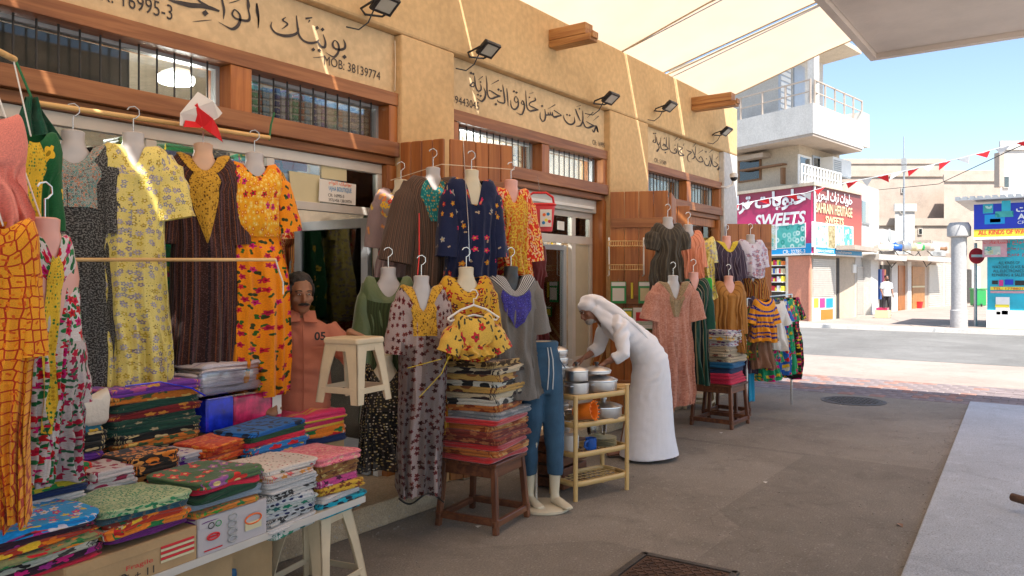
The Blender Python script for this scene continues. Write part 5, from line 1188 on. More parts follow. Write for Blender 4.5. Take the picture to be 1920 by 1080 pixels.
def packet(lab, u0, v0, u1, v1, c1, c2):
    t = thing('packet', lab, 'packet', lp((u0 + u1)/2, v1, .06), 0, 'packets pinned to the tall shutter')
    def quad(ua, va, ub, vb_, off, mt, nm, th=.01):
        m = MB(); A = [lp(ua, va, off), lp(ub, va, off), lp(ub, vb_, off), lp(ua, vb_, off)]; m.v = A + [q - Ln_*th for q in A]; m.face((0, 1, 2, 3)); m.face((7, 6, 5, 4))
        for i in range(4): m.face((i, 4 + i, 4 + (i + 1) % 4, (i + 1) % 4))
        return m.build(nm, mt, t)
    quad(u0, v0, u1, v1, .075, c1, 'card', .012); w_ = u1 - u0; h_ = v1 - v0
    quad(u0 + w_*.12, v0 + h_*.3, u1 - w_*.12, v1 - h_*.12, .079, c2, 'picture', .003); quad(u0 + w_*.05, v0 + 1, u1 - w_*.05, v0 + h_*.2, .079, M['p_wh'], 'header', .003)
    MB().tube([lp((u0 + u1)/2, v0, .07), lp((u0 + u1)/2, v0 - 5, .04)], .003, 5).build('pin', M['chrome'], t)
gp1 = fabric('green packet print', (.12, .28, .05), [('flower', 25, .4, [(.55, .5, .3), (.05, .15, .03), (.6, .2, .05)], None, .7)]); gp2 = fabric('red packet print', (.45, .18, .12), [('dot', 25, .35, [(.6, .5, .4), (.4, .05, .04)], None, .7)])
for a in (('green and white packet high on the left of the tall shutter', 1145, 528, 1174, 569, M['green_pl'], M['paper']), ('green packet with a face picture high on the right of the tall shutter', 1197, 528, 1225, 569, M['green_pl'], M['poster']),
          ('wide packet with a red picture in the middle row', 1187, 577, 1232, 605, M['white_pl'], M['p_rd']), ('lime green packet below the red picture packet', 1190, 604, 1236, 618, M['green_pl'], M['p_wh']),
          ('small lime packet at the left of the middle row', 1168, 578, 1186, 598, M['green_pl'], M['p_yl']), ('striped green packet in the lowest row', 1193, 620, 1215, 643, M['green_pl'], M['paper'])): packet(*a)
tag(MB().tube([lp(1185, 530, .05), lp(1185, 560, .05)], .012, 6).build('brush', M['p_yl']), 'thin yellow handled brush between the two upper packets', 'brush')
for i, (u, v) in enumerate(((1146, 620), (1130, 630))):
    b_ = gnd(u + 2, 800 - i*6); tag(MB().tube([(b_.x, b_.y + .35, .13), on_y(u, v - 14, 3.86)], .012, 8).build('broom_handle', M['bamboo']), ('wooden broom handle just right of the bending man face', 'second wooden broom handle left of the first')[i], 'broom')
# ---- red basket hanging by the second shop
bk = thing('basket', 'red plastic basket with picture sticker hanging outside the housewares shop', 'basket', at_d(1012, 434, 5.9))
def bkp(x, y, z):
    c = at_d(1012, 434, 5.9); ax = Vector((ST, -CT, 0)); ay = Vector((CT, ST, 0)); return c + ax*x + ay*y + Vector((0, 0, z))
m = MB()
def bf(a, b): th = 2*PI*a; s_ = lerp(.095, .118, b); c_, n_ = math.cos(th), math.sin(th); return bkp(math.copysign(abs(c_)**.5, c_)*s_, math.copysign(abs(n_)**.5, n_)*s_*.75, b*.20)
m.grid(bf, 32, 10, closed=True); m.v.append(bkp(0, 0, 0)); 
for i in range(32): m.face([i, (i + 1) % 32, len(m.v) - 1])
o = m.build('bucket', M['red_pl'], bk, smooth=True); s_ = o.modifiers.new('solid', 'SOLIDIFY'); s_.thickness = .004
m = MB(); m.grid(lambda a, b: bf(a, 1.0) + (bf(a, 1.0) - bkp(0, 0, .20))*(.07*math.sin(b*PI)) + Vector((0, 0, .02*(b - .5))), 32, 4, closed=True); m.build('rim', M['red_pl'], bk, smooth=True)
m = MB(); m.tube([bkp(-.11, 0, .20), bkp(-.10, 0, .26), bkp(-.05, 0, .295), bkp(.05, 0, .295), bkp(.10, 0, .26), bkp(.11, 0, .20)], .009, 8); m.build('handle', M['red_pl'], bk, smooth=True)
m = MB(); m.v = [bkp(x, -.0905, z) for x, z in ((.0, .03), (.085, .03), (.088, .16), (.0, .16))]; m.face(range(4)); m.build('sticker', M['paper'], bk)
for x, z, mt in ((.03, .12, 'p_or'), (.06, .125, 'p_bl'), (.045, .08, 'p_yl'), (.07, .07, 'p_rd'), (.025, .06, 'p_bl')):
    m = MB(); m.v = [bkp(x + .013*math.cos(a*PI/4), -.092, z + .013*math.sin(a*PI/4)) for a in range(8)]; m.face(range(8)); m.build('printed_dot', M[mt], bk)
string('thin line holding up the red basket', [at_d(1012, 360, 5.92), on_y(1008, 330, 4.0)], .003, M['chrome'], 'line')

# added dark screen hiding the bright room behind the long barred light
M['backing'] = plain('grey brown window screen', (.115, .095, .08), .5, 0, .25, 2.5)
tag(MB().span((-2.38, 4.24, 2.63), (2.22, 4.25, 2.86)).build('window_backing', M['backing']), 'added dull grey brown screen behind the long barred light', 'backing')
# ================================================================ THE TABLE OF FOLDED CLOTHS
O_ = Vector((2.79, 2.975, 0)); UX = Vector((.9925, .1215, 0)); UY = Vector((-.1215, .9925, 0)); TA = math.atan2(UX.y, UX.x)
def ft(u, v, off=0.0):
    k_ = kk(u); f = Vector((CT + k_*ST, ST - k_*CT, 0)); d = (O_.dot(UY) + off)/f.dot(UY); return Vector((f.x*d, f.y*d, EYE + (HZ - v)*d/FPX))
TT = .478
tb_ = thing('trestle_table', 'long white-edged board on stools carrying the folded cloths', 'table', O_ - UX*1.1)
M['board'] = wood('pale laminate board', (.48, .40, .28), (.6, .52, .38), 'X', rough=.5)
def obox(name, a0, a1, b0, b1, z0, z1, mat, parent=None, cham=.003):
    """box in table axes: a along the board from its right end leftwards negative, b depth"""
    c = O_ + UX*((a0 + a1)/2) + UY*((b0 + b1)/2); m = MB(); m.box((c.x, c.y, (z0 + z1)/2), (abs(a1 - a0), abs(b1 - b0), z1 - z0), rz=TA, cham=cham); return m.build(name, mat, parent)
obox('board', -2.6, .0, 0, .86, TT - .022, TT, M['board'], tb_)
obox('edge_strip', -2.6, .002, -.006, -.001, TT - .03, TT + .002, M['alu'], tb_, .001)
M['stoolpl'] = plain('aged white stool plastic', (.60, .48, .31), .4, 0, .1, 7)
def plastic_stool(label, P, rz, H=.455, top=.27, foot=.36, mat='stoolpl', group=None):
    t = thing('plastic_stool', label, 'stool', P, rz, group); W = wmat(t); mt = M[mat]
    m = MB(); m.box((0, 0, H - .018), (top, top, .036), cham=.012); m.xf(W).build('seat', mt, t, bevel=.004)
    h = top/2 - .022; f = foot/2 - .02
    for sx, sy in ((1, 1), (1, -1), (-1, -1), (-1, 1)):
        m = MB()
        # angle-section leg: two flat tapering faces meeting at the corner
        for ax in (0, 1):
            vts = []
            for z, hh, w_ in ((H - .03, h + .014, .085), (H*.55, lerp(h, f, .45) + .014, .064), (0, f + .014, .048)):
                for q in (0, w_):
                    x, y = (hh - q, hh) if ax == 0 else (hh, hh - q)
                    for dq in (0, -.008):
                        vts.append(Vector(((x + (dq if ax else 0))*sx, (y + (dq if not ax else 0))*sy, z)))
            b0 = len(m.v); m.v += vts
            for j in range(2):
                r_ = b0 + 4*j
                for q in ((0, 2, 6, 4), (1, 5, 7, 3), (0, 4, 5, 1), (2, 3, 7, 6)): m.face([r_ + i for i in q])
            m.face([b0, b0 + 1, b0 + 3, b0 + 2]); m.face([b0 + 8, b0 + 10, b0 + 11, b0 + 9])
        m.xf(W).build('leg', mt, t)
    for k_ in range(4):
        Rm = Matrix.Rotation(k_*PI/2, 4, 'Z'); hr = lerp(h, f, .80) + .010
        m = MB(); m.box((0, hr, H*.20), (hr*2 - .04, .008, .032), cham=.002); m.xf(W @ Rm).build('rail', mt, t)
        ha = h + .016; m = MB(); m.box((0, ha - .004, H - .05), (ha*2 - .05, .008, .04)); 
        m.xf(W @ Rm).build('apron', mt, t)
    return t
plastic_stool('dirty white plastic stool under the right end of the cloth table', Vector((2.60, 3.13, 0)), TA + .1, .455, .27, .40, group='white plastic stools')
plastic_stool('white plastic stool hidden under the left end of the cloth table', O_ + UX*-2.2 + UY*.4, TA, .455, group='white plastic stools')
plastic_stool('white plastic stool at the rear right under the cloth table', O_ + UX*-.35 + UY*.66, TA, .455, group='white plastic stools')
# cartons on and under the board
M['carton'] = plain('brown cardboard', (.42, .27, .13), .85, 0, .12, 5, .15, 60); M['cartonw'] = plain('white printed carton', (.48, .44, .44), .6, 0, .05)
def carton(label, a0, a1, b0, b1, z0, z1, mat, prints=()):
    c = O_ + UX*((a0 + a1)/2) + UY*((b0 + b1)/2) + Vector((0, 0, z0)); t = thing('carton', label, 'box', c, TA)
    obox('box_body', a0, a1, b0, b1, z0, z1, mat, t, .003)
    obox('lid_flap', a0 + .004, a1 - .004, b0 - .0035, b0 - .0005, z1 - (z1 - z0)*.28, z1 - .002, mat, t, .001)
    for f_ in prints: f_(t, a0, a1, b0, z0, z1)
    return t
def A_of(u): return (ft(u, 900) - O_).dot(UX)
def pr_text(body, fa, fz, w_, h_, mt):
    return lambda t, a0, a1, b0, z0, z1: lettering(body, O_ + UX*lerp(a0, a1, fa) + UY*(b0 - .006) + Vector((0, 0, lerp(z0, z1, fz))), UX, M[mt], width=w_, height=h_, parent=t)
def pr_ring(fa, fz, ra, rz_, mt, wd=.003):
    def f_(t, a0, a1, b0, z0, z1):
        c = O_ + UX*lerp(a0, a1, fa) + UY*(b0 - .005) + Vector((0, 0, lerp(z0, z1, fz))); m = MB()
        m.tube([c + UX*ra*math.cos(a*PI/10) + Vector((0, 0, rz_*math.sin(a*PI/10))) for a in range(21)], wd, 4); m.build('printed_ring', M[mt], t)
    return f_
def pr_bar(fa, fz, w_, h_, mt):
    def f_(t, a0, a1, b0, z0, z1):
        c = O_ + UX*lerp(a0, a1, fa) + UY*(b0 - .0045) + Vector((0, 0, lerp(z0, z1, fz))); m = MB(); m.box(c, (w_, .002, h_), rz=TA); m.build('printed_bar', M[mt], t)
    return f_
carton('white carton printed with casserole dishes at the front of the table', A_of(371), A_of(500), .0, .40, TT, TT + .155, M['cartonw'],
       [pr_ring(.78, .55, .045, .02, 'p_or', .004), pr_bar(.78, .38, .09, .035, 'poster'), pr_ring(.2, .45, .03, .012, 'p_rd', .004), pr_bar(.2, .45, .045, .008, 'p_rd'), pr_bar(.2, .12, .09, .005, 'p_rd'), pr_ring(.17, .75, .014, .012, 'p_bk', .002), pr_ring(.27, .75, .014, .012, 'green_pl', .002)] +
       [pr_ring(.47, z, .022, .012, 'grey_pl', .004) for z in (.2, .4, .6, .8)])
carton('brown cardboard carton with red striped label at the front of the table', A_of(120), A_of(369), .0, .40, TT, TT + .135, M['carton'],
       [pr_bar(.83, z, .15, .009, 'p_rd' if i % 2 else 'poster') for i, z in enumerate((.3, .38, .46, .54, .62, .7))] + [pr_bar(.16 + i*.009, .22, .002 + .002*(i % 3), .05, 'p_bk') for i in range(14)] +
       [pr_text('Fragile', .52, .45, .11, .022, 'p_rd'), pr_text('6 + 11', .52, .2, .12, .028, 'p_bk'), pr_ring(.40, .22, .014, .014, 'p_bk', .003)])
carton('large brown cardboard carton under the table board', -1.55, -.75, .12, .6, .0, .40, M['carton'])
carton('second brown carton under the right half of the table', -.70, -.42, .22, .7, .0, .36, M['carton'])
M['bluebag'] = plain('blue plastic bag', (.01, .10, .22), .35, 0, .15, 9, .6, 30)
t_ = MB(); fold_mesh(t_, Vector((ft(350, 1075, .35).x, ft(350, 1075, .35).y, 0)), .34, .3, .3, TA, 3, 3, wr=.03); tag(t_.build('plastic_bag', M['bluebag'], smooth=True, angle=180), 'crumpled blue plastic bag under the table board', 'bag')
# ---- printed cloth colours of the piles
def pf(nm, base, cols, cells=32, rad=.36, kind='flower', cen=None, dens=.75, **kw):
    F[nm] = fabric(nm, base, [(kind, cells, rad, cols, cen, dens)] if cols else [], **kw)
pf('sky blue floral cloth', (.01, .27, .62), [(.45, .02, .16), (.6, .55, .6), (.6, .5, .03), (.5, .02, .2)], 22, .38, cen=(.6, .4, .1), dens=.7)
pf('black and magenta cloth', (.03, .01, .02), [MG, (.3, .02, .2), RD], 30); pf('green and orange print cloth', (.25, .25, .10), [OR, GN, RD], 28); pf('white black leafy cloth', (.4, .4, .33), [BK, (.05, .05, .04)], 34, kind='leaf')
pf('mint patchwork cloth', (.38, .46, .25), [(.02, .18, .08), (.03, .24, .1)], 60, .36, kind='leaf'); F['teal stripe patch'] = fabric('teal stripe patch', (.03, .09, .13), stripes=(.018, [(0, (.02, .07, .10)), (.5, (.15, .12, .10)), (.7, (.03, .1, .13))], 'U'))
pf('red orange leaf cloth', (.45, .04, .015), [OR, YL, GN, (.6, .5, .3)], 24); pf('orange rose cloth', (.75, .2, .02), [RD, WH, GN], 22)
pf('olive cloth with red poppies', (.07, .14, .055), [(.62, .03, .02), (.65, .06, .04), (.3, .1, .3)], 11, .30, cen=(.65, .5, .2), dens=.8); pf('red edged cloth', (.6, .02, .05), []); pf('bottle green cloth', (.015, .06, .03), []); pf('grey blue cloth', (.22, .27, .32), [])
pf('orange green cloth', (.6, .2, .03), [GN, (.05, .3, .03)], 28); pf('purple cloth', (.14, .02, .16), [])
pf('white cloth with tiny red sprigs', (.60, .55, .50), [(.35, .03, .04), (.1, .1, .05)], 30, .2, dens=.6); pf('cream rose cloth', (.58, .48, .42), [(.6, .1, .1), (.6, .25, .05)], 34); pf('plain white cloth', (.56, .53, .51), [])
pf('white cloth with navy dots', (.52, .52, .52), [(.02, .03, .10), (.03, .03, .04)], 44, .3, kind='dot'); pf('white and green print cloth', (.45, .48, .44), [(.01, .18, .10), (.02, .12, .1)], 34); pf('black and white print cloth', (.45, .44, .42), [(.03, .03, .03)], 46, .42)
pf('pink cloth with tiny flowers', (.72, .20, .24), [(.5, .03, .10), (.75, .45, .35)], 40, .3, cen=(.7, .5, .1)); pf('brown floral cloth', (.26, .11, .03), [(.5, .35, .12), (.12, .03, .01)], 34); pf('magenta daisy cloth', (.50, .06, .22), [(.65, .5, .55), (.06, .01, .04)], 32); pf('mustard dotted cloth', (.55, .33, .03), [(.2, .05, .01)], 36)
pf('turquoise cloth with black dots', (.01, .35, .46), [(.01, .02, .04)], 30, .34, kind='dot'); pf('red and yellow bold cloth', (.66, .02, .01), [YL, (.75, .4, .02), GN], 9, .42, dens=.7); pf('navy cloth', (.015, .03, .10), [])
pf('yellow green striped cloth', (.5, .4, .03), [GN], 20, stripes=None); pf('white cloth with maroon sprigs', (.50, .44, .44), [(.28, .02, .06)], 16, .34, kind='leaf', dens=.6); pf('black and orange paisley cloth', (.02, .015, .012), [(.65, .18, .02), (.6, .25, .06)], 20, .42, kind='leaf', cen=(.02, .01, .01), dens=.85)
pf('white and violet cloth', (.50, .46, .48), [(.12, .03, .25)], 20, .25); pf('orange red batik cloth', (.55, .07, .01), [(.65, .2, .03), (.35, .02, .01)], 34); pf('blue and black cloth', (.01, .12, .40), [(.01, .02, .05)], 16, .36, kind='leaf'); pf('blue yellow cloth', (.02, .18, .45), [YL, RD], 22)
pf('shocking pink cloth', (.65, .01, .10), []); F['pink yellow banded cloth'] = fabric('pink yellow banded cloth', (.65, .01, .10), stripes=(.16, [(0, (.65, .01, .10)), (.5, (.70, .42, .02)), (.68, (.65, .01, .10)), (.78, (.7, .42, .02)), (.86, (.65, .01, .1))], 'V'), gloss=True)
pf('dark green sari', (.01, .05, .035), [(.3, .25, .15)], 26, .2, dens=.4); pf('purple sari', (.16, .04, .32), [(.6, .3, .05), (.5, .1, .3)], 20, .3); pf('maroon sari', (.16, .012, .015), [(.5, .2, .03)], 26, .25); F['black sari with gold zigzag'] = fabric('black sari with gold zigzag', (.012, .014, .014), [('leaf', 30, .3, [(.5, .4, .2)], None, .5)])
pf('orange bordered sari', (.5, .15, .02), [(.05, .1, .04), (.6, .4, .1)], 30); pf('teal sari', (.02, .14, .20), [(.6, .35, .03)], 24)
pf('lilac and white towel', (.50, .45, .52), [], stripes=(.11, [(0, (.50, .46, .50)), (.45, (.25, .17, .32)), (.55, (.52, .48, .52))], 'V'))
NM = lambda k_: F[k_].name
def fpile(desc, u0, u1, vb, vt, off, dp, keys, group='folded cloths on the table', rz=0, **kw):
    a = ft(u0, vb, off); b = ft(u1, vb, off); um = (u0 + u1)/2; c0 = ft(um, vb, off); z1 = ft(um, vt, off).z; w_ = (b - a).dot(UX)
    c = c0 + UY*(dp/2); n = len(keys); hts = [1.0]*n; tot = sum(hts); H = z1 - c0.z
    pile(desc, (c.x, c.y, c0.z), TA + rz, w_, dp, [(k_, H*h_/tot, k_) for k_, h_ in zip(keys, hts)], group, **kw)
    return c0.z, (A_of2(u0, off), A_of2(u1, off))
def A_of2(u, off): return (ft(u, 900, off) - O_).dot(UX)
fpile('the blue floral pile', -75, 212, 1088, 992, .0, .36, ['red edged cloth', 'black and magenta cloth', 'white black leafy cloth', 'green and orange print cloth', 'red orange leaf cloth', 'black and magenta cloth', 'sky blue floral cloth'], wr=.014)
fpile('the mint patchwork pile', 206, 368, 1004, 940, -.01, .34, ['purple cloth', 'orange rose cloth', 'red orange leaf cloth', 'teal stripe patch', 'mint patchwork cloth'], wr=.012)
fpile('the poppy print pile', 366, 502, 968, 893, -.01, .34, ['purple cloth', 'orange green cloth', 'grey blue cloth', 'bottle green cloth', 'red edged cloth', 'olive cloth with red poppies'], wr=.010)
fpile('the white sprigged pile', 500, 602, 998, 872, .0, .33, ['white and green print cloth', 'plain white cloth', 'black and white print cloth', 'white cloth with navy dots', 'white and green print cloth', 'white cloth with navy dots', 'black and white print cloth', 'plain white cloth', 'plain white cloth', 'cream rose cloth', 'white cloth with tiny red sprigs'])
fpile('the pink floral pile', 600, 686, 962, 852, .02, .34, ['turquoise cloth with black dots', 'turquoise cloth with black dots', 'plain white cloth', 'mustard dotted cloth', 'magenta daisy cloth', 'brown floral cloth', 'brown floral cloth', 'pink cloth with tiny flowers'])
r2 = []
r2.append(fpile('the red and yellow pile', 48, 178, 958, 878, .30, .24, ['navy cloth', 'plain white cloth', 'navy cloth', 'yellow green striped cloth', 'red and yellow bold cloth', 'red and yellow bold cloth']))
r2.append(fpile('the maroon sprigged pile', 172, 262, 925, 880, .32, .22, ['plain white cloth', 'white cloth with maroon sprigs', 'white cloth with maroon sprigs']))
r2.append(fpile('the black and orange pile', 250, 345, 900, 852, .34, .22, ['black and orange paisley cloth', 'black and orange paisley cloth', 'black and orange paisley cloth']))
r2.append(fpile('the small violet pile', 338, 412, 880, 845, .38, .20, ['purple cloth', 'white and violet cloth', 'white and violet cloth']))
r2.append(fpile('the orange batik pile', 378, 480, 872, 828, .36, .24, ['black and orange paisley cloth', 'orange red batik cloth', 'orange red batik cloth', 'orange red batik cloth'], rz=.1))
r2.append(fpile('the blue and black pile', 462, 588, 868, 800, .33, .27, ['purple cloth', 'orange rose cloth', 'blue yellow cloth', 'blue yellow cloth', 'red edged cloth', 'bottle green cloth', 'blue and black cloth'], rz=.1))
r2.append(fpile('the pink and yellow pile', 560, 655, 835, 775, .50, .26, ['navy cloth', 'orange rose cloth', 'pink yellow banded cloth', 'pink yellow banded cloth'], rz=-.12, wr=.016))
r3 = [fpile('the tall sari pile', 215, 388, 850, 722, .60, .25, ['black sari with gold zigzag', 'orange bordered sari', 'black sari with gold zigzag', 'dark green sari', 'dark green sari', 'maroon sari', 'dark green sari', 'orange bordered sari', 'purple sari'], wr=.010),
      fpile('the teal sari pile', 70, 205, 872, 802, .58, .25, ['purple sari', 'black sari with gold zigzag', 'black sari with gold zigzag', 'teal sari'], wr=.01)]
# crates hidden under the raised rows
for i, (z, (a0, a1)) in enumerate(r2): carton('brown carton carrying %s' % ['the red and yellow pile', 'the maroon sprigged pile', 'the black and orange pile', 'the small violet pile', 'the orange batik pile', 'the blue and black pile', 'the pink and yellow pile'][i], a0 + .012, a1 - .012, (.42, .42, .42, .44, .44, .42, .53)[i], .60 if i < 6 else .74, TT, z - .002, M['carton'])
for i, (z, (a0, a1)) in enumerate(r3): carton('brown carton carrying %s at the back' % ['the tall sari pile', 'the teal sari pile'][i], a0 + .01, a1 - .01, .62, .84, TT, z - .002, M['carton'])
# white crumpled bag over the teal saris; boxed towels in clear plastic
M['clear'] = glassy('clear plastic sheet', (.93, .93, .98), 1.6, .12)
M['bagw'] = plain('crumpled white plastic', (.62, .58, .50), .45, 0, .08, 8, .9, 25)
m = MB(); p = ft(140, 803, .58) + UY*.13; fold_mesh(m, p, .34, .26, .12, TA, 5.5, 1, n=40, wr=.035); tag(m.build('plastic_bag', M['bagw'], smooth=True, angle=180), 'crumpled off white plastic bag on the teal sari pile', 'bag')
m = MB(); p = ft(5, 720, .25); fold_mesh(m, p, .12, .12, .16, TA, 8.5, 1, n=32, wr=.03); tag(m.build('plastic_bag', M['bagw'], smooth=True, angle=180), 'white plastic bag hanging against the orange gown at left edge', 'bag')
bx = thing('storage_box', 'clear plastic storage box with blue and pink ends behind the batik cloths', 'box', ft(455, 795, .62), TA)
a0, a1 = A_of2(388, .62), A_of2(530, .62); zb = ft(455, 800, .62).z; zt = ft(455, 738, .62).z
am = lerp(a0, a1, .34)
M['blueclear'] = plain('blue translucent plastic', (.01, .03, .55), .12, 0, .75, 9, 0, 60, .8, .3); M['pinkclear'] = plain('pink translucent plastic', (.55, .02, .10), .12, 0, .8, 11, 0, 60, .8, .3)
obox('blue_end', a0, am, .62, .86, zb, zt, M['blueclear'], bx, .01); obox('pink_end', am + .002, a1, .62, .86, zb, zt - .01, M['pinkclear'], bx, .01); obox('rim', a0 - .005, a1 + .005, .61, .87, zt - .008, zt + .002, M['clear'], bx, .002)
obox('price_label', lerp(a0, a1, .84), lerp(a0, a1, .97), .613, .616, zb + .03, zt - .02, M['paper'], bx, .0005)
obox('stand', a0 + .01, a1 - .01, .63, .85, TT, zb - .002, M['carton'], bx)
fpile('the towel pile', 372, 500, 736, 682, .64, .22, ['lilac and white towel']*4, wr=.010)
m = MB(); fold_mesh(m, ft(437, 739, .63) + UY*.12, .40, .26, .155, TA, 2.5, 1, n=40, wr=.012); tag(m.build('plastic_wrap', M['clear'], smooth=True, angle=180), 'clear plastic wrap drawn over the towels', 'wrap')
tag(MB().tube([ft(235, 724, .59), ft(300, 716, .57), ft(360, 728, .58), ft(385, 742, .6)], .004, 5).build('cord', F['purple sari'] if False else M['blueclear']), 'violet cord lying over the tall sari pile', 'cord')

# ================================================================ WOODEN STOOLS WITH BLANKETS
def wood_stool(label, P, rz, H=.42, W_=.42, D_=None, group=None):
    D_ = D_ or W_; t = thing('wooden_stool', label, 'stool', P, rz, group); W = wmat(t); hx, hy = W_/2, D_/2; e = .03
    MB().box((0, 0, H - .012), (W_, D_, .024), cham=.004).xf(W).build('seat', M['woodD'], t)
    for k_, (cx, cy, sx, sy) in enumerate(((0, hy - .03, W_ - .07, .022), (0, -hy + .03, W_ - .07, .022), (hx - .03, 0, .022, D_ - .07), (-hx + .03, 0, .022, D_ - .07))):
        MB().box((cx, cy, H - .06), (sx, sy, .07), cham=.003).xf(W).build('apron', M['woodD'], t)
    for sx in (-1, 1):
        for sy in (-1, 1):
            MB().bar(((hx - .03)*sx, (hy - .03)*sy, H - .026), ((hx - .03 + e)*sx, (hy - .03 + e)*sy, 0), .036, .036, up=(0, 1, 0), cham=.004).xf(W).build('leg', M['woodDZ'], t)
    for sx in (-1, 1):
        MB().box(((hx - .03 + e*.8)*sx, 0, .075), (.03, D_ + .04, .045), cham=.004).xf(W).build('stretcher', M['woodD'], t)
        MB().box((0, (hy - .03 + e*.8)*sx, .065), (W_ + .04, .03, .04), cham=.004).xf(W).build('stretcher', M['woodD'], t)
    return t
def facing(front, lft, rgt):
    """centre and yaw of a square whose near corner, left corner and right corner stand on the ground"""
    f = gnd(*front); l = gnd(*lft); r_ = gnd(*rgt); a = (r_ - f).normalized(); rz = math.atan2(a.y, a.x); return f, rz
f0 = gnd(930, 1004); RZ1 = R(8); side = .43
c1 = f0 + Vector((math.cos(RZ1)*side/2 - math.sin(RZ1)*side/2, math.sin(RZ1)*side/2 + math.cos(RZ1)*side/2, 0))
wood_stool('dark wooden stool under the tall pile of printed blankets', Vector((c1.x, c1.y, 0)), RZ1, .44, .43, group='dark wooden stools carrying blankets')
pf('red blanket', (.50, .015, .015), [], sheen=.8); pf('rust patterned blanket', (.42, .13, .03), [(.2, .04, .01), (.5, .28, .1)], 20, .42); pf('grey plush blanket', (.18, .19, .20), [(.3, .3, .3)], 26, .4, kind='leaf'); pf('maroon blanket', (.18, .03, .02), [(.35, .12, .05)], 22)
pf('cream blanket with black scroll', (.55, .45, .30), [(.03, .02, .02)], 12, .38, kind='leaf', dens=.8); pf('gold blanket with brown scroll', (.50, .30, .08), [(.12, .04, .02), (.2, .07, .02)], 13, .40, kind='leaf'); pf('white blanket with black scroll', (.55, .52, .44), [(.02, .02, .02)], 12, .38, kind='leaf'); pf('ochre blanket with net print', (.50, .32, .12), [(.06, .03, .01)], 18, .44, kind='star', dens=1.0)
bk_items = ['red blanket', 'rust patterned blanket', 'red blanket', 'maroon blanket', 'maroon blanket', 'rust patterned blanket', 'red blanket', 'grey plush blanket', 'rust patterned blanket', 'white blanket with black scroll', 'cream blanket with black scroll', 'gold blanket with brown scroll', 'white blanket with black scroll', 'gold blanket with brown scroll', 'cream blanket with black scroll', 'ochre blanket with net print']
hh = (1.075 - .442)/len(bk_items)
pile('the near blanket pile', (c1.x, c1.y, .442), RZ1, .53, .46, [(k_, hh, k_) for k_ in bk_items[:8]], 'printed blankets piled on the near stool', wr=.010, jit=.014)
pile('the patterned upper blanket pile', (c1.x + .0, c1.y, .442 + hh*8), RZ1 + .05, .47, .44, [(k_, hh, k_) for k_ in bk_items[8:]], 'printed blankets piled on the near stool', wr=.010, jit=.014)
f0 = gnd(1372, 806); RZ2 = R(-2); side = .46
c2 = f0 + Vector((math.cos(RZ2)*side/2 - math.sin(RZ2)*side/2 - .0, math.sin(RZ2)*side/2 + math.cos(RZ2)*side/2, 0))
wood_stool('dark wooden stool with a striped edge under the far blanket pile', Vector((c2.x, c2.y, 0)), RZ2, .47, .46, group='dark wooden stools carrying blankets')
pf('pink red blanket', (.50, .02, .06), []); pf('navy blanket', (.015, .035, .09), []); pf('teal blanket', (.01, .10, .22), []); pf('beige blanket', (.42, .34, .23), [(.12, .04, .03)], 14, .25, dens=.4); pf('white printed cloth', (.52, .5, .5), [(.1, .05, .15), (.3, .05, .08)], 30); pf('blue and yellow cloth', (.05, .04, .35), [(.65, .45, .03)], 12, .4, kind='leaf'); pf('yellow and white printed cloth', (.5, .47, .4), [(.7, .35, .02), (.1, .05, .03)], 16)
far_items = ['pink red blanket', 'pink red blanket', 'navy blanket', 'teal blanket', 'beige blanket', 'beige blanket', 'beige blanket', 'white printed cloth', 'yellow and white printed cloth', 'white printed cloth']
pile('the far blanket pile', (c2.x - .02, c2.y, .472), RZ2, .50, .46, [(k_, .058, k_) for k_ in far_items], 'blankets piled on the far stool', wr=.012, jit=.02)
z_ = .472 + .58; m = MB(); fold_mesh(m, (c2.x + .06, c2.y - .05, z_), .34, .12, .035, R(-25), 4, 2, wr=.012); tag(m.build('folded_cloth', F['blue and yellow cloth'], smooth=True, angle=180), 'blue and yellow striped cloth thrown across the far blanket pile', 'folded cloth')
M['greenbag'] = plain('bright green plastic bag', (.01, .45, .03), .3, 0, .15, 8, .9, 30)
m = MB(); fold_mesh(m, (c2.x - .12, c2.y + .10, z_), .22, .18, .13, .4, 6, 1, n=32, wr=.03); tag(m.build('plastic_bag', M['greenbag'], smooth=True, angle=180), 'bright green plastic bag on top of the far blanket pile', 'bag')
m = MB(); fold_mesh(m, at_d(1327, 562, 8.2), .10, .09, .22, .4, 9, 1, n=24, wr=.03); tag(m.build('plastic_bag', M['greenbag'], smooth=True, angle=180), 'green plastic bag hanging beside the dark green striped gown', 'bag')
c3 = c2 + Vector((.52, .12, 0))
wood_stool('dark wooden stool behind, under the white printed cloths', Vector((c3.x, c3.y, 0)), RZ2, .50, .40, group='dark wooden stools carrying blankets')
pile('the white printed pile', (c3.x, c3.y, .502), RZ2, .38, .38, [(k_, .05, k_) for k_ in ['teal blanket', 'pink red blanket', 'white printed cloth', 'white printed cloth', 'white and violet cloth', 'white printed cloth', 'white and violet cloth']], 'cloths on the rear stool', wr=.012)
F['cyan towel'] = fabric('cyan towel', (.01, .25, .42), [])
m = MB(); P0 = Vector((c3.x + .16, c3.y - .23, .60))
m.grid(lambda a, b: P0 + Vector((.09*(a - .5)*2, -.012*math.sin(a*9) - .01*b, -.42*b + .01*math.sin(a*6)*b)), 12, 12, uvf=lambda a, b: (a*.2, b*.4)); o = m.build('towel', F['cyan towel'], smooth=True, angle=180); s_ = o.modifiers.new('solid', 'SOLIDIFY'); s_.thickness = .006
tag(o, 'cyan towel hanging down beside the rear stool', 'towel')
plastic_stool('pinkish white plastic stool half hidden behind the dusty pink gown', gnd(1312, 765), .2, .44, group='white plastic stools')

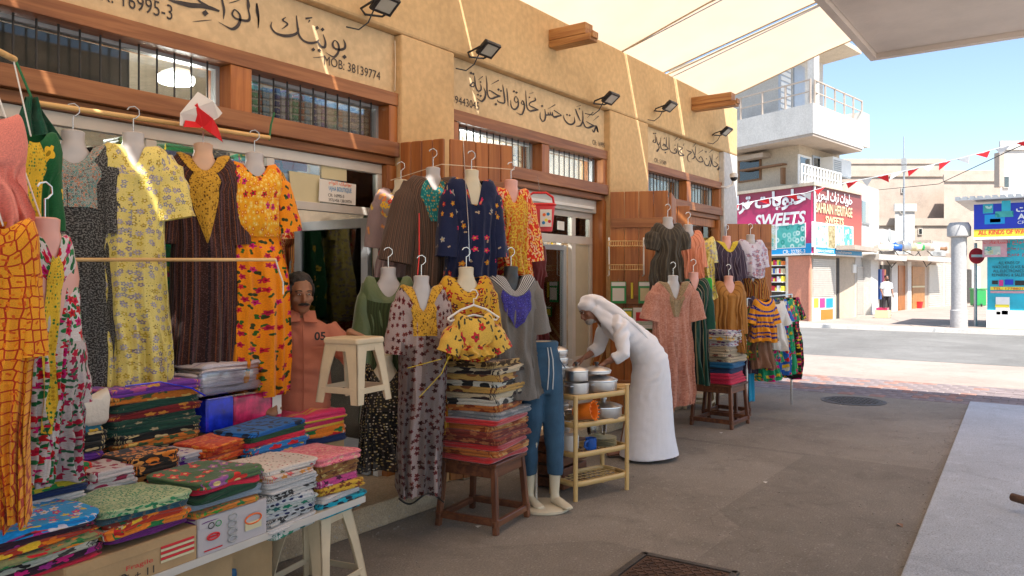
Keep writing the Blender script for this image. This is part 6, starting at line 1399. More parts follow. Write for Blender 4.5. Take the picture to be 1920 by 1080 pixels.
# ================================================================ PLASTIC RACK OF KITCHENWARE
M['rackpl'] = plain('cream yellow plastic', (.62, .42, .17), .35, 0, .05)
M['alum'] = plain('polished aluminium', (.62, .61, .60), .28, .95, .06, 12)
f_ = gnd(1078, 942); RW, RD_, RZ3 = .56, .30, R(-17)
rc = f_ + Vector((math.cos(RZ3)*RW/2 - math.sin(RZ3)*RD_/2, math.sin(RZ3)*RW/2 + math.cos(RZ3)*RD_/2, 0))
rk2 = thing('kitchen_rack', 'cream yellow plastic rack of four shelves holding pots', 'rack', Vector((rc.x, rc.y, 0)), RZ3); W = wmat(rk2)
SZ = [.12, .33, .545, .745]
for sx in (-1, 1):
    for sy in (-1, 1): MB().tube([(sx*RW/2*.93, sy*RD_/2*.9, 0), (sx*RW/2*.93, sy*RD_/2*.9, .80 if (sx > 0 and sy < 0) else .76)], .017, 10).xf(W).build('post', M['rackpl'], rk2, smooth=True)
for j, z in enumerate(SZ):
    pts = []
    for a in range(33):
        th = 2*PI*a/32; c_, s2_ = math.cos(th), math.sin(th); pts.append((math.copysign(abs(c_)**.35, c_)*RW/2, math.copysign(abs(s2_)**.35, s2_)*RD_/2, z))
    m = MB(); n0 = 8
    m.grid(lambda a, b: Vector(pts[min(32, int(round(a*32)))]) + Vector((0, 0, (b - .5)*.038)), 32, 2); 
    so_ = m.xf(W).build('shelf', M['rackpl'], rk2, smooth=True); sd = so_.modifiers.new('solid', 'SOLIDIFY'); sd.thickness = .012
    for i in range(11 if j == 0 else 9):
        n_ = 11 if j == 0 else 9; x = -RW/2*.9 + RW*.9*i/(n_ - 1)
        MB().box((x, 0, z - .008), (.010, RD_*.96, .006)).xf(W).build('slat', M['rackpl'], so_)
    for i in range(5 if j == 0 else 3):
        n_ = 5 if j == 0 else 3; MB().box((0, -RD_/2*.8 + RD_*.8*i/(n_ - 1), z - .004), (RW*.94, .008, .005)).xf(W).build('slat', M['rackpl'], so_)
def RL(x, y, z): return W @ Vector((x, y, z))
def pot(label, P, r_, h_, lid=True, mat='alum', ears=True, cat='cooking pot', group=None, name='cooking_pot', knob='black', rz=0):
    t = thing(name, label, cat, P, rz, group); Wp = wmat(t)
    MB().lathe([(r_*.86, 0), (r_*.97, .008), (r_, h_*.3), (r_, h_*.96), (r_*1.05, h_), (r_*.97, h_ - .004), (r_*.95, h_*.1), (.003, h_*.06)], n=32).xf(Wp).build('vessel', M[mat], t, smooth=True)
    if lid:
        l_ = MB().lathe([(r_*1.04, h_ + .001), (r_*1.03, h_ + .008), (r_*.8, h_ + .022), (r_*.3, h_ + .036), (.003, h_ + .038)], n=32).xf(Wp).build('lid', M[mat], t, smooth=True)
        MB().lathe([(r_*.08, h_ + .034), (r_*.1, h_ + .05), (r_*.17, h_ + .055), (r_*.15, h_ + .068), (.002, h_ + .07)], n=12).xf(Wp).build('knob', M[knob], l_, smooth=True)
    if ears:
        for s_ in (-1, 1): MB().tube([(s_*r_*.98, -.03, h_*.75), (s_*(r_ + .03), -.028, h_*.77), (s_*(r_ + .03), .028, h_*.77), (s_*r_*.98, .03, h_*.75)], .005, 6).xf(Wp).build('handle', M[mat], t, smooth=True)
    return t
GP = 'kitchenware on the plastic rack'
zt_ = SZ[3] + .003
pot('deep aluminium pot with black knob standing on the left of the top shelf', RL(-.17, -.04, zt_), .095, .10, lid=False, group=GP)
pot('lidded aluminium pot stacked on the deep left pot', RL(-.17, -.04, zt_ + .102), .088, .075, group=GP, ears=False)
pot('wide aluminium pot under a lid on the right of the top shelf', RL(.10, .0, zt_), .135, .085, group=GP)
pot('flat aluminium lid pan stacked behind on the top shelf', RL(.09, .02, zt_ + .135), .11, .02, lid=True, ears=False, group=GP)
pot('shallow aluminium pan tilted behind the left pots', RL(-.20, .12, zt_ + .115), .12, .05, lid=False, group=GP, ears=True)
pot('wide lidded casserole on the second shelf', RL(.13, -.02, SZ[2] + .003), .135, .085, group=GP, knob='steel')
pot('low aluminium pan at the back of the second shelf', RL(-.08, .07, SZ[2] + .003), .08, .06, lid=False, group=GP)
# orange jug lying with its mouth towards the lane
tj = thing('plastic_jug', 'orange plastic jug lying on its side on the second shelf', 'jug', RL(-.13, -.06, SZ[2] + .08), RZ3)
Wj = wmat(tj) @ Matrix.Rotation(R(80), 4, 'X') @ Matrix.Rotation(R(20), 4, 'Y')
MB().lathe([(.045, -.06), (.058, -.05), (.062, .05), (.066, .10), (.060, .10), (.056, .05), (.05, -.045), (.003, -.05)], n=28, cap=False).xf(Wj).build('vessel', M['orange_pl'], tj, smooth=True)
MB().tube([Wj @ Vector(q) for q in ((.06, 0, .08), (.095, 0, .07), (.10, 0, .0), (.06, 0, -.03))], .008, 8).build('handle', M['orange_pl'], tj, smooth=True)
for i in range(14): 
    a = 2*PI*i/14; MB().tube([Wj @ Vector((.064*math.cos(a), .064*math.sin(a), .10)), Wj @ Vector((.072*math.cos(a), .072*math.sin(a), .112))], .006, 5).build('rim_scallop', M['orange_pl'], tj)
tm = thing('mug', 'blue mug with a big handle on the third shelf', 'mug', RL(-.05, -.07, SZ[1] + .003), RZ3); Wm_ = wmat(tm)
MB().lathe([(.04, 0), (.042, .004), (.042, .09), (.038, .09), (.038, .008), (.003, .006)], n=20, cap=False).xf(Wm_).build('vessel', M['blue_pl'], tm, smooth=True)
MB().tube([Wm_ @ Vector(q) for q in ((-.04, -.01, .075), (-.075, -.02, .07), (-.08, -.02, .035), (-.042, -.01, .015))], .009, 8).build('handle', M['blue_pl'], tm, smooth=True)
for i in range(5): tag(MB().lathe([(.05, .0), (.10, .012), (.105, .016), (.098, .015), (.048, .004), (.002, .004)], RL(.12, -.02, SZ[1] + .004 + i*.013), 28).build('plate', M['whitebrown'] if 'whitebrown' in M else M['poster'], smooth=True), '%s plate of the brown rimmed plates on the third shelf' % ['bottom', 'second', 'middle', 'fourth', 'top'][i], 'plate', 'brown rimmed plates')
M['glassware'] = glassy('kitchen glass', (.9, .92, .92), 1.4)
MB_ = MB().lathe([(.06, 0), (.075, .03), (.08, .10), (.076, .10), (.07, .03), (.003, .01)], RL(.10, .03, SZ[1] + .075), 24, cap=False); tag(MB_.build('glass_bowl', M['glassware'], smooth=True), 'glass bowl standing on the plates of the third shelf', 'bowl')
MB_ = MB().lathe([(.05, 0), (.06, .02), (.062, .11), (.055, .12), (.003, .12)], RL(-.19, .0, SZ[1] + .003), 20); tag(MB_.build('tin', M['paper'], smooth=True), 'white tin with a dark print on the left of the third shelf', 'tin')
# tower of stacked pots and its crate
pc = at_d(1044, 640, 6.05); tw = Vector((pc.x, pc.y, 0))
cr = thing('wooden_crate', 'low brown crate carrying the tower of aluminium pots', 'crate', tw)
for k_ in range(4): MB().box(tw + Vector((0, 0, .05 + .09*k_)), (.34, .34, .07), cham=.003).build('board', M['woodD'], cr)
z = .40; i = 0
for r_, h_ in ((.10, .085), (.10, .08), (.097, .08), (.10, .075), (.096, .075), (.094, .07), (.092, .07), (.088, .065), (.085, .06)):
    i += 1; pot('lidded aluminium pot, %s from the bottom of the tower' % ORD[i - 1].replace('top', 'first'), tw + Vector((random.uniform(-.006, .006), 0, z)), r_, h_*.72, ears=True, group='tower of stacked pots behind the jeans', rz=i*.7) if True else None; z += h_
pot('small aluminium pot on the ground shelf behind the rack', at_d(1052, 800, 6.0), .07, .09, group=GP)
for i, (u, v) in enumerate(((1165, 738), (1175, 742), (1185, 741))):
    a = RL(.22 + i*.02, .02, zt_ + .012 + i*.012); tag(MB().tube([a, a + Vector((.10, -.10, -.002))], .007, 6).build('wooden_spoon', M['bamboo'], smooth=True), '%s wooden ladle handle sticking out at the right of the rack' % ['lowest', 'middle', 'uppermost'][i], 'ladle', 'wooden ladle handles')
# ================================================================ PEOPLE AND THE JEANS FORM
def ell_chain(m, pts, side, n=20):
    """pts: (pos, half width along side, half depth); closed lofted tube"""
    side = Vector(side).normalized(); b0 = len(m.v); P = [Vector(p[0]) for p in pts]
    for i, p in enumerate(P):
        t = (P[min(i + 1, len(P) - 1)] - P[max(i - 1, 0)]).normalized(); s_ = (side - t*side.dot(t)).normalized(); q = t.cross(s_)
        for j in range(n):
            a = 2*PI*j/n; m.v.append(p + s_*math.cos(a)*pts[i][1] + q*math.sin(a)*pts[i][2])
    for i in range(len(P) - 1):
        for j in range(n):
            j2 = (j + 1) % n; m.face([b0 + i*n + j, b0 + i*n + j2, b0 + (i + 1)*n + j2, b0 + (i + 1)*n + j])
    m.face([b0 + j for j in range(n - 1, -1, -1)]); m.face([b0 + (len(P) - 1)*n + j for j in range(n)])
def blob(m, c, rx, ry, rz, rot=None, n=16):
    M_ = Matrix.Translation(c) @ (rot.to_4x4() if rot else Matrix()); prof = [(math.sin(PI*k/10), -math.cos(PI*k/10)) for k in range(11)]; prof[0] = (.02, -1); prof[-1] = (.02, 1)
    b0 = len(m.v); m.lathe([(r_, z) for r_, z in prof], n=n, M=M_ @ Matrix.Diagonal((rx, ry, rz, 1)))
def vox(name, m, mat, parent, size=.01, smooth=4, wrinkle=None, uvs=False):
    o = m.build(name, mat, parent); rm = o.modifiers.new('remesh', 'REMESH'); rm.mode = 'VOXEL'; rm.voxel_size = size; rm.use_smooth_shade = True
    sm = o.modifiers.new('smooth', 'SMOOTH'); sm.iterations = smooth; sm.factor = .6
    dg = bpy.context.evaluated_depsgraph_get(); dg.update(); me = bpy.data.meshes.new_from_object(o.evaluated_get(dg)); o.modifiers.clear(); old = o.data; o.data = me; me.name = name
    if not me.materials: me.materials.append(mat)
    if wrinkle:
        me.update(); co = [v.co.copy() for v in me.vertices]; no = [v.normal.copy() for v in me.vertices]
        for v, c, n_ in zip(me.vertices, co, no): v.co = c + n_*wrinkle(c)
    me.polygons.foreach_set('use_smooth', [True]*len(me.polygons)); me.update(); return o
def skin(name, c):
    m, t, b = nt(name); b.inputs['Roughness'].default_value = .5; b.inputs['Subsurface Weight'].default_value = .08; b.inputs['Subsurface Radius'].default_value = (.02, .008, .004)
    tc = N(t, 'ShaderNodeTexCoord'); n = N(t, 'ShaderNodeTexNoise', i_Scale=14.0, i_Detail=5.0); L(t, tc.outputs['Object'], n.inputs[0]); r = ramp(t, [(.3, sc(c, .8)), (.7, sc(c, 1.15))]); L(t, n.outputs[0], r.inputs[0]); L(t, r.outputs[0], b.inputs['Base Color']); return m
M['skin1'] = skin('brown skin', (.27, .125, .065)); M['skin2'] = skin('tanned skin', (.27, .12, .07)); M['hair'] = plain('black hair', (.012, .010, .009), .6, 0, .3, 40, .5, 150); M['greyhair'] = plain('grey hair', (.35, .33, .31), .8, 0, .3, 40, .5, 150)
M['eyew'] = plain('eye white', (.6, .57, .53), .2, 0, .02); M['lip'] = plain('lip', (.22, .08, .06), .5)
M['thobe'] = plain('white thobe cotton', (.78, .78, .82), .8, 0, .04, 4, .25, 220); M['shirt'] = plain('salmon shirt cloth', (.42, .145, .085), .85, 0, .08, 6, .25, 200); M['trouser'] = plain('dark trousers', (.03, .025, .03), .85, 0, .15)
def head_parts(m, Hm):
    """add a head (centre at the ear line) into m; Hm maps head axes (x right, -y face, z up) to world"""
    def P(x, y, z): return Hm @ Vector((x, y, z))
    r3 = Hm.to_3x3()
    blob(m, P(0, .012, .03), .074, .092, .088, r3, 20); blob(m, P(0, -.02, -.035), .060, .068, .072, r3, 18); blob(m, P(0, -.052, -.082), .032, .028, .024, r3, 12)
    ell_chain(m, [(P(0, -.080, .022), .009, .008), (P(0, -.098, -.005), .012, .012), (P(0, -.106, -.022), .017, .013), (P(0, -.088, -.036), .015, .010)], r3 @ Vector((1, 0, 0)), 10)
    for s_ in (-1, 1):
        blob(m, P(.028*s_, -.078, .030), .024, .012, .008, r3, 10); blob(m, P(.046*s_, -.058, -.018), .020, .018, .02, r3, 10); blob(m, P(.077*s_, .012, -.005), .009, .018, .030, r3, 10)
    blob(m, P(0, -.088, -.052), .022, .010, .008, r3, 10)
def hand_parts(m, Hm, sd=1, curl=.5):
    """palm + five fingers; Hm: x across the palm (thumb at +x*sd), -z towards the fingertips, y palm normal"""
    def P(x, y, z): return Hm @ Vector((x*sd, y, z))
    sx = Hm.to_3x3() @ Vector((1, 0, 0)); ell_chain(m, [(P(0, 0, .01), .024, .018), (P(0, 0, -.03), .038, .015), (P(0, 0, -.07), .041, .013), (P(0, .002, -.088), .036, .011)], sx, 12)
    for i, (x, Lf) in enumerate(((.030, .070), (.010, .080), (-.010, .074), (-.029, .058))):
        pts = [P(x, 0, -.078)]; ang = 0.0; z = -.085; y = 0.0
        for k_ in range(3):
            ang += curl*(.45 + .25*k_); l_ = Lf*(.45, .32, .25)[k_]; z -= math.cos(ang)*l_; y += math.sin(ang)*l_; pts.append(P(x, y, z))
        m.tube(pts, [.0085, .0082, .0075, .0062], 8)
    m.tube([P(.026, 0, -.02), P(.050, .008, -.045), P(.060, .018, -.070), P(.056, .026, -.088)], [.011, .0105, .009, .0075], 8)
def frame_m(o_, x, y, z):
    M_ = Matrix((Vector(x).normalized(), Vector(y).normalized(), Vector(z).normalized())).transposed().to_4x4(); M_.translation = o_; return M_
def orient(o_, fwd, up):
    """head/hand frame: -y along fwd"""
    f = Vector(fwd).normalized(); x = f.cross(Vector(up)).normalized(); z = x.cross(f); return frame_m(o_, x, -f, z)
def arm_hand(m, sh, el, wr_, tipdir, side_hint, r_=(.042, .038, .027), sd=1, curl=.5):
    ell_chain(m, [(sh, r_[0], r_[0]), (Vector(sh).lerp(Vector(el), .5), r_[0]*.92, r_[0]*.92), (el, r_[1], r_[1]), (Vector(el).lerp(Vector(wr_), .4), r_[1]*.98, r_[1]*.9), (wr_, r_[2], r_[2]*.85)], side_hint, 12)
    z = -Vector(tipdir).normalized(); x = Vector(side_hint); x = (x - z*x.dot(z)).normalized(); y = z.cross(x); hand_parts(m, frame_m(Vector(wr_), x, y, z), sd, curl)
def eyes(t, Hm, hair=None):
    for s_ in (-1, 1):
        m = MB(); blob(m, Hm @ Vector((.029*s_, -.0795, .014)), .0095, .006, .0045, Hm.to_3x3(), 12); e = m.build('eye', M['eyew'], t, smooth=True)
        m = MB(); blob(m, Hm @ Vector((.029*s_, -.0852, .014)), .0046, .0025, .0044, Hm.to_3x3(), 10); m.build('iris', M['black'], e, smooth=True)
        m = MB(); m.tube([Hm @ Vector(((.014 + .009*k)*s_, -.0905 + .0035*k, .034 + .003*math.sin(k))) for k in range(5)], .0030, 6); m.build('eyebrow', hair or M['hair'], t, smooth=True)
    m = MB(); m.tube([Hm @ Vector((-.02 + .01*k, -.0955 + .0012*(k - 2)**2, -.053)) for k in range(5)], .004, 6); m.build('lips', M['lip'], t, smooth=True)

# ---- the bending man in white
B = gnd(1207, 860); fd = Vector((-.72, .69, 0)).normalized(); sdv = Vector((0, 0, 1)).cross(fd)     # sdv = his left, towards the camera
def bp(f, s_, z): return B + fd*f + sdv*s_ + Vector((0, 0, z))
man = thing('person', 'man in white thobe and headscarf bending over the pots on the plastic rack', 'person', B)
Hc = bp(.50, .01, 1.335); fw = (fd*.80 + Vector((0, 0, -.52)) + sdv*.12); Hm1 = orient(Hc, fw, (fd*.5 + Vector((0, 0, .9))))
m = MB()
ell_chain(m, [(bp(-.05, 0, .6), .10, .09), (bp(-.06, 0, .82), .13, .11), (bp(-.01, 0, .96), .13, .105), (bp(.13, 0, 1.10), .13, .09), (bp(.28, 0, 1.21), .15, .08), (bp(.36, 0, 1.25), .10, .08), (bp(.42, 0, 1.285), .058, .055), (bp(.47, 0, 1.31), .055, .055)], sdv)
for s_, df in ((-1, .16), (1, -.12)):
    ell_chain(m, [(bp(-.05, .07*s_, .85), .075, .08), (bp(.0 + df*.4, .08*s_, .48), .06, .065), (bp(-.02 + df, .10*s_, .12), .042, .05), (bp(-.03 + df, .10*s_, .07), .04, .05)], sdv, 12)
    ell_chain(m, [(bp(-.06 + df, .10*s_, .055), .035, .04), (bp(.04 + df, .10*s_, .045), .042, .03), (bp(.15 + df, .11*s_, .03), .045, .02)], sdv, 12)
head_parts(m, Hm1)
hl = bp(.42, .20, .885); hr_ = bp(.52, -.10, .90)
arm_hand(m, bp(.28, .17, 1.19), bp(.27, .24, .96), hl, (fd*.75 + Vector((0, 0, -.5))), sdv, sd=-1, curl=.7); arm_hand(m, bp(.32, -.16, 1.18), bp(.36, -.19, .98), hr_, (fd*.8 + Vector((0, 0, -.4))), sdv, sd=1, curl=.7)
vox('body', m, M['skin2'], man, .0085, 3); eyes(man, Hm1, M['greyhair'])
m = MB(); blob(m, Hm1 @ Vector((0, -.055, -.078)), .050, .045, .040, Hm1.to_3x3(), 14); vox('beard', m, M['greyhair'], man, .006, 2)
def robe_wr(c):
    a = c - B; ang = math.atan2(a.dot(sdv), a.dot(fd)); lo = max(0, min(1, (.95 - a.z)/.7)); tw = noise.noise(Vector((c.x*1.5, c.y*1.5, c.z*1.1)))
    f = math.sin(ang*9 + a.z*2.2 + 4*tw) + .6*math.sin(ang*17 + 3 - a.z*3 + 3*tw); f = math.copysign(abs(f)**.8, f)
    hi = max(0, 1 - lo*1.3); cr = math.sin(a.z*48 + a.dot(fd)*55 + 6*noise.noise(c*5)); 
    return .014*f*lo + .007*cr*hi*abs(noise.noise(c*4))*2 + .002*noise.noise(c*18)
m = MB()
ell_chain(m, [(bp(-.05, 0, .025), .25, .285), (bp(-.05, 0, .20), .23, .255), (bp(-.06, 0, .45), .198, .213), (bp(-.07, 0, .72), .178, .175), (bp(-.06, 0, .88), .175, .16), (bp(.01, 0, 1.00), .165, .145), (bp(.13, 0, 1.10), .165, .13), (bp(.24, 0, 1.185), .195, .13), (bp(.32, 0, 1.24), .185, .105), (bp(.395, 0, 1.27), .075, .068)], sdv, 32)
for s_, sh, el, wr_ in ((1, bp(.27, .15, 1.20), bp(.27, .25, .96), hl), (-1, bp(.31, -.14, 1.19), bp(.36, -.20, .98), hr_)):
    e_ = Vector(el).lerp(Vector(wr_), .55); ell_chain(m, [(sh, .072, .072), (sh.lerp(el, .55), .066, .068), (el, .060, .060), (e_, .054, .054)], sdv, 14)
vox('thobe', m, M['thobe'], man, .010, 6, robe_wr)
m = MB(); HP = lambda x, y, z: Hm1 @ Vector((x, y, z))
blob(m, HP(0, .020, .048), .090, .106, .082, Hm1.to_3x3(), 20)
ell_chain(m, [(HP(0, .06, .06), .095, .06), (bp(.42, 0, 1.385), .105, .075), (bp(.32, .01, 1.335), .125, .06), (bp(.20, .02, 1.26), .145, .04), (bp(.09, .03, 1.165), .135, .032), (bp(-.01, .04, 1.06), .115, .026)], sdv, 24)
ell_chain(m, [(HP(-.07, .02, .0), .030, .05), (HP(-.085, .03, -.07), .028, .05), (bp(.37, .12, 1.24), .03, .06), (bp(.30, .15, 1.14), .022, .05)], sdv, 14)
ell_chain(m, [(HP(.07, .02, .0), .030, .05), (HP(.085, .03, -.07), .028, .05), (bp(.40, -.10, 1.24), .03, .05)], sdv, 14)
vox('headscarf', m, M['thobe'], man, .009, 4, lambda c: .004*math.sin(c.z*60 + c.x*40) + .006*noise.noise(c*14))

# ---- the stallholder holding a stool
B2 = Vector((3.00, 3.76, .163)); fd2 = Vector((-.50, -.86, 0)).normalized(); sd2 = Vector((0, 0, 1)).cross(fd2)
def bq(f, s_, z): return B2 + fd2*f + sd2*s_ + Vector((0, 0, z))
m2 = thing('person', 'moustached man in a salmon shirt marked 05 holding a white plastic stool', 'person', B2)
Hc2 = bq(.03, 0, 1.345); Hm2 = orient(Hc2, fd2 + Vector((.12, -.05, -.12)), (0, 0, 1))
stl = at_d(664, 690, 4.20); SH_ = .375; st_top = stl.z + .19
hand_l = at_d(656, 622, 4.30)   # rests on the stool edge
m = MB()
ell_chain(m, [(bq(0, 0, .62), .14, .11), (bq(0, 0, .78), .16, .12), (bq(.01, 0, .95), .15, .11), (bq(.01, 0, 1.08), .165, .11), (bq(0, 0, 1.17), .14, .09), (bq(0, 0, 1.215), .07, .06), (bq(.01, 0, 1.27), .055, .055)], sd2)
for s_ in (-1, 1):
    ell_chain(m, [(bq(0, .085*s_, .70), .085, .09), (bq(.14, .10*s_, .38), .06, .062), (bq(-.02, .10*s_, .08), .04, .045)], sd2, 12); ell_chain(m, [(bq(-.05, .10*s_, .045), .035, .04), (bq(.15, .11*s_, .03), .045, .022)], sd2, 12)
head_parts(m, Hm2)
elb = bq(.12, .31, .93)
arm_hand(m, bq(0, .18, 1.13), elb, hand_l, (Vector((.6, -.75, -.35))), (.8, .6, 0), sd=1, curl=.8)
arm_hand(m, bq(0, -.18, 1.13), bq(.02, -.25, .88), bq(.22, -.20, .76), fd2 + Vector((0, 0, -.3)), sd2, sd=1, curl=.5)
vox('body', m, M['skin1'], m2, .0085, 3); eyes(m2, Hm2)
m = MB(); blob(m, Hm2 @ Vector((0, .034, .060)), .083, .092, .078, Hm2.to_3x3(), 18)
for s_ in (-1, 1): blob(m, Hm2 @ Vector((.070*s_, -.012, .030)), .012, .032, .040, Hm2.to_3x3(), 10)
vox('hair', m, M['hair'], m2, .006, 1, lambda c: .006*noise.noise(c*45))
m = MB(); m.tube([Hm2 @ Vector((x, -.103 + abs(x)*.55, -.040 - abs(x)*.22)) for x in (-.034, -.022, -.011, 0, .011, .022, .034)], [.003, .0075, .009, .008, .009, .0075, .003], 8, flat=1.0); m.build('moustache', M['hair'], m2, smooth=True)
def sh_wr(c): return .006*noise.noise(c*9) + .005*math.sin(c.z*70 + c.x*30 + 8*noise.noise(c*6))*abs(noise.noise(c*5))*2
m = MB()
ell_chain(m, [(bq(0, 0, .64), .185, .145), (bq(.01, 0, .80), .185, .15), (bq(.02, 0, .95), .178, .14), (bq(.01, 0, 1.08), .19, .13), (bq(0, 0, 1.165), .165, .10), (bq(0, 0, 1.21), .08, .072)], sd2, 28)
for sh, el, wr_ in ((bq(0, .16, 1.14), elb, hand_l), (bq(0, -.16, 1.14), bq(.02, -.25, .88), bq(.22, -.20, .76))):
    ell_chain(m, [(sh, .072, .072), (sh.lerp(el, .6), .068, .066), (el, .060, .058), (Vector(el).lerp(Vector(wr_), .72), .045, .043)], sd2, 14)
so2 = vox('shirt', m, M['shirt'], m2, .010, 3, sh_wr)
m = MB()
for s_ in (-1, 1):
    m.v += [bq(.045, .008*s_, 1.255), bq(.115, .012*s_, 1.19), bq(.125, .085*s_, 1.185), bq(.03, .088*s_, 1.25)]; k_ = len(m.v); m.face((k_ - 4, k_ - 3, k_ - 2, k_ - 1))
co_ = m.build('collar', M['shirt'], m2); sdm = co_.modifiers.new('solid', 'SOLIDIFY'); sdm.thickness = .006
MB().tube([bq(.140, .0, 1.17), bq(.158, 0, 1.08), bq(.168, 0, .95), bq(.168, 0, .82), bq(.16, 0, .68)], .004, 5).build('placket', M['salm2'] if 'salm2' in M else M['shirt'], m2)
MB().box((0, 0, 0), (.105, .004, .012), M=orient(bq(.158, .09, 1.04), fd2, (0, 0, 1))).build('pocket_flap', M['shirt'], m2)
lettering('05', bq(.152, .095, 1.105), Vector((0, 0, 1)).cross(fd2), M['p_bk'], height=.05, width=.065, parent=m2, bold=.03, name='number_print')
m = MB()
ell_chain(m, [(bq(0, 0, .58), .15, .12), (bq(0, 0, .68), .172, .135), (bq(0, 0, .72), .168, .132)], sd2, 20)
for s_ in (-1, 1): ell_chain(m, [(bq(0, .085*s_, .66), .095, .10), (bq(.14, .10*s_, .38), .082, .085), (bq(-.02, .10*s_, .06), .07, .075)], sd2, 14)
vox('trousers', m, M['trouser'], m2, .012, 3)
hs = plastic_stool('white plastic stool lifted by the man in the salmon shirt', Vector((stl.x, stl.y, 0)), R(8), .345, .235, .30, group='white plastic stools')
hs.location.z = stl.z - .175; 
# ---- the far man in the doorway
B3 = at_d(1662, 590, 33.0); B3 = Vector((B3.x, B3.y, .06)); fd3 = Vector((-.8, -.6, 0)); sd3 = Vector((0, 0, 1)).cross(fd3)
def b3(f, s_, z): return B3 + fd3*f + sd3*s_ + Vector((0, 0, z))
m3 = thing('person', 'distant bearded man in a pale shirt standing by the shop doorway', 'person', B3)
Hm3 = orient(b3(.02, 0, 1.60), fd3, (0, 0, 1)); m = MB()
ell_chain(m, [(b3(0, 0, .85), .16, .12), (b3(0, 0, 1.1), .14, .11), (b3(0, 0, 1.35), .18, .12), (b3(0, 0, 1.44), .12, .08), (b3(0, 0, 1.55), .055, .055)], sd3); head_parts(m, Hm3)
for s_ in (-1, 1):
    ell_chain(m, [(b3(0, .09*s_, .9), .09, .09), (b3(.06*s_, .10*s_, .48), .06, .06), (b3(.04*s_, .10*s_, .06), .04, .045)], sd3, 12); ell_chain(m, [(b3(-.03, .1*s_, .04), .035, .04), (b3(.16, .11*s_, .03), .045, .025)], sd3, 10)
    arm_hand(m, b3(0, .19*s_, 1.38), b3(.0, .24*s_, 1.12), b3(.12, .22*s_, .90), (0, 0, -1), fd3, sd=1)
vox('body', m, M['skin2'], m3, .014, 2); eyes(m3, Hm3)
m = MB(); ell_chain(m, [(b3(0, 0, .82), .19, .15), (b3(0, 0, 1.1), .17, .14), (b3(0, 0, 1.36), .20, .135), (b3(0, 0, 1.45), .13, .09)], sd3, 20)
for s_ in (-1, 1): ell_chain(m, [(b3(0, .17*s_, 1.39), .075, .075), (b3(.0, .23*s_, 1.14), .065, .065)], sd3, 12)
M['paleshirt'] = plain('pale blue shirt', (.55, .58, .60), .85); vox('shirt', m, M['paleshirt'], m3, .016, 3)
m = MB(); ell_chain(m, [(b3(0, 0, .80), .16, .13), (b3(0, 0, .95), .17, .13)], sd3, 16)
for s_ in (-1, 1): ell_chain(m, [(b3(0, .09*s_, .88), .10, .10), (b3(.06*s_, .10*s_, .48), .08, .08), (b3(.04*s_, .10*s_, .09), .065, .07)], sd3, 12)
vox('trousers', m, M['trouser'], m3, .016, 3)
m = MB(); blob(m, Hm3 @ Vector((0, .025, .055)), .082, .095, .078, Hm3.to_3x3(), 14); blob(m, Hm3 @ Vector((0, -.05, -.07)), .05, .05, .05, Hm3.to_3x3(), 12); vox('hair', m, M['hair'], m3, .012, 1)
# ---- the lower-body form in jeans
JB = gnd(1030, 958); jt = thing('mannequin', 'lower body mannequin in blue drawstring jeans on a beige disc base', 'mannequin', JB)
fj = Vector((-.35, -.94, 0)).normalized(); fj = (Vector((CT, ST, 0))*-.85 + Vector((ST, -CT, 0))*.52).normalized(); sj = Vector((0, 0, 1)).cross(fj)
def jp(f, s_, z): return JB + fj*f + sj*s_ + Vector((0, 0, z)) + Vector((CT, ST, 0))*.10 + Vector((ST, -CT, 0))*-.06
m = MB()
ell_chain(m, [(jp(0, 0, .84), .10, .09), (jp(0, 0, 1.0), .14, .115), (jp(0, 0, 1.165), .118, .09)], sj, 20)
for s_, df in ((-1, -.03), (1, .08)):
    ell_chain(m, [(jp(0, .07*s_, .93), .08, .095), (jp(.02 + df*.3, .075*s_, .55), .055, .06), (jp(df, .07*s_, .33), .047, .05), (jp(df, .07*s_, .11), .030, .033), (jp(df, .07*s_, .065), .032, .036)], sj, 14)
    ell_chain(m, [(jp(df - .03, .07*s_, .06), .028, .03), (jp(df + .05, .075*s_, .055), .036, .03), (jp(df + .13, .08*s_, .04), .042, .018), (jp(df + .17, .08*s_, .036), .03, .012)], sj, 12)
vox('form', m, M['form_b'], jt, .008, 3)
m = MB()
ell_chain(m, [(jp(0, 0, .80), .12, .10), (jp(0, 0, .90), .165, .13), (jp(0, 0, 1.0), .165, .13), (jp(0, 0, 1.09), .138, .11), (jp(0, 0, 1.16), .124, .096)], sj, 28)
for s_, df in ((-1, -.03), (1, .08)): ell_chain(m, [(jp(0, .078*s_, .92), .090, .105), (jp(.02 + df*.3, .082*s_, .62), .078, .085), (jp(df*.8, .080*s_, .42), .064, .07), (jp(df, .074*s_, .26), .056, .060), (jp(df, .072*s_, .235), .054, .058)], sj, 18)
M['denimp'] = plain('blue denim cloth', (.030, .085, .15), .85, 0, .35, 5, .3, 260)
vox('jeans', m, M['denimp'], jt, .009, 3, lambda c: .005*noise.noise(Vector((c.x*14, c.y*14, c.z*7))) + .0025*math.sin(c.z*40 + c.x*25)*max(0, 1 - abs(c.z - .35)*4))
m = MB(); ell_chain(m, [(jp(0, 0, 1.12), .134, .106), (jp(0, 0, 1.145), .137, .109), (jp(0, 0, 1.165), .130, .102)], sj, 36)
for i in range(len(m.v)): 
    pass
m.build('waistband', M['denimp'], jt, smooth=True)
for s_ in (-1, 1): MB().tube([jp(.112, .012*s_, 1.13), jp(.135, .016*s_, 1.05), jp(.138, .02*s_, .95), jp(.125, .022*s_, .84)], .004, 6).build('drawstring', M['greystring'] if 'greystring' in M else M['paleshirt'], jt, smooth=True)
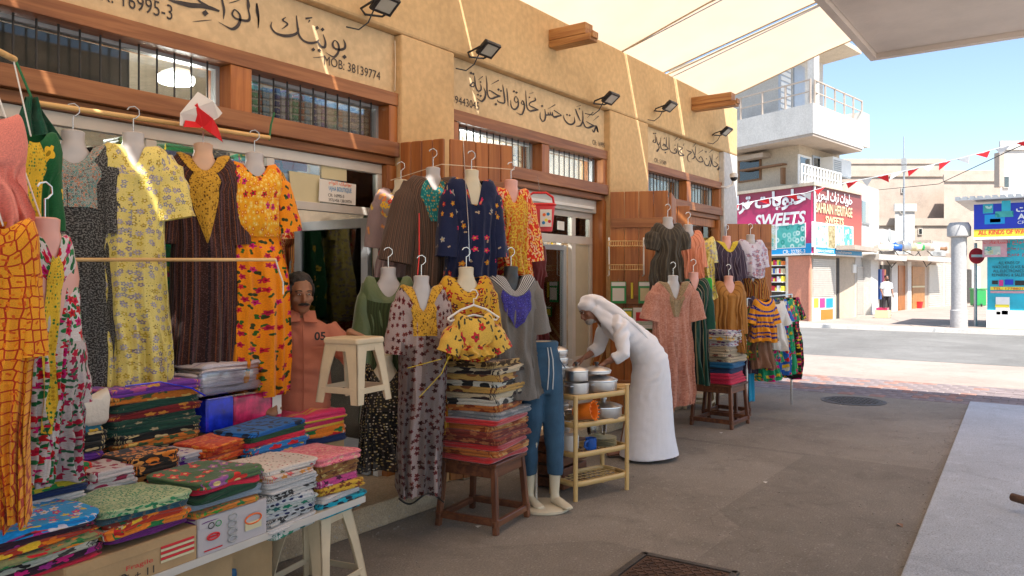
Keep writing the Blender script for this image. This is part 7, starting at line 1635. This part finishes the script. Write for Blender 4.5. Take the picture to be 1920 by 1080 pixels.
for s_ in (-1, 1):
    MB().tube([jp(.09, .10*s_, 1.09), jp(.115, .085*s_, 1.04), jp(.10, .145*s_, .98)], .0035, 5).build('pocket_seam', M['denimp'], jt, smooth=True)
    MB().box(jp(.0, .163*s_, .62), (.03, .10, .13), rz=math.atan2(fj.y, fj.x) + PI/2).build('cargo_pocket', M['denimp'], jt) if False else None
MB().lathe([(.17, 0), (.178, .006), (.178, .022), (.16, .032), (.002, .034)], jp(.05, 0, 0), 40).build('base', M['form_b'], jt, smooth=True)
MB().tube([jp(-.02, -.02, .03), jp(-.02, -.02, .60)], .012, 10).build('support_rod', M['chrome'], jt, smooth=True)
# ================================================================ ACROSS THE ROAD
class Face:
    def __init__(s, o, d, n):
        s.o = Vector((o[0], o[1], 0)); s.d = Vector((d[0], d[1], 0)).normalized(); s.n = Vector((n[0], n[1], 0)).normalized(); s.n = (s.n - s.d*s.n.dot(s.d)).normalized()
    def px(s, u, v, off=0.0):
        k_ = kk(u); f = Vector((CT + k_*ST, ST - k_*CT, 0)); d = (s.o.dot(s.n) + off)/f.dot(s.n); p = Vector((f.x*d, f.y*d, 0)); return (p - s.o).dot(s.d), EYE + (HZ - v)*d/FPX
    def P(s, a, z, n=0.0): return s.o + s.d*a + s.n*n + Vector((0, 0, z))
    def box(s, name, a0, a1, z0, z1, n0, n1, mat, parent=None, cham=0.0):
        m = MB(); M_ = Matrix((s.d, s.n, Vector((0, 0, 1)))).transposed().to_4x4(); M_.translation = s.P((a0 + a1)/2, (z0 + z1)/2, (n0 + n1)/2)
        if M_.determinant() < 0: M_ = Matrix((-s.d, s.n, Vector((0, 0, 1)))).transposed().to_4x4(); M_.translation = s.P((a0 + a1)/2, (z0 + z1)/2, (n0 + n1)/2)
        m.box((0, 0, 0), (abs(a1 - a0), abs(n1 - n0), abs(z1 - z0)), M=M_, cham=cham); return m.build(name, M[mat] if isinstance(mat, str) else mat, parent)
    def pbox(s, name, u0, v0, u1, v1, n0, n1, mat, parent=None):
        off = max(n0, n1); a0, _ = s.px(u0, v0, off); a1, _ = s.px(u1, v1, off); um = (u0 + u1)/2; z1 = s.px(um, v0, off)[1]; z0 = s.px(um, v1, off)[1]
        return s.box(name, a0, a1, z0, z1, n0, n1, mat, parent)
    def text(s, body, u0, v0, u1, v1, off, mat, parent, **kw):
        a0, _ = s.px(u0, v0, off); a1, _ = s.px(u1, v1, off); um = (u0 + u1)/2; z1 = s.px(um, v0, off)[1]; z0 = s.px(um, v1, off)[1]
        sgn = 1 if a1 > a0 else -1
        return lettering(body, s.P((a0 + a1)/2, (z0 + z1)/2, off), s.d*sgn, M[mat], width=abs(a1 - a0), height=z1 - z0, parent=parent, **kw)
def roll_shutter(F_, u0, v0, u1, v1, off, parent, label=None, mat='shut', nslat=16):
    a0, _ = F_.px(u0, v0, off); a1, _ = F_.px(u1, v1, off); um = (u0 + u1)/2; z1 = F_.px(um, v0, off)[1]; z0 = F_.px(um, v1, off)[1]; h = (z1 - z0)/nslat
    sh_ = F_.box('shutter', a0, a1, z0, z1, off - .06, off - .02, mat, parent)
    for i in range(nslat): F_.box('slat', a0 + .02*(1 if a1 > a0 else -1), a1 - .02*(1 if a1 > a0 else -1), z0 + h*i + h*.12, z0 + h*(i + 1) - h*.1, off - .018, off + .012, mat, sh_)
    return sh_
def grad(name, c0, c1, z0, z1):
    m, t, b = nt(name); b.inputs['Roughness'].default_value = .45; g = N(t, 'ShaderNodeNewGeometry'); sp = N(t, 'ShaderNodeSeparateXYZ'); L(t, g.outputs['Position'], sp.inputs[0])
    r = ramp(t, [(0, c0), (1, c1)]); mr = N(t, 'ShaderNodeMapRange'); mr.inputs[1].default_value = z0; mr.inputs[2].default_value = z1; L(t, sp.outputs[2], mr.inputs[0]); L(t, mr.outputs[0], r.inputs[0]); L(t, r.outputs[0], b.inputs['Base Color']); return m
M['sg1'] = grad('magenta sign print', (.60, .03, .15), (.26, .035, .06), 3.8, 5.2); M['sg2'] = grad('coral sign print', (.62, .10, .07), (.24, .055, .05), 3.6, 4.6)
M['sky_bl'] = plain('bright blue strip', (.0, .30, .65), .4, 0, .03); M['food1'] = fabric('sweets picture', (.45, .55, .50), [('flower', 4, .4, [(.6, .65, .6), (.1, .4, .35), (.5, .5, .3), (.65, .6, .5)], (.3, .4, .3), .9)]); M['food2'] = fabric('turquoise sweets picture', (.08, .42, .38), [('dot', 3, .42, [(.3, .6, .55), (.03, .3, .25), (.5, .7, .65)], (.1, .4, .4), .9)])
M['food3'] = fabric('brown sweets picture', (.35, .28, .12), [('flower', 7, .4, [(.5, .42, .25), (.2, .15, .06)], None, .9)])
M['cyan'] = plain('cyan vinyl', (.02, .42, .55), .35, 0, .25, 1.5); M['royal'] = plain('royal blue vinyl', (.01, .035, .45), .4, 0, .1); M['dark'] = plain('dark shop interior', (.05, .045, .04), .8, 0, .3); M['brownp'] = plain('brown frame', (.22, .11, .05), .6)  # dark: shade of shop interiors as flat colour; cables use it too
M['haze1'] = plaster('far haze-paled render', (.47, .395, .33), (.38, .31, .26), .3, .1); M['haze2'] = plaster('far haze-pinked render', (.46, .375, .31), (.36, .295, .24), .35, .1)  # haze of distance is put into these pale wall colours
Cc = at_d(1519, 524, 29.7); LD = (.4, .917); RD_2 = (.99, -.137); nL = (-.917, .4); nR = (-.137, -.99)
FL = Face(Cc, LD, nL); FR = Face(Cc, RD_2, nR)
sw = thing('sweet_shop', 'corner sweet shop with magenta and coral signs under white balconies', 'building', Vector((Cc.x, Cc.y, 0)))
def corner_block(name, z0, z1, out, back, lenL, lenR, mat, parent):
    """solid block whose corner sits at the building corner, pushed out by `out`"""
    nl, nr = FL.n, FR.n; dl_, dr_ = FL.d, FR.d
    # corner point offset so both faces move out by `out`
    A = Matrix(((nl.x, nl.y), (nr.x, nr.y))); c0 = A.inverted() @ Vector((out, out)); c = Vector((Cc.x + c0.x, Cc.y + c0.y))
    d1 = Vector((dl_.x, dl_.y)); d2 = Vector((dr_.x, dr_.y)); m = MB(); m.prism([tuple(c), tuple(c + d2*lenR), tuple(c + d2*lenR + d1*lenL), tuple(c + d1*lenL)], z0, z1); return m.build(name, M[mat] if isinstance(mat, str) else mat, parent)
corner_block('wall', 0.0, 5.15, 0, 0, 9, 4.75, 'cream', sw)
def fpx(F_, name, quad, n0, n1, mat, parent): return F_.pbox(name, *quad, n0, n1, mat, parent)
fpx(FL, 'column', (1478, 480, 1518.5, 604), 0.0, .06, 'pinkwall', sw); fpx(FR, 'column', (1519, 480, 1522, 604), 0.0, .06, 'pinkwall', sw)
# sign boards
sl_ = thing('shop_sign', 'magenta sweet shop sign with white Arabic and SWEETS lettering facing the lane', 'sign', Cc)
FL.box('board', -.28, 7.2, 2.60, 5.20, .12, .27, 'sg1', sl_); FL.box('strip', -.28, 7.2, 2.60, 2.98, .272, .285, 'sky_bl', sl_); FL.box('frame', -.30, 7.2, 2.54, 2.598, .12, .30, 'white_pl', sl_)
sr_ = thing('shop_sign', 'coral heritage sweets sign on the right side of the corner shop', 'sign', Cc)
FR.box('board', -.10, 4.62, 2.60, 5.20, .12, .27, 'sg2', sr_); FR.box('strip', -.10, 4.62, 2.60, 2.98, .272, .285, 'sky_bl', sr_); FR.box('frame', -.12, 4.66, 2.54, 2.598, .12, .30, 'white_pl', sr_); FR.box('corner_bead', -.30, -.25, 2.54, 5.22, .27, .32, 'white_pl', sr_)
FL.text(arabic('حلويات تراث'), 1352, 361, 1511, 398, .30, 'p_wh', sl_, bold=.035); FL.text('SWEETS', 1415, 399, 1511, 424, .30, 'p_wh', sl_, bold=.03, shear=.2); FL.text('CR: 32785-3', 1468, 468, 1510, 476, .30, 'p_wh', sl_, bold=.02)
FR.text(arabic('حلويات تراث البحرين'), 1529, 359, 1598, 384, .30, 'p_wh', sr_, bold=.02); M['gold_p'] = plain('pale gold print', (.7, .62, .35), .4, 0, .02)
FR.text('BAHRAIN HERITAGE', 1529, 384, 1598, 403, .30, 'gold_p', sr_, bold=.02); FR.text('SWEETS', 1548, 407, 1582, 421, .30, 'gold_p', sr_, bold=.03); FR.text('@BAH.SWEETS   t.me/bahsweets', 1529, 469, 1597, 476, .30, 'p_wh', sr_, bold=.01)
def uvquad(F_, u0, v0, u1, v1, off, mat, parent, name='printed_picture'):
    a0, _ = F_.px(u0, v0, off); a1, _ = F_.px(u1, v1, off); um = (u0 + u1)/2; z1 = F_.px(um, v0, off)[1]; z0 = F_.px(um, v1, off)[1]; m = MB()
    m.v = [F_.P(a0, z0, off), F_.P(a1, z0, off), F_.P(a1, z1, off), F_.P(a0, z1, off)]; m.face((0, 1, 2, 3), [(a0, z0), (a1, z0), (a1, z1), (a0, z1)]); o = m.build(name, M[mat], parent); return o
for q, mt in (((1410, 424, 1454, 468), 'food1'), ((1457, 421, 1509, 464), 'food2')):
    FL.pbox('picture_frame', q[0] - 1.5, q[1] - 1.5, q[2] + 1.5, q[3] + 1.5, .272, .288, 'p_wh', sl_); uvquad(FL, *q, .292, mt, sl_)
FR.pbox('picture_frame', 1522.5, 420, 1600, 466, .272, .286, 'p_wh', sr_)
for q, mt in (((1524, 422, 1552, 464), 'food1'), ((1553, 423, 1566, 465), 'food3'), ((1567, 424, 1581, 465), 'food1'), ((1582, 425, 1598, 466), 'food2')): uvquad(FR, *q, .290, mt, sr_)
# shop window with shelves of jars
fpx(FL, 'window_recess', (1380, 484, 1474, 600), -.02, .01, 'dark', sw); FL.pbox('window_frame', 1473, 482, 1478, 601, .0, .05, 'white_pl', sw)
jr = random.Random(9); jc = ['p_yl', 'p_rd', 'green_pl', 'p_wh', 'blue_pl', 'orange_pl', 'poster', 'pink_pl']
for v in (498, 513, 528, 545):
    a1_, z_ = FL.px(1430, v, .05); a0_, _ = FL.px(1473, v, .05); sh_ = FL.box('shelf', a0_, a1_, z_ - .03, z_, .012, .28, 'white_pl', sw)
    n_ = 12
    for i in range(n_):
        aa = lerp(a0_, a1_, (i + .5)/n_); hh_ = jr.uniform(.12, .22); FL.box('jar', aa - .055, aa + .055, z_ + .001, z_ + hh_, .06, .22, jc[jr.randrange(8)], sh_, .01)
# roller shutter and posters on the right face
roll_shutter(FR, 1524, 486, 1567, 556, .03, sw, nslat=20)
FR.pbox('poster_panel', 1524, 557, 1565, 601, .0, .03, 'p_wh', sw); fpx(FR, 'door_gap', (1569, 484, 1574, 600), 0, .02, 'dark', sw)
for q, mt in (((1526, 559, 1535, 577), 'p_yl'), ((1537, 559, 1547, 577), 'pink_pl'), ((1549, 559, 1562, 577), 'sky_bl'), ((1526, 580, 1537, 598), 'paper'), ((1539, 580, 1562, 599), 'orange_pl')): FR.pbox('printed_picture', *q, .031, .036, mt, sw)
FR.pbox('power_box', 1600, 496, 1606, 512, .0, .08, 'white_pl', sw)
# lower moulding & canopy lip above sign
corner_block('canopy_slab', 5.16, 5.28, .35, 0, 8, 4.9, 'cream', sw)
# ---- upper storeys
up = thing('apartment_house', 'cream and white apartment house with railed balconies above the sweet shop', 'building', Vector((Cc.x + 2, Cc.y + 1.5, 5.28)))
corner_block('wall', 5.285, 7.15, -1.0, 0, 9, 4.2, 'cream', up)
corner_block('upper_wall', 8.3, 11.3, -1.7, 0, 8, 3.2, 'white', up)
corner_block('balcony', 7.16, 8.30, .25, 0, 9, 5.2, 'white', up)
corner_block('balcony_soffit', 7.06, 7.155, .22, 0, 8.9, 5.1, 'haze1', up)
corner_block('roof_slab', 11.3, 11.5, .1, 0, 8, 5.2, 'cream', up)
FR.box('end_pier', 4.8, 5.55, 7.3, 8.75, -.6, .26, 'white', up)
def rail(F_, a0, a1, zb, n, hgt, parent, posts=5, mat='haze1'):
    r_ = F_.box('rail', a0, a1, zb + hgt - .05, zb + hgt, n - .03, n + .03, mat, parent); F_.box('rail', a0, a1, zb + hgt*.5 - .02, zb + hgt*.5 + .02, n - .02, n + .02, mat, parent)
    for i in range(posts):
        a = lerp(a0, a1, i/(posts - 1)); F_.box('rail_post', a - .03, a + .03, zb, zb + hgt, n - .03, n + .03, mat, parent)
rail(FL, -.15, 8, 8.3, .18, .95, up, 8); rail(FR, .0, 4.9, 8.3, .18, .95, up, 6)
for a in (.9, 2.3): FR.box('balcony_door', a, a + 1.0, 8.45, 10.7, -1.69, -1.62, 'alu2', up)
for i in range(9): FR.box('louvre', .95, 1.85, 8.6 + i*.23, 8.75 + i*.23, -1.618, -1.59, 'white_pl', up)
FL.box('column', -.1, .2, 8.3, 11.3, -.4, -.1, 'white', up); FR.box('downpipe', .9, 1.0, 8.3, 11.3, -.2, -.1, 'haze1', up)
# middle floor details
FL.pbox('window_frame', 1384, 298, 1426, 340, -1.0, -.93, 'brownp', up); FL.pbox('pane', 1387, 301, 1423, 337, -.929, -.92, 'glassd', up); FL.pbox('sun_shade', 1382, 290, 1430, 298, -1.0, -.5, 'haze1', up)
FL.pbox('pergola_bar', 1385, 312, 1466, 315, -.9, -.6, 'brownp', up); FL.pbox('pergola_post', 1463, 314, 1467, 345, -.8, -.6, 'brownp', up)
FR.pbox('balcony_door', 1498, 292, 1522, 350, -1.0, -.95, 'p_wh', up); FR.pbox('balcony_door', 1524, 294, 1548, 350, -1.0, -.95, 'alu2', up); FR.pbox('door_pane', 1501, 296, 1519, 340, -.949, -.94, 'glassd', up); FR.pbox('door_pane', 1527, 298, 1545, 340, -.949, -.94, 'glassd', up)
rail(FR, -.4, 3.4, 5.285, -.15, .75, up, 14, 'white_pl')
ac = thing('air_conditioner', 'white air conditioner hanging below the balcony of the apartment house', 'air conditioner', FR.P(2.6, 5.9, -.5))
FR.pbox('casing', 1562, 298, 1596, 328, -.9, -.35, 'white_pl', ac)
for i in range(7): FR.pbox('grille_slat', 1564, 301 + i*3.6, 1578, 303 + i*3.6, -.349, -.33, 'grey_pl', ac)
FR.pbox('bracket', 1563, 328, 1595, 331, -.9, -.3, 'steel', ac)
# ---- plain white house to the right of the corner shop
FW = Face((35.45, 7.55), (1, -.03), (0, -1))
wh = thing('white_house', 'narrow white house with one high window beside the sweet shop', 'building', Vector((36, 8, 0)))
FW.pbox('wall', 1604, 348, 1648, 600, -5, 0, 'white', wh); FW.pbox('window', 1615, 377, 1632, 420, .0, .05, 'alu2', wh); FW.pbox('pane', 1616.5, 379, 1630.5, 418, .051, .06, 'glassd', wh); FW.pbox('ledge', 1603, 462, 1646, 470, .0, .7, 'haze1', wh); FW.pbox('sign_plate', 1606, 415, 1610, 425, .0, .04, 'blue_pl', wh)
roll_shutter(FW, 1607, 500, 1627, 597, .05, wh, nslat=24); FW.pbox('pier', 1633, 474, 1646, 600, .0, .35, 'white', wh)
# ---- row of old shops running away from the camera
A_ = Vector((40.1, 7.55)); Bv = Vector((54.2, 5.93)); FO = Face(A_, (Bv - A_), (-.1, -1))
def fog(lab, u0, u1, vtop, mat, nm='old_shop'):
    t = thing(nm, lab, 'building', FO.P(FO.px(u0, 560)[0], 0)); FO.pbox('wall', u0, vtop, u1, HZ + 2320/ (FO.P(FO.px((u0+u1)/2, 560)[0], 0).dot(Vector((CT, ST, 0)))), -5, 0, mat, t); return t
s_a = fog('low cream shop with clothes at its door, first of the old row', 1648, 1700, 486, 'haze1')
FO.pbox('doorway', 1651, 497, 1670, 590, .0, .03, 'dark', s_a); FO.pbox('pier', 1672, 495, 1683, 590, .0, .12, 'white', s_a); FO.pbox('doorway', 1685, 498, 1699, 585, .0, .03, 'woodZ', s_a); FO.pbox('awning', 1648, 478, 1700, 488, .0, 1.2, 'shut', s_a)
s_b = fog('old shop with an orange wooden door in the far row', 1701, 1738, 488, 'haze2')
dr = FO.pbox('door', 1711, 500, 1734, 578, .0, .08, 'woodY', s_b); FO.pbox('door_rail', 1711, 536, 1734, 539, .081, .1, 'poster', dr); FO.pbox('pier', 1702, 490, 1709, 583, .0, .15, 'white', s_b); FO.pbox('awning', 1700, 480, 1740, 488, .0, 1.0, 'haze1', s_b)
s_c = fog('old shop with two pale roller shutters at the far end of the row', 1739, 1792, 486, 'haze1')
roll_shutter(FO, 1742, 497, 1768, 576, .04, s_c, nslat=20); roll_shutter(FO, 1773, 497, 1790, 574, .04, s_c, nslat=20); FO.pbox('pier', 1769, 490, 1772, 574, .0, .2, 'white', s_c); FO.pbox('awning', 1740, 482, 1792, 491, .0, 1.0, 'shut', s_c)
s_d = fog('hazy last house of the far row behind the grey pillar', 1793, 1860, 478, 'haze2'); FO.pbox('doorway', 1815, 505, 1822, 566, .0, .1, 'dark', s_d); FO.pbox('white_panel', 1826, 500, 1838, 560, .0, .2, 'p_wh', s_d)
ac2 = thing('air_conditioner', 'white air conditioner on the roof of the first old shop', 'air conditioner', FO.P(1, 3.2)); FO.pbox('casing', 1653, 432, 1688, 457, -1, -.2, 'white_pl', ac2); a_, z_ = FO.px(1668, 441, -.19); MB().lathe([(.32, 0), (.30, .02), (.05, .03)], n=24, M=frame_m(FO.P(a_, z_, -.19), FO.d, Vector((0, 0, 1)), FO.n)).build('fan_ring', M['grey_pl'], ac2)
for q_, lab in (((1742, 470, 1768, 482), 'grey box unit on the roof over the orange door shop'), ((1746, 452, 1780, 482), 'white water tank frame on the far row roof')):
    t = thing('roof_unit', lab, 'roof unit', FO.P(3, 3.2)); FO.pbox('casing', *q_, -1.6, -.6, 'haze1', t); FO.pbox('panel', q_[0] + 3, q_[1] + 2, q_[2] - 3, q_[3] - 2, -.599, -.57, 'grey_pl', t)
# tangle of rags, brackets and cables over the first awnings
rr_ = random.Random(3)
for i in range(9):
    a0_, z0_ = FO.px(1650 + i*14, 466, .5); m = MB(); fold_mesh(m, FO.P(a0_, z0_ - .1, .5), rr_.uniform(.6, 1.1), .5, rr_.uniform(.15, .35), rr_.uniform(0, 2), i*2.3, 1, n=18, wr=.12)
    tag(m.build('bundle', M[['shut', 'white_pl', 'blue_pl', 'steel', 'poster', 'green_pl', 'haze1', 'white_pl', 'brownp'][i]], smooth=True, angle=180), '%s bundle lying on the far awnings' % (['grey', 'white', 'blue', 'steel', 'cream', 'green', 'beige', 'bright white', 'brown'][i]), 'bundle', 'bundles on the far awnings')
for i in range(5):
    a0_, z0_ = FO.px(1650 + i*22, 470 - 8*(i % 2), .7); a1_, z1_ = FO.px(1680 + i*22, 492 - 10*(i % 3), .8)
    tag(MB().tube([FO.P(a0_, z0_, .7), FO.P((a0_ + a1_)/2, min(z0_, z1_) - .25, .9), FO.P(a1_, z1_, .8)], .025, 5).build('cable', M['dark']), 'slack dark cable looping over the far awnings', 'cable', 'slack cables over the far awnings')
# clothes and stall by the far man
for i, (u, mt) in enumerate(((1653, 'blue_pl'), (1656, 'pink_pl'), (1659, 'orange_pl'))):
    a_, z_ = FO.px(u, 505, .3); tag(FO.box('hanging_cloth', a_ - .18, a_ + .18, z_ - 1.4, z_, .2, .3, mt), '%s cloth hanging in the far doorway' % ['blue', 'pink', 'orange'][i], 'cloth', 'cloths in the far doorway')
bq_ = gnd(1655, 596, .06); t = thing('crate', 'striped crate on the pavement near the distant man', 'crate', bq_); MB().box(bq_ + Vector((0, 0, .16)), (.5, .5, .3)).build('box_body', M['poster'], t); MB().box(bq_ + Vector((0, 0, .36)), (.4, .4, .1)).build('contents', M['pinkclear'], t)
bq_ = gnd(1721, 578, .06); tag(MB().lathe([(.2, 0), (.26, .35), (.28, .36), (.24, .36), (.02, .3)], bq_, 16).build('bucket', M['red_pl'], smooth=True), 'red bucket before the orange wooden door', 'bucket')
# ---- big pale buildings behind
def far(lab, u0, u1, vt, d, mat, wins=()):
    p0 = at_d(u0, 524, d); p1 = at_d(u1, 524, d); Ff = Face(p0, p1 - p0, (-CT, -ST)); t = thing('far_building', lab, 'building', Vector((p0.x, p0.y, 0))); zt_ = EYE + (HZ - vt)*d/FPX
    Lw = (p1 - p0).length; wb_ = MB(); q0 = p0*1.1; q1 = p1*1.1; wb_.prism([(p0.x, p0.y), (q0.x, q0.y), (q1.x, q1.y), (p1.x, p1.y)][::-1], 0, zt_); wb_.build('wall', M[mat], t); Ff.box('parapet', -.1, Lw + .1, zt_ - .5, zt_ + .12, .0, .15, mat, t)
    for (wu0, wv0, wu1, wv1) in wins: f_ = Ff.pbox('window', wu0, wv0, wu1, wv1, .0, .12, 'alu', t); Ff.pbox('pane', wu0 + 1.2, wv0 + 1.2, wu1 - 1.2, wv1 - 1.2, .121, .13, 'glassd', f_)
    return t, Ff
far('tall hazy beige block rising behind the old shops', 1560, 1905, 322, 78, 'haze2', [(1690, 352, 1697, 362)])
far('lower pale block with a white room on its roof', 1600, 1800, 412, 66, 'haze1', [(1722, 428, 1730, 440)])
far('long hazy roofline behind the sweet shop', 1450, 1770, 300, 100, 'haze1')
far('small white roof room in front of the hazy block', 1678, 1715, 385, 64, 'white', [(1688, 392, 1694, 400)])
tt_, Fk = far('bright white tower block at the right edge', 1876, 2050, 268, 55, 'white', [(1882, 330, 1893, 352)]); Fk.pbox('buttress', 1874, 285, 1883, 350, .0, .6, 'haze1', tt_)
far('beige block behind the kiosk roof', 1770, 1880, 330, 70, 'haze1')
p_ = at_d(1695, 524, 62); ms = thing('mast', 'thin lattice mast standing above the far roofs', 'mast', Vector((p_.x, p_.y, 0))); zt_ = EYE + (HZ - 256)*62/FPX
MB().tube([(p_.x, p_.y, 0), (p_.x, p_.y, zt_)], [.14, .05], 6).build('pole', M['steel'], ms)
for z_ in (zt_ - 2.0, zt_ - 2.6): MB().box((p_.x, p_.y, z_), (.35, .35, .5)).build('antenna', M['grey_pl'], ms)
# ---- pillar, road sign, bin
pp = gnd(1798, 614, .06); pl = thing('pillar', 'tall grey concrete pillar with a wide round cap beside the road', 'pillar', pp)
M['conc'] = plaster('grey concrete', (.42, .41, .40), (.3, .29, .28), .3, .3)
MB().lathe([(.25, 0), (.25, .55), (.225, .57), (.225, 2.88)], pp, 28).build('shaft', M['conc'], pl, smooth=True); MB().lathe([(.23, 2.885), (.34, 2.93), (.34, 3.22), (.27, 3.36), (.01, 3.38)], pp, 28).build('cap', M['conc'], pl, smooth=True)
sp_ = gnd(1829, 611, .06); st = thing('road_sign', 'red and white no entry sign on a grey post', 'road sign', sp_)
MB().tube([sp_, sp_ + Vector((0, 0, 2.75))], .05, 10).build('post', M['steel'], st, smooth=True); sn = Vector((-CT, -ST, 0)); Ms = frame_m(sp_ + Vector((0, 0, 2.32)) + sn*.06, Vector((ST, -CT, 0)), Vector((0, 0, 1)), sn)
MB().lathe([(.26, 0), (.26, .02), (.002, .021)], n=36, M=Ms).build('disc', M['p_rd'], st); MB().box((0, 0, .026), (.38, .085, .006), M=Ms @ Matrix.Translation((0, 0, .027))).build('bar', M['p_wh'], st); 
bb_ = at_d(1834, 572, 44); bb_.z = .06; t = thing('rubbish_bin', 'green wheeled rubbish bin behind the road sign', 'bin', bb_)
MB().box(bb_ + Vector((0, 0, .5)), (.6, .6, .9), rz=TH, cham=.04).build('bin_body', M['green_pl'], t); MB().box(bb_ + Vector((0, 0, 1.0)), (.66, .66, .08), rz=TH, cham=.02).build('lid', M['green_pl'], t)
for s_ in (-.2, .2): MB().lathe([(.09, -.03), (.09, .03)], n=12, M=Matrix.Translation(bb_ + Vector((-.3, s_, .09))) @ Matrix.Rotation(PI/2, 4, 'X')).build('wheel', M['black'], t)
# ---- the kiosk at the right
kp = gnd(1851, 614, .06); FKs = Face((kp.x, kp.y), (0, -1), (-1, 0))
ks = thing('kiosk', 'watch repair kiosk in cyan vinyl with blue and yellow fascia and corrugated roof', 'kiosk', kp)
FKs.box('body', .0, 7.0, .06, 3.0, -4, 0, 'cyan', ks); FKs.box('plinth', -.02, 7.0, .06, .62, .0, .03, 'p_wh', ks)
FKs.pbox('fascia', 1826, 377, 2100, 426, -.2, .75, 'royal', ks); FKs.pbox('fascia_strip', 1826, 426.3, 2100, 441, -.2, .76, 'p_yl', ks); FKs.pbox('fascia_lip', 1825, 441.2, 2100, 446, -.2, .77, 'white_pl', ks)
a0_, z0_ = FKs.px(1792, 374, .9); a1_ = 7.5; 
for i in range(40):
    a = a0_ + i*.2
    if a < a1_: FKs.box('roof_rib', a, a + .13, z0_ - .02, z0_ + .06, -3.5, 1.1, 'steel', ks)
FKs.box('roof_sheet', a0_, a1_, z0_ - .06, z0_ - .021, -3.5, 1.1, 'steel', ks)
FKs.text('ALL KINDS OF WATCHES REPAIRING', 1834, 429, 2010, 438, .775, 'p_rd', ks, bold=.02); FKs.text(arabic('الساعات'), 1905, 384, 1975, 396, .765, 'p_wh', ks, bold=.03); FKs.text('AL SAAT', 1908, 399, 1985, 410, .765, 'p_wh', ks, bold=.03); FKs.text('CR: 56565-1', 1908, 413, 1965, 419, .765, 'p_wh', ks)
# printed machines on the fascia
for q, mt in (((1843, 383, 1862, 400), 'cyan'), ((1845, 386, 1860, 398), 'food2'), ((1846, 402, 1884, 420), 'sky_bl'), ((1856, 410, 1876, 417), 'p_bk'), ((1878, 376, 1895, 396), 'cyan'), ((1866, 396, 1900, 407), 'food2')):
    if mt.startswith('food'): uvquad(FKs, *q, .775, mt, ks)
    else: FKs.pbox('printed_picture', *q, .751, .765, mt, ks)
M['pinkp'] = plain('pink panel', (.55, .30, .34), .5)
FKs.pbox('banner', 1842, 449, 1888, 482, .3, .34, 'pinkp', ks); uvquad(FKs, 1846, 462, 1876, 478, .345, 'food1', ks)
FKs.text(arabic('جميع انواع الساعات'), 1844, 450, 1960, 459, .36, 'p_rd', ks); FKs.text(arabic('بطاريات زجاج'), 1888, 462, 1955, 470, .03, 'p_rd', ks); FKs.text(arabic('تصليح وبيع'), 1888, 473, 1955, 481, .03, 'p_rd', ks)
for i, (tx, a, b_) in enumerate((('ALL KINDS OF', 1872, 1912), ('WATCHES GLASS BATTERY', 1860, 1945), ('ALL ELECTRONICS PHONE', 1862, 1945), ('REPAIRING & SALES CENTER', 1860, 1950))): FKs.text(tx, a, 490 + i*7.6, b_, 495.5 + i*7.6, .03, 'p_bk', ks)
for q, mt in (((1860, 526, 1871, 533), 'p_bk'), ((1873, 525, 1881, 536), 'pink_pl'), ((1884, 524, 1900, 534), 'royal'), ((1903, 526, 1930, 535), 'p_bk'), ((1857, 538, 1990, 544), 'p_yl'), ((1857, 546, 1990, 550), 'pinkp'), ((1867, 557, 1893, 597), 'p_wh'), ((1866, 571, 1892, 576), 'p_yl'), ((1868, 584, 1876, 590), 'pink_pl'), ((1878, 582, 1890, 590), 'royal')): FKs.pbox('printed_picture', *q, .001, .02 + (.01 if mt in ('p_yl', 'pink_pl', 'royal') else 0), mt, ks)
FKs.text('TEL: 17788017', 1862, 539, 1925, 543.5, .04, 'p_rd', ks)
# ---- bunting
pts = [at_d(1340, 392, 27), at_d(1383, 384, 26.5), at_d(1440, 372, 26), at_d(1510, 362, 25), at_d(1545, 351, 24.5), at_d(1600, 340, 24), at_d(1700, 320, 22.5), at_d(1800, 297, 21), at_d(1895, 272, 20), at_d(1990, 240, 19)]
bt = thing('bunting', 'string of red and white triangular flags crossing from the shops to the kiosk side', 'bunting', pts[0])
cv = MB(); cv.tube(pts, .012, 5); cv.build('string', M['p_wh'], bt)
acc = 0; n_ = 0
for i in range(len(pts) - 1):
    a, b_ = pts[i], pts[i + 1]; Ls = (b_ - a).length; k_ = 0.0
    while acc < Ls:
        q = a.lerp(b_, acc/Ls); dv = (b_ - a).normalized(); w_ = .38; sag = random.uniform(.16, .25); m = MB(); tw_ = random.uniform(-.12, .12)
        m.v = [q, q + dv*w_, q + dv*(w_*.5 + random.uniform(-.22, .22)) + Vector((tw_, -tw_, -sag)), q + dv*w_*.5 + Vector((tw_*.4, tw_*.3, -.02))]; m.face((0, 3, 2)); m.face((3, 1, 2))
        o = m.build('pennant', M['flag_r'] if n_ % 2 else M['flag_w'], bt); s_ = o.modifiers.new('solid', 'SOLIDIFY'); s_.thickness = .004
        acc += .50; n_ += 1
    acc -= Ls
tag(MB().tube([at_d(1648, 356, 40), at_d(1760, 345, 33), at_d(1890, 284, 22), at_d(1990, 240, 19.5)], .015, 5).build('cable', M['dark']), 'dark slack cable under the bunting across the sky', 'cable')
# small scraps on the ground
tag(MB().tube([gnd(1898, 940, .075) + Vector((0, 0, .03)), gnd(1932, 950, .075) + Vector((0, 0, .03))], .028, 10).build('pipe_end', M['rustmetal'], smooth=True), 'rusty pipe end lying on the right pavement', 'pipe')
m = MB(); g_ = gnd(1688, 986); m.v = [g_ + Vector((-.03, -.02, .002)), g_ + Vector((.03, -.012, .008)), g_ + Vector((.045, .02, .003)), g_ + Vector((-.01, .02, .012))]; m.face(range(4)); o = m.build('dry_leaf', M['brownp']); s_ = o.modifiers.new('solid', 'SOLIDIFY'); s_.thickness = .001; tag(o, 'curled dry leaf on the asphalt near the kerb', 'leaf')
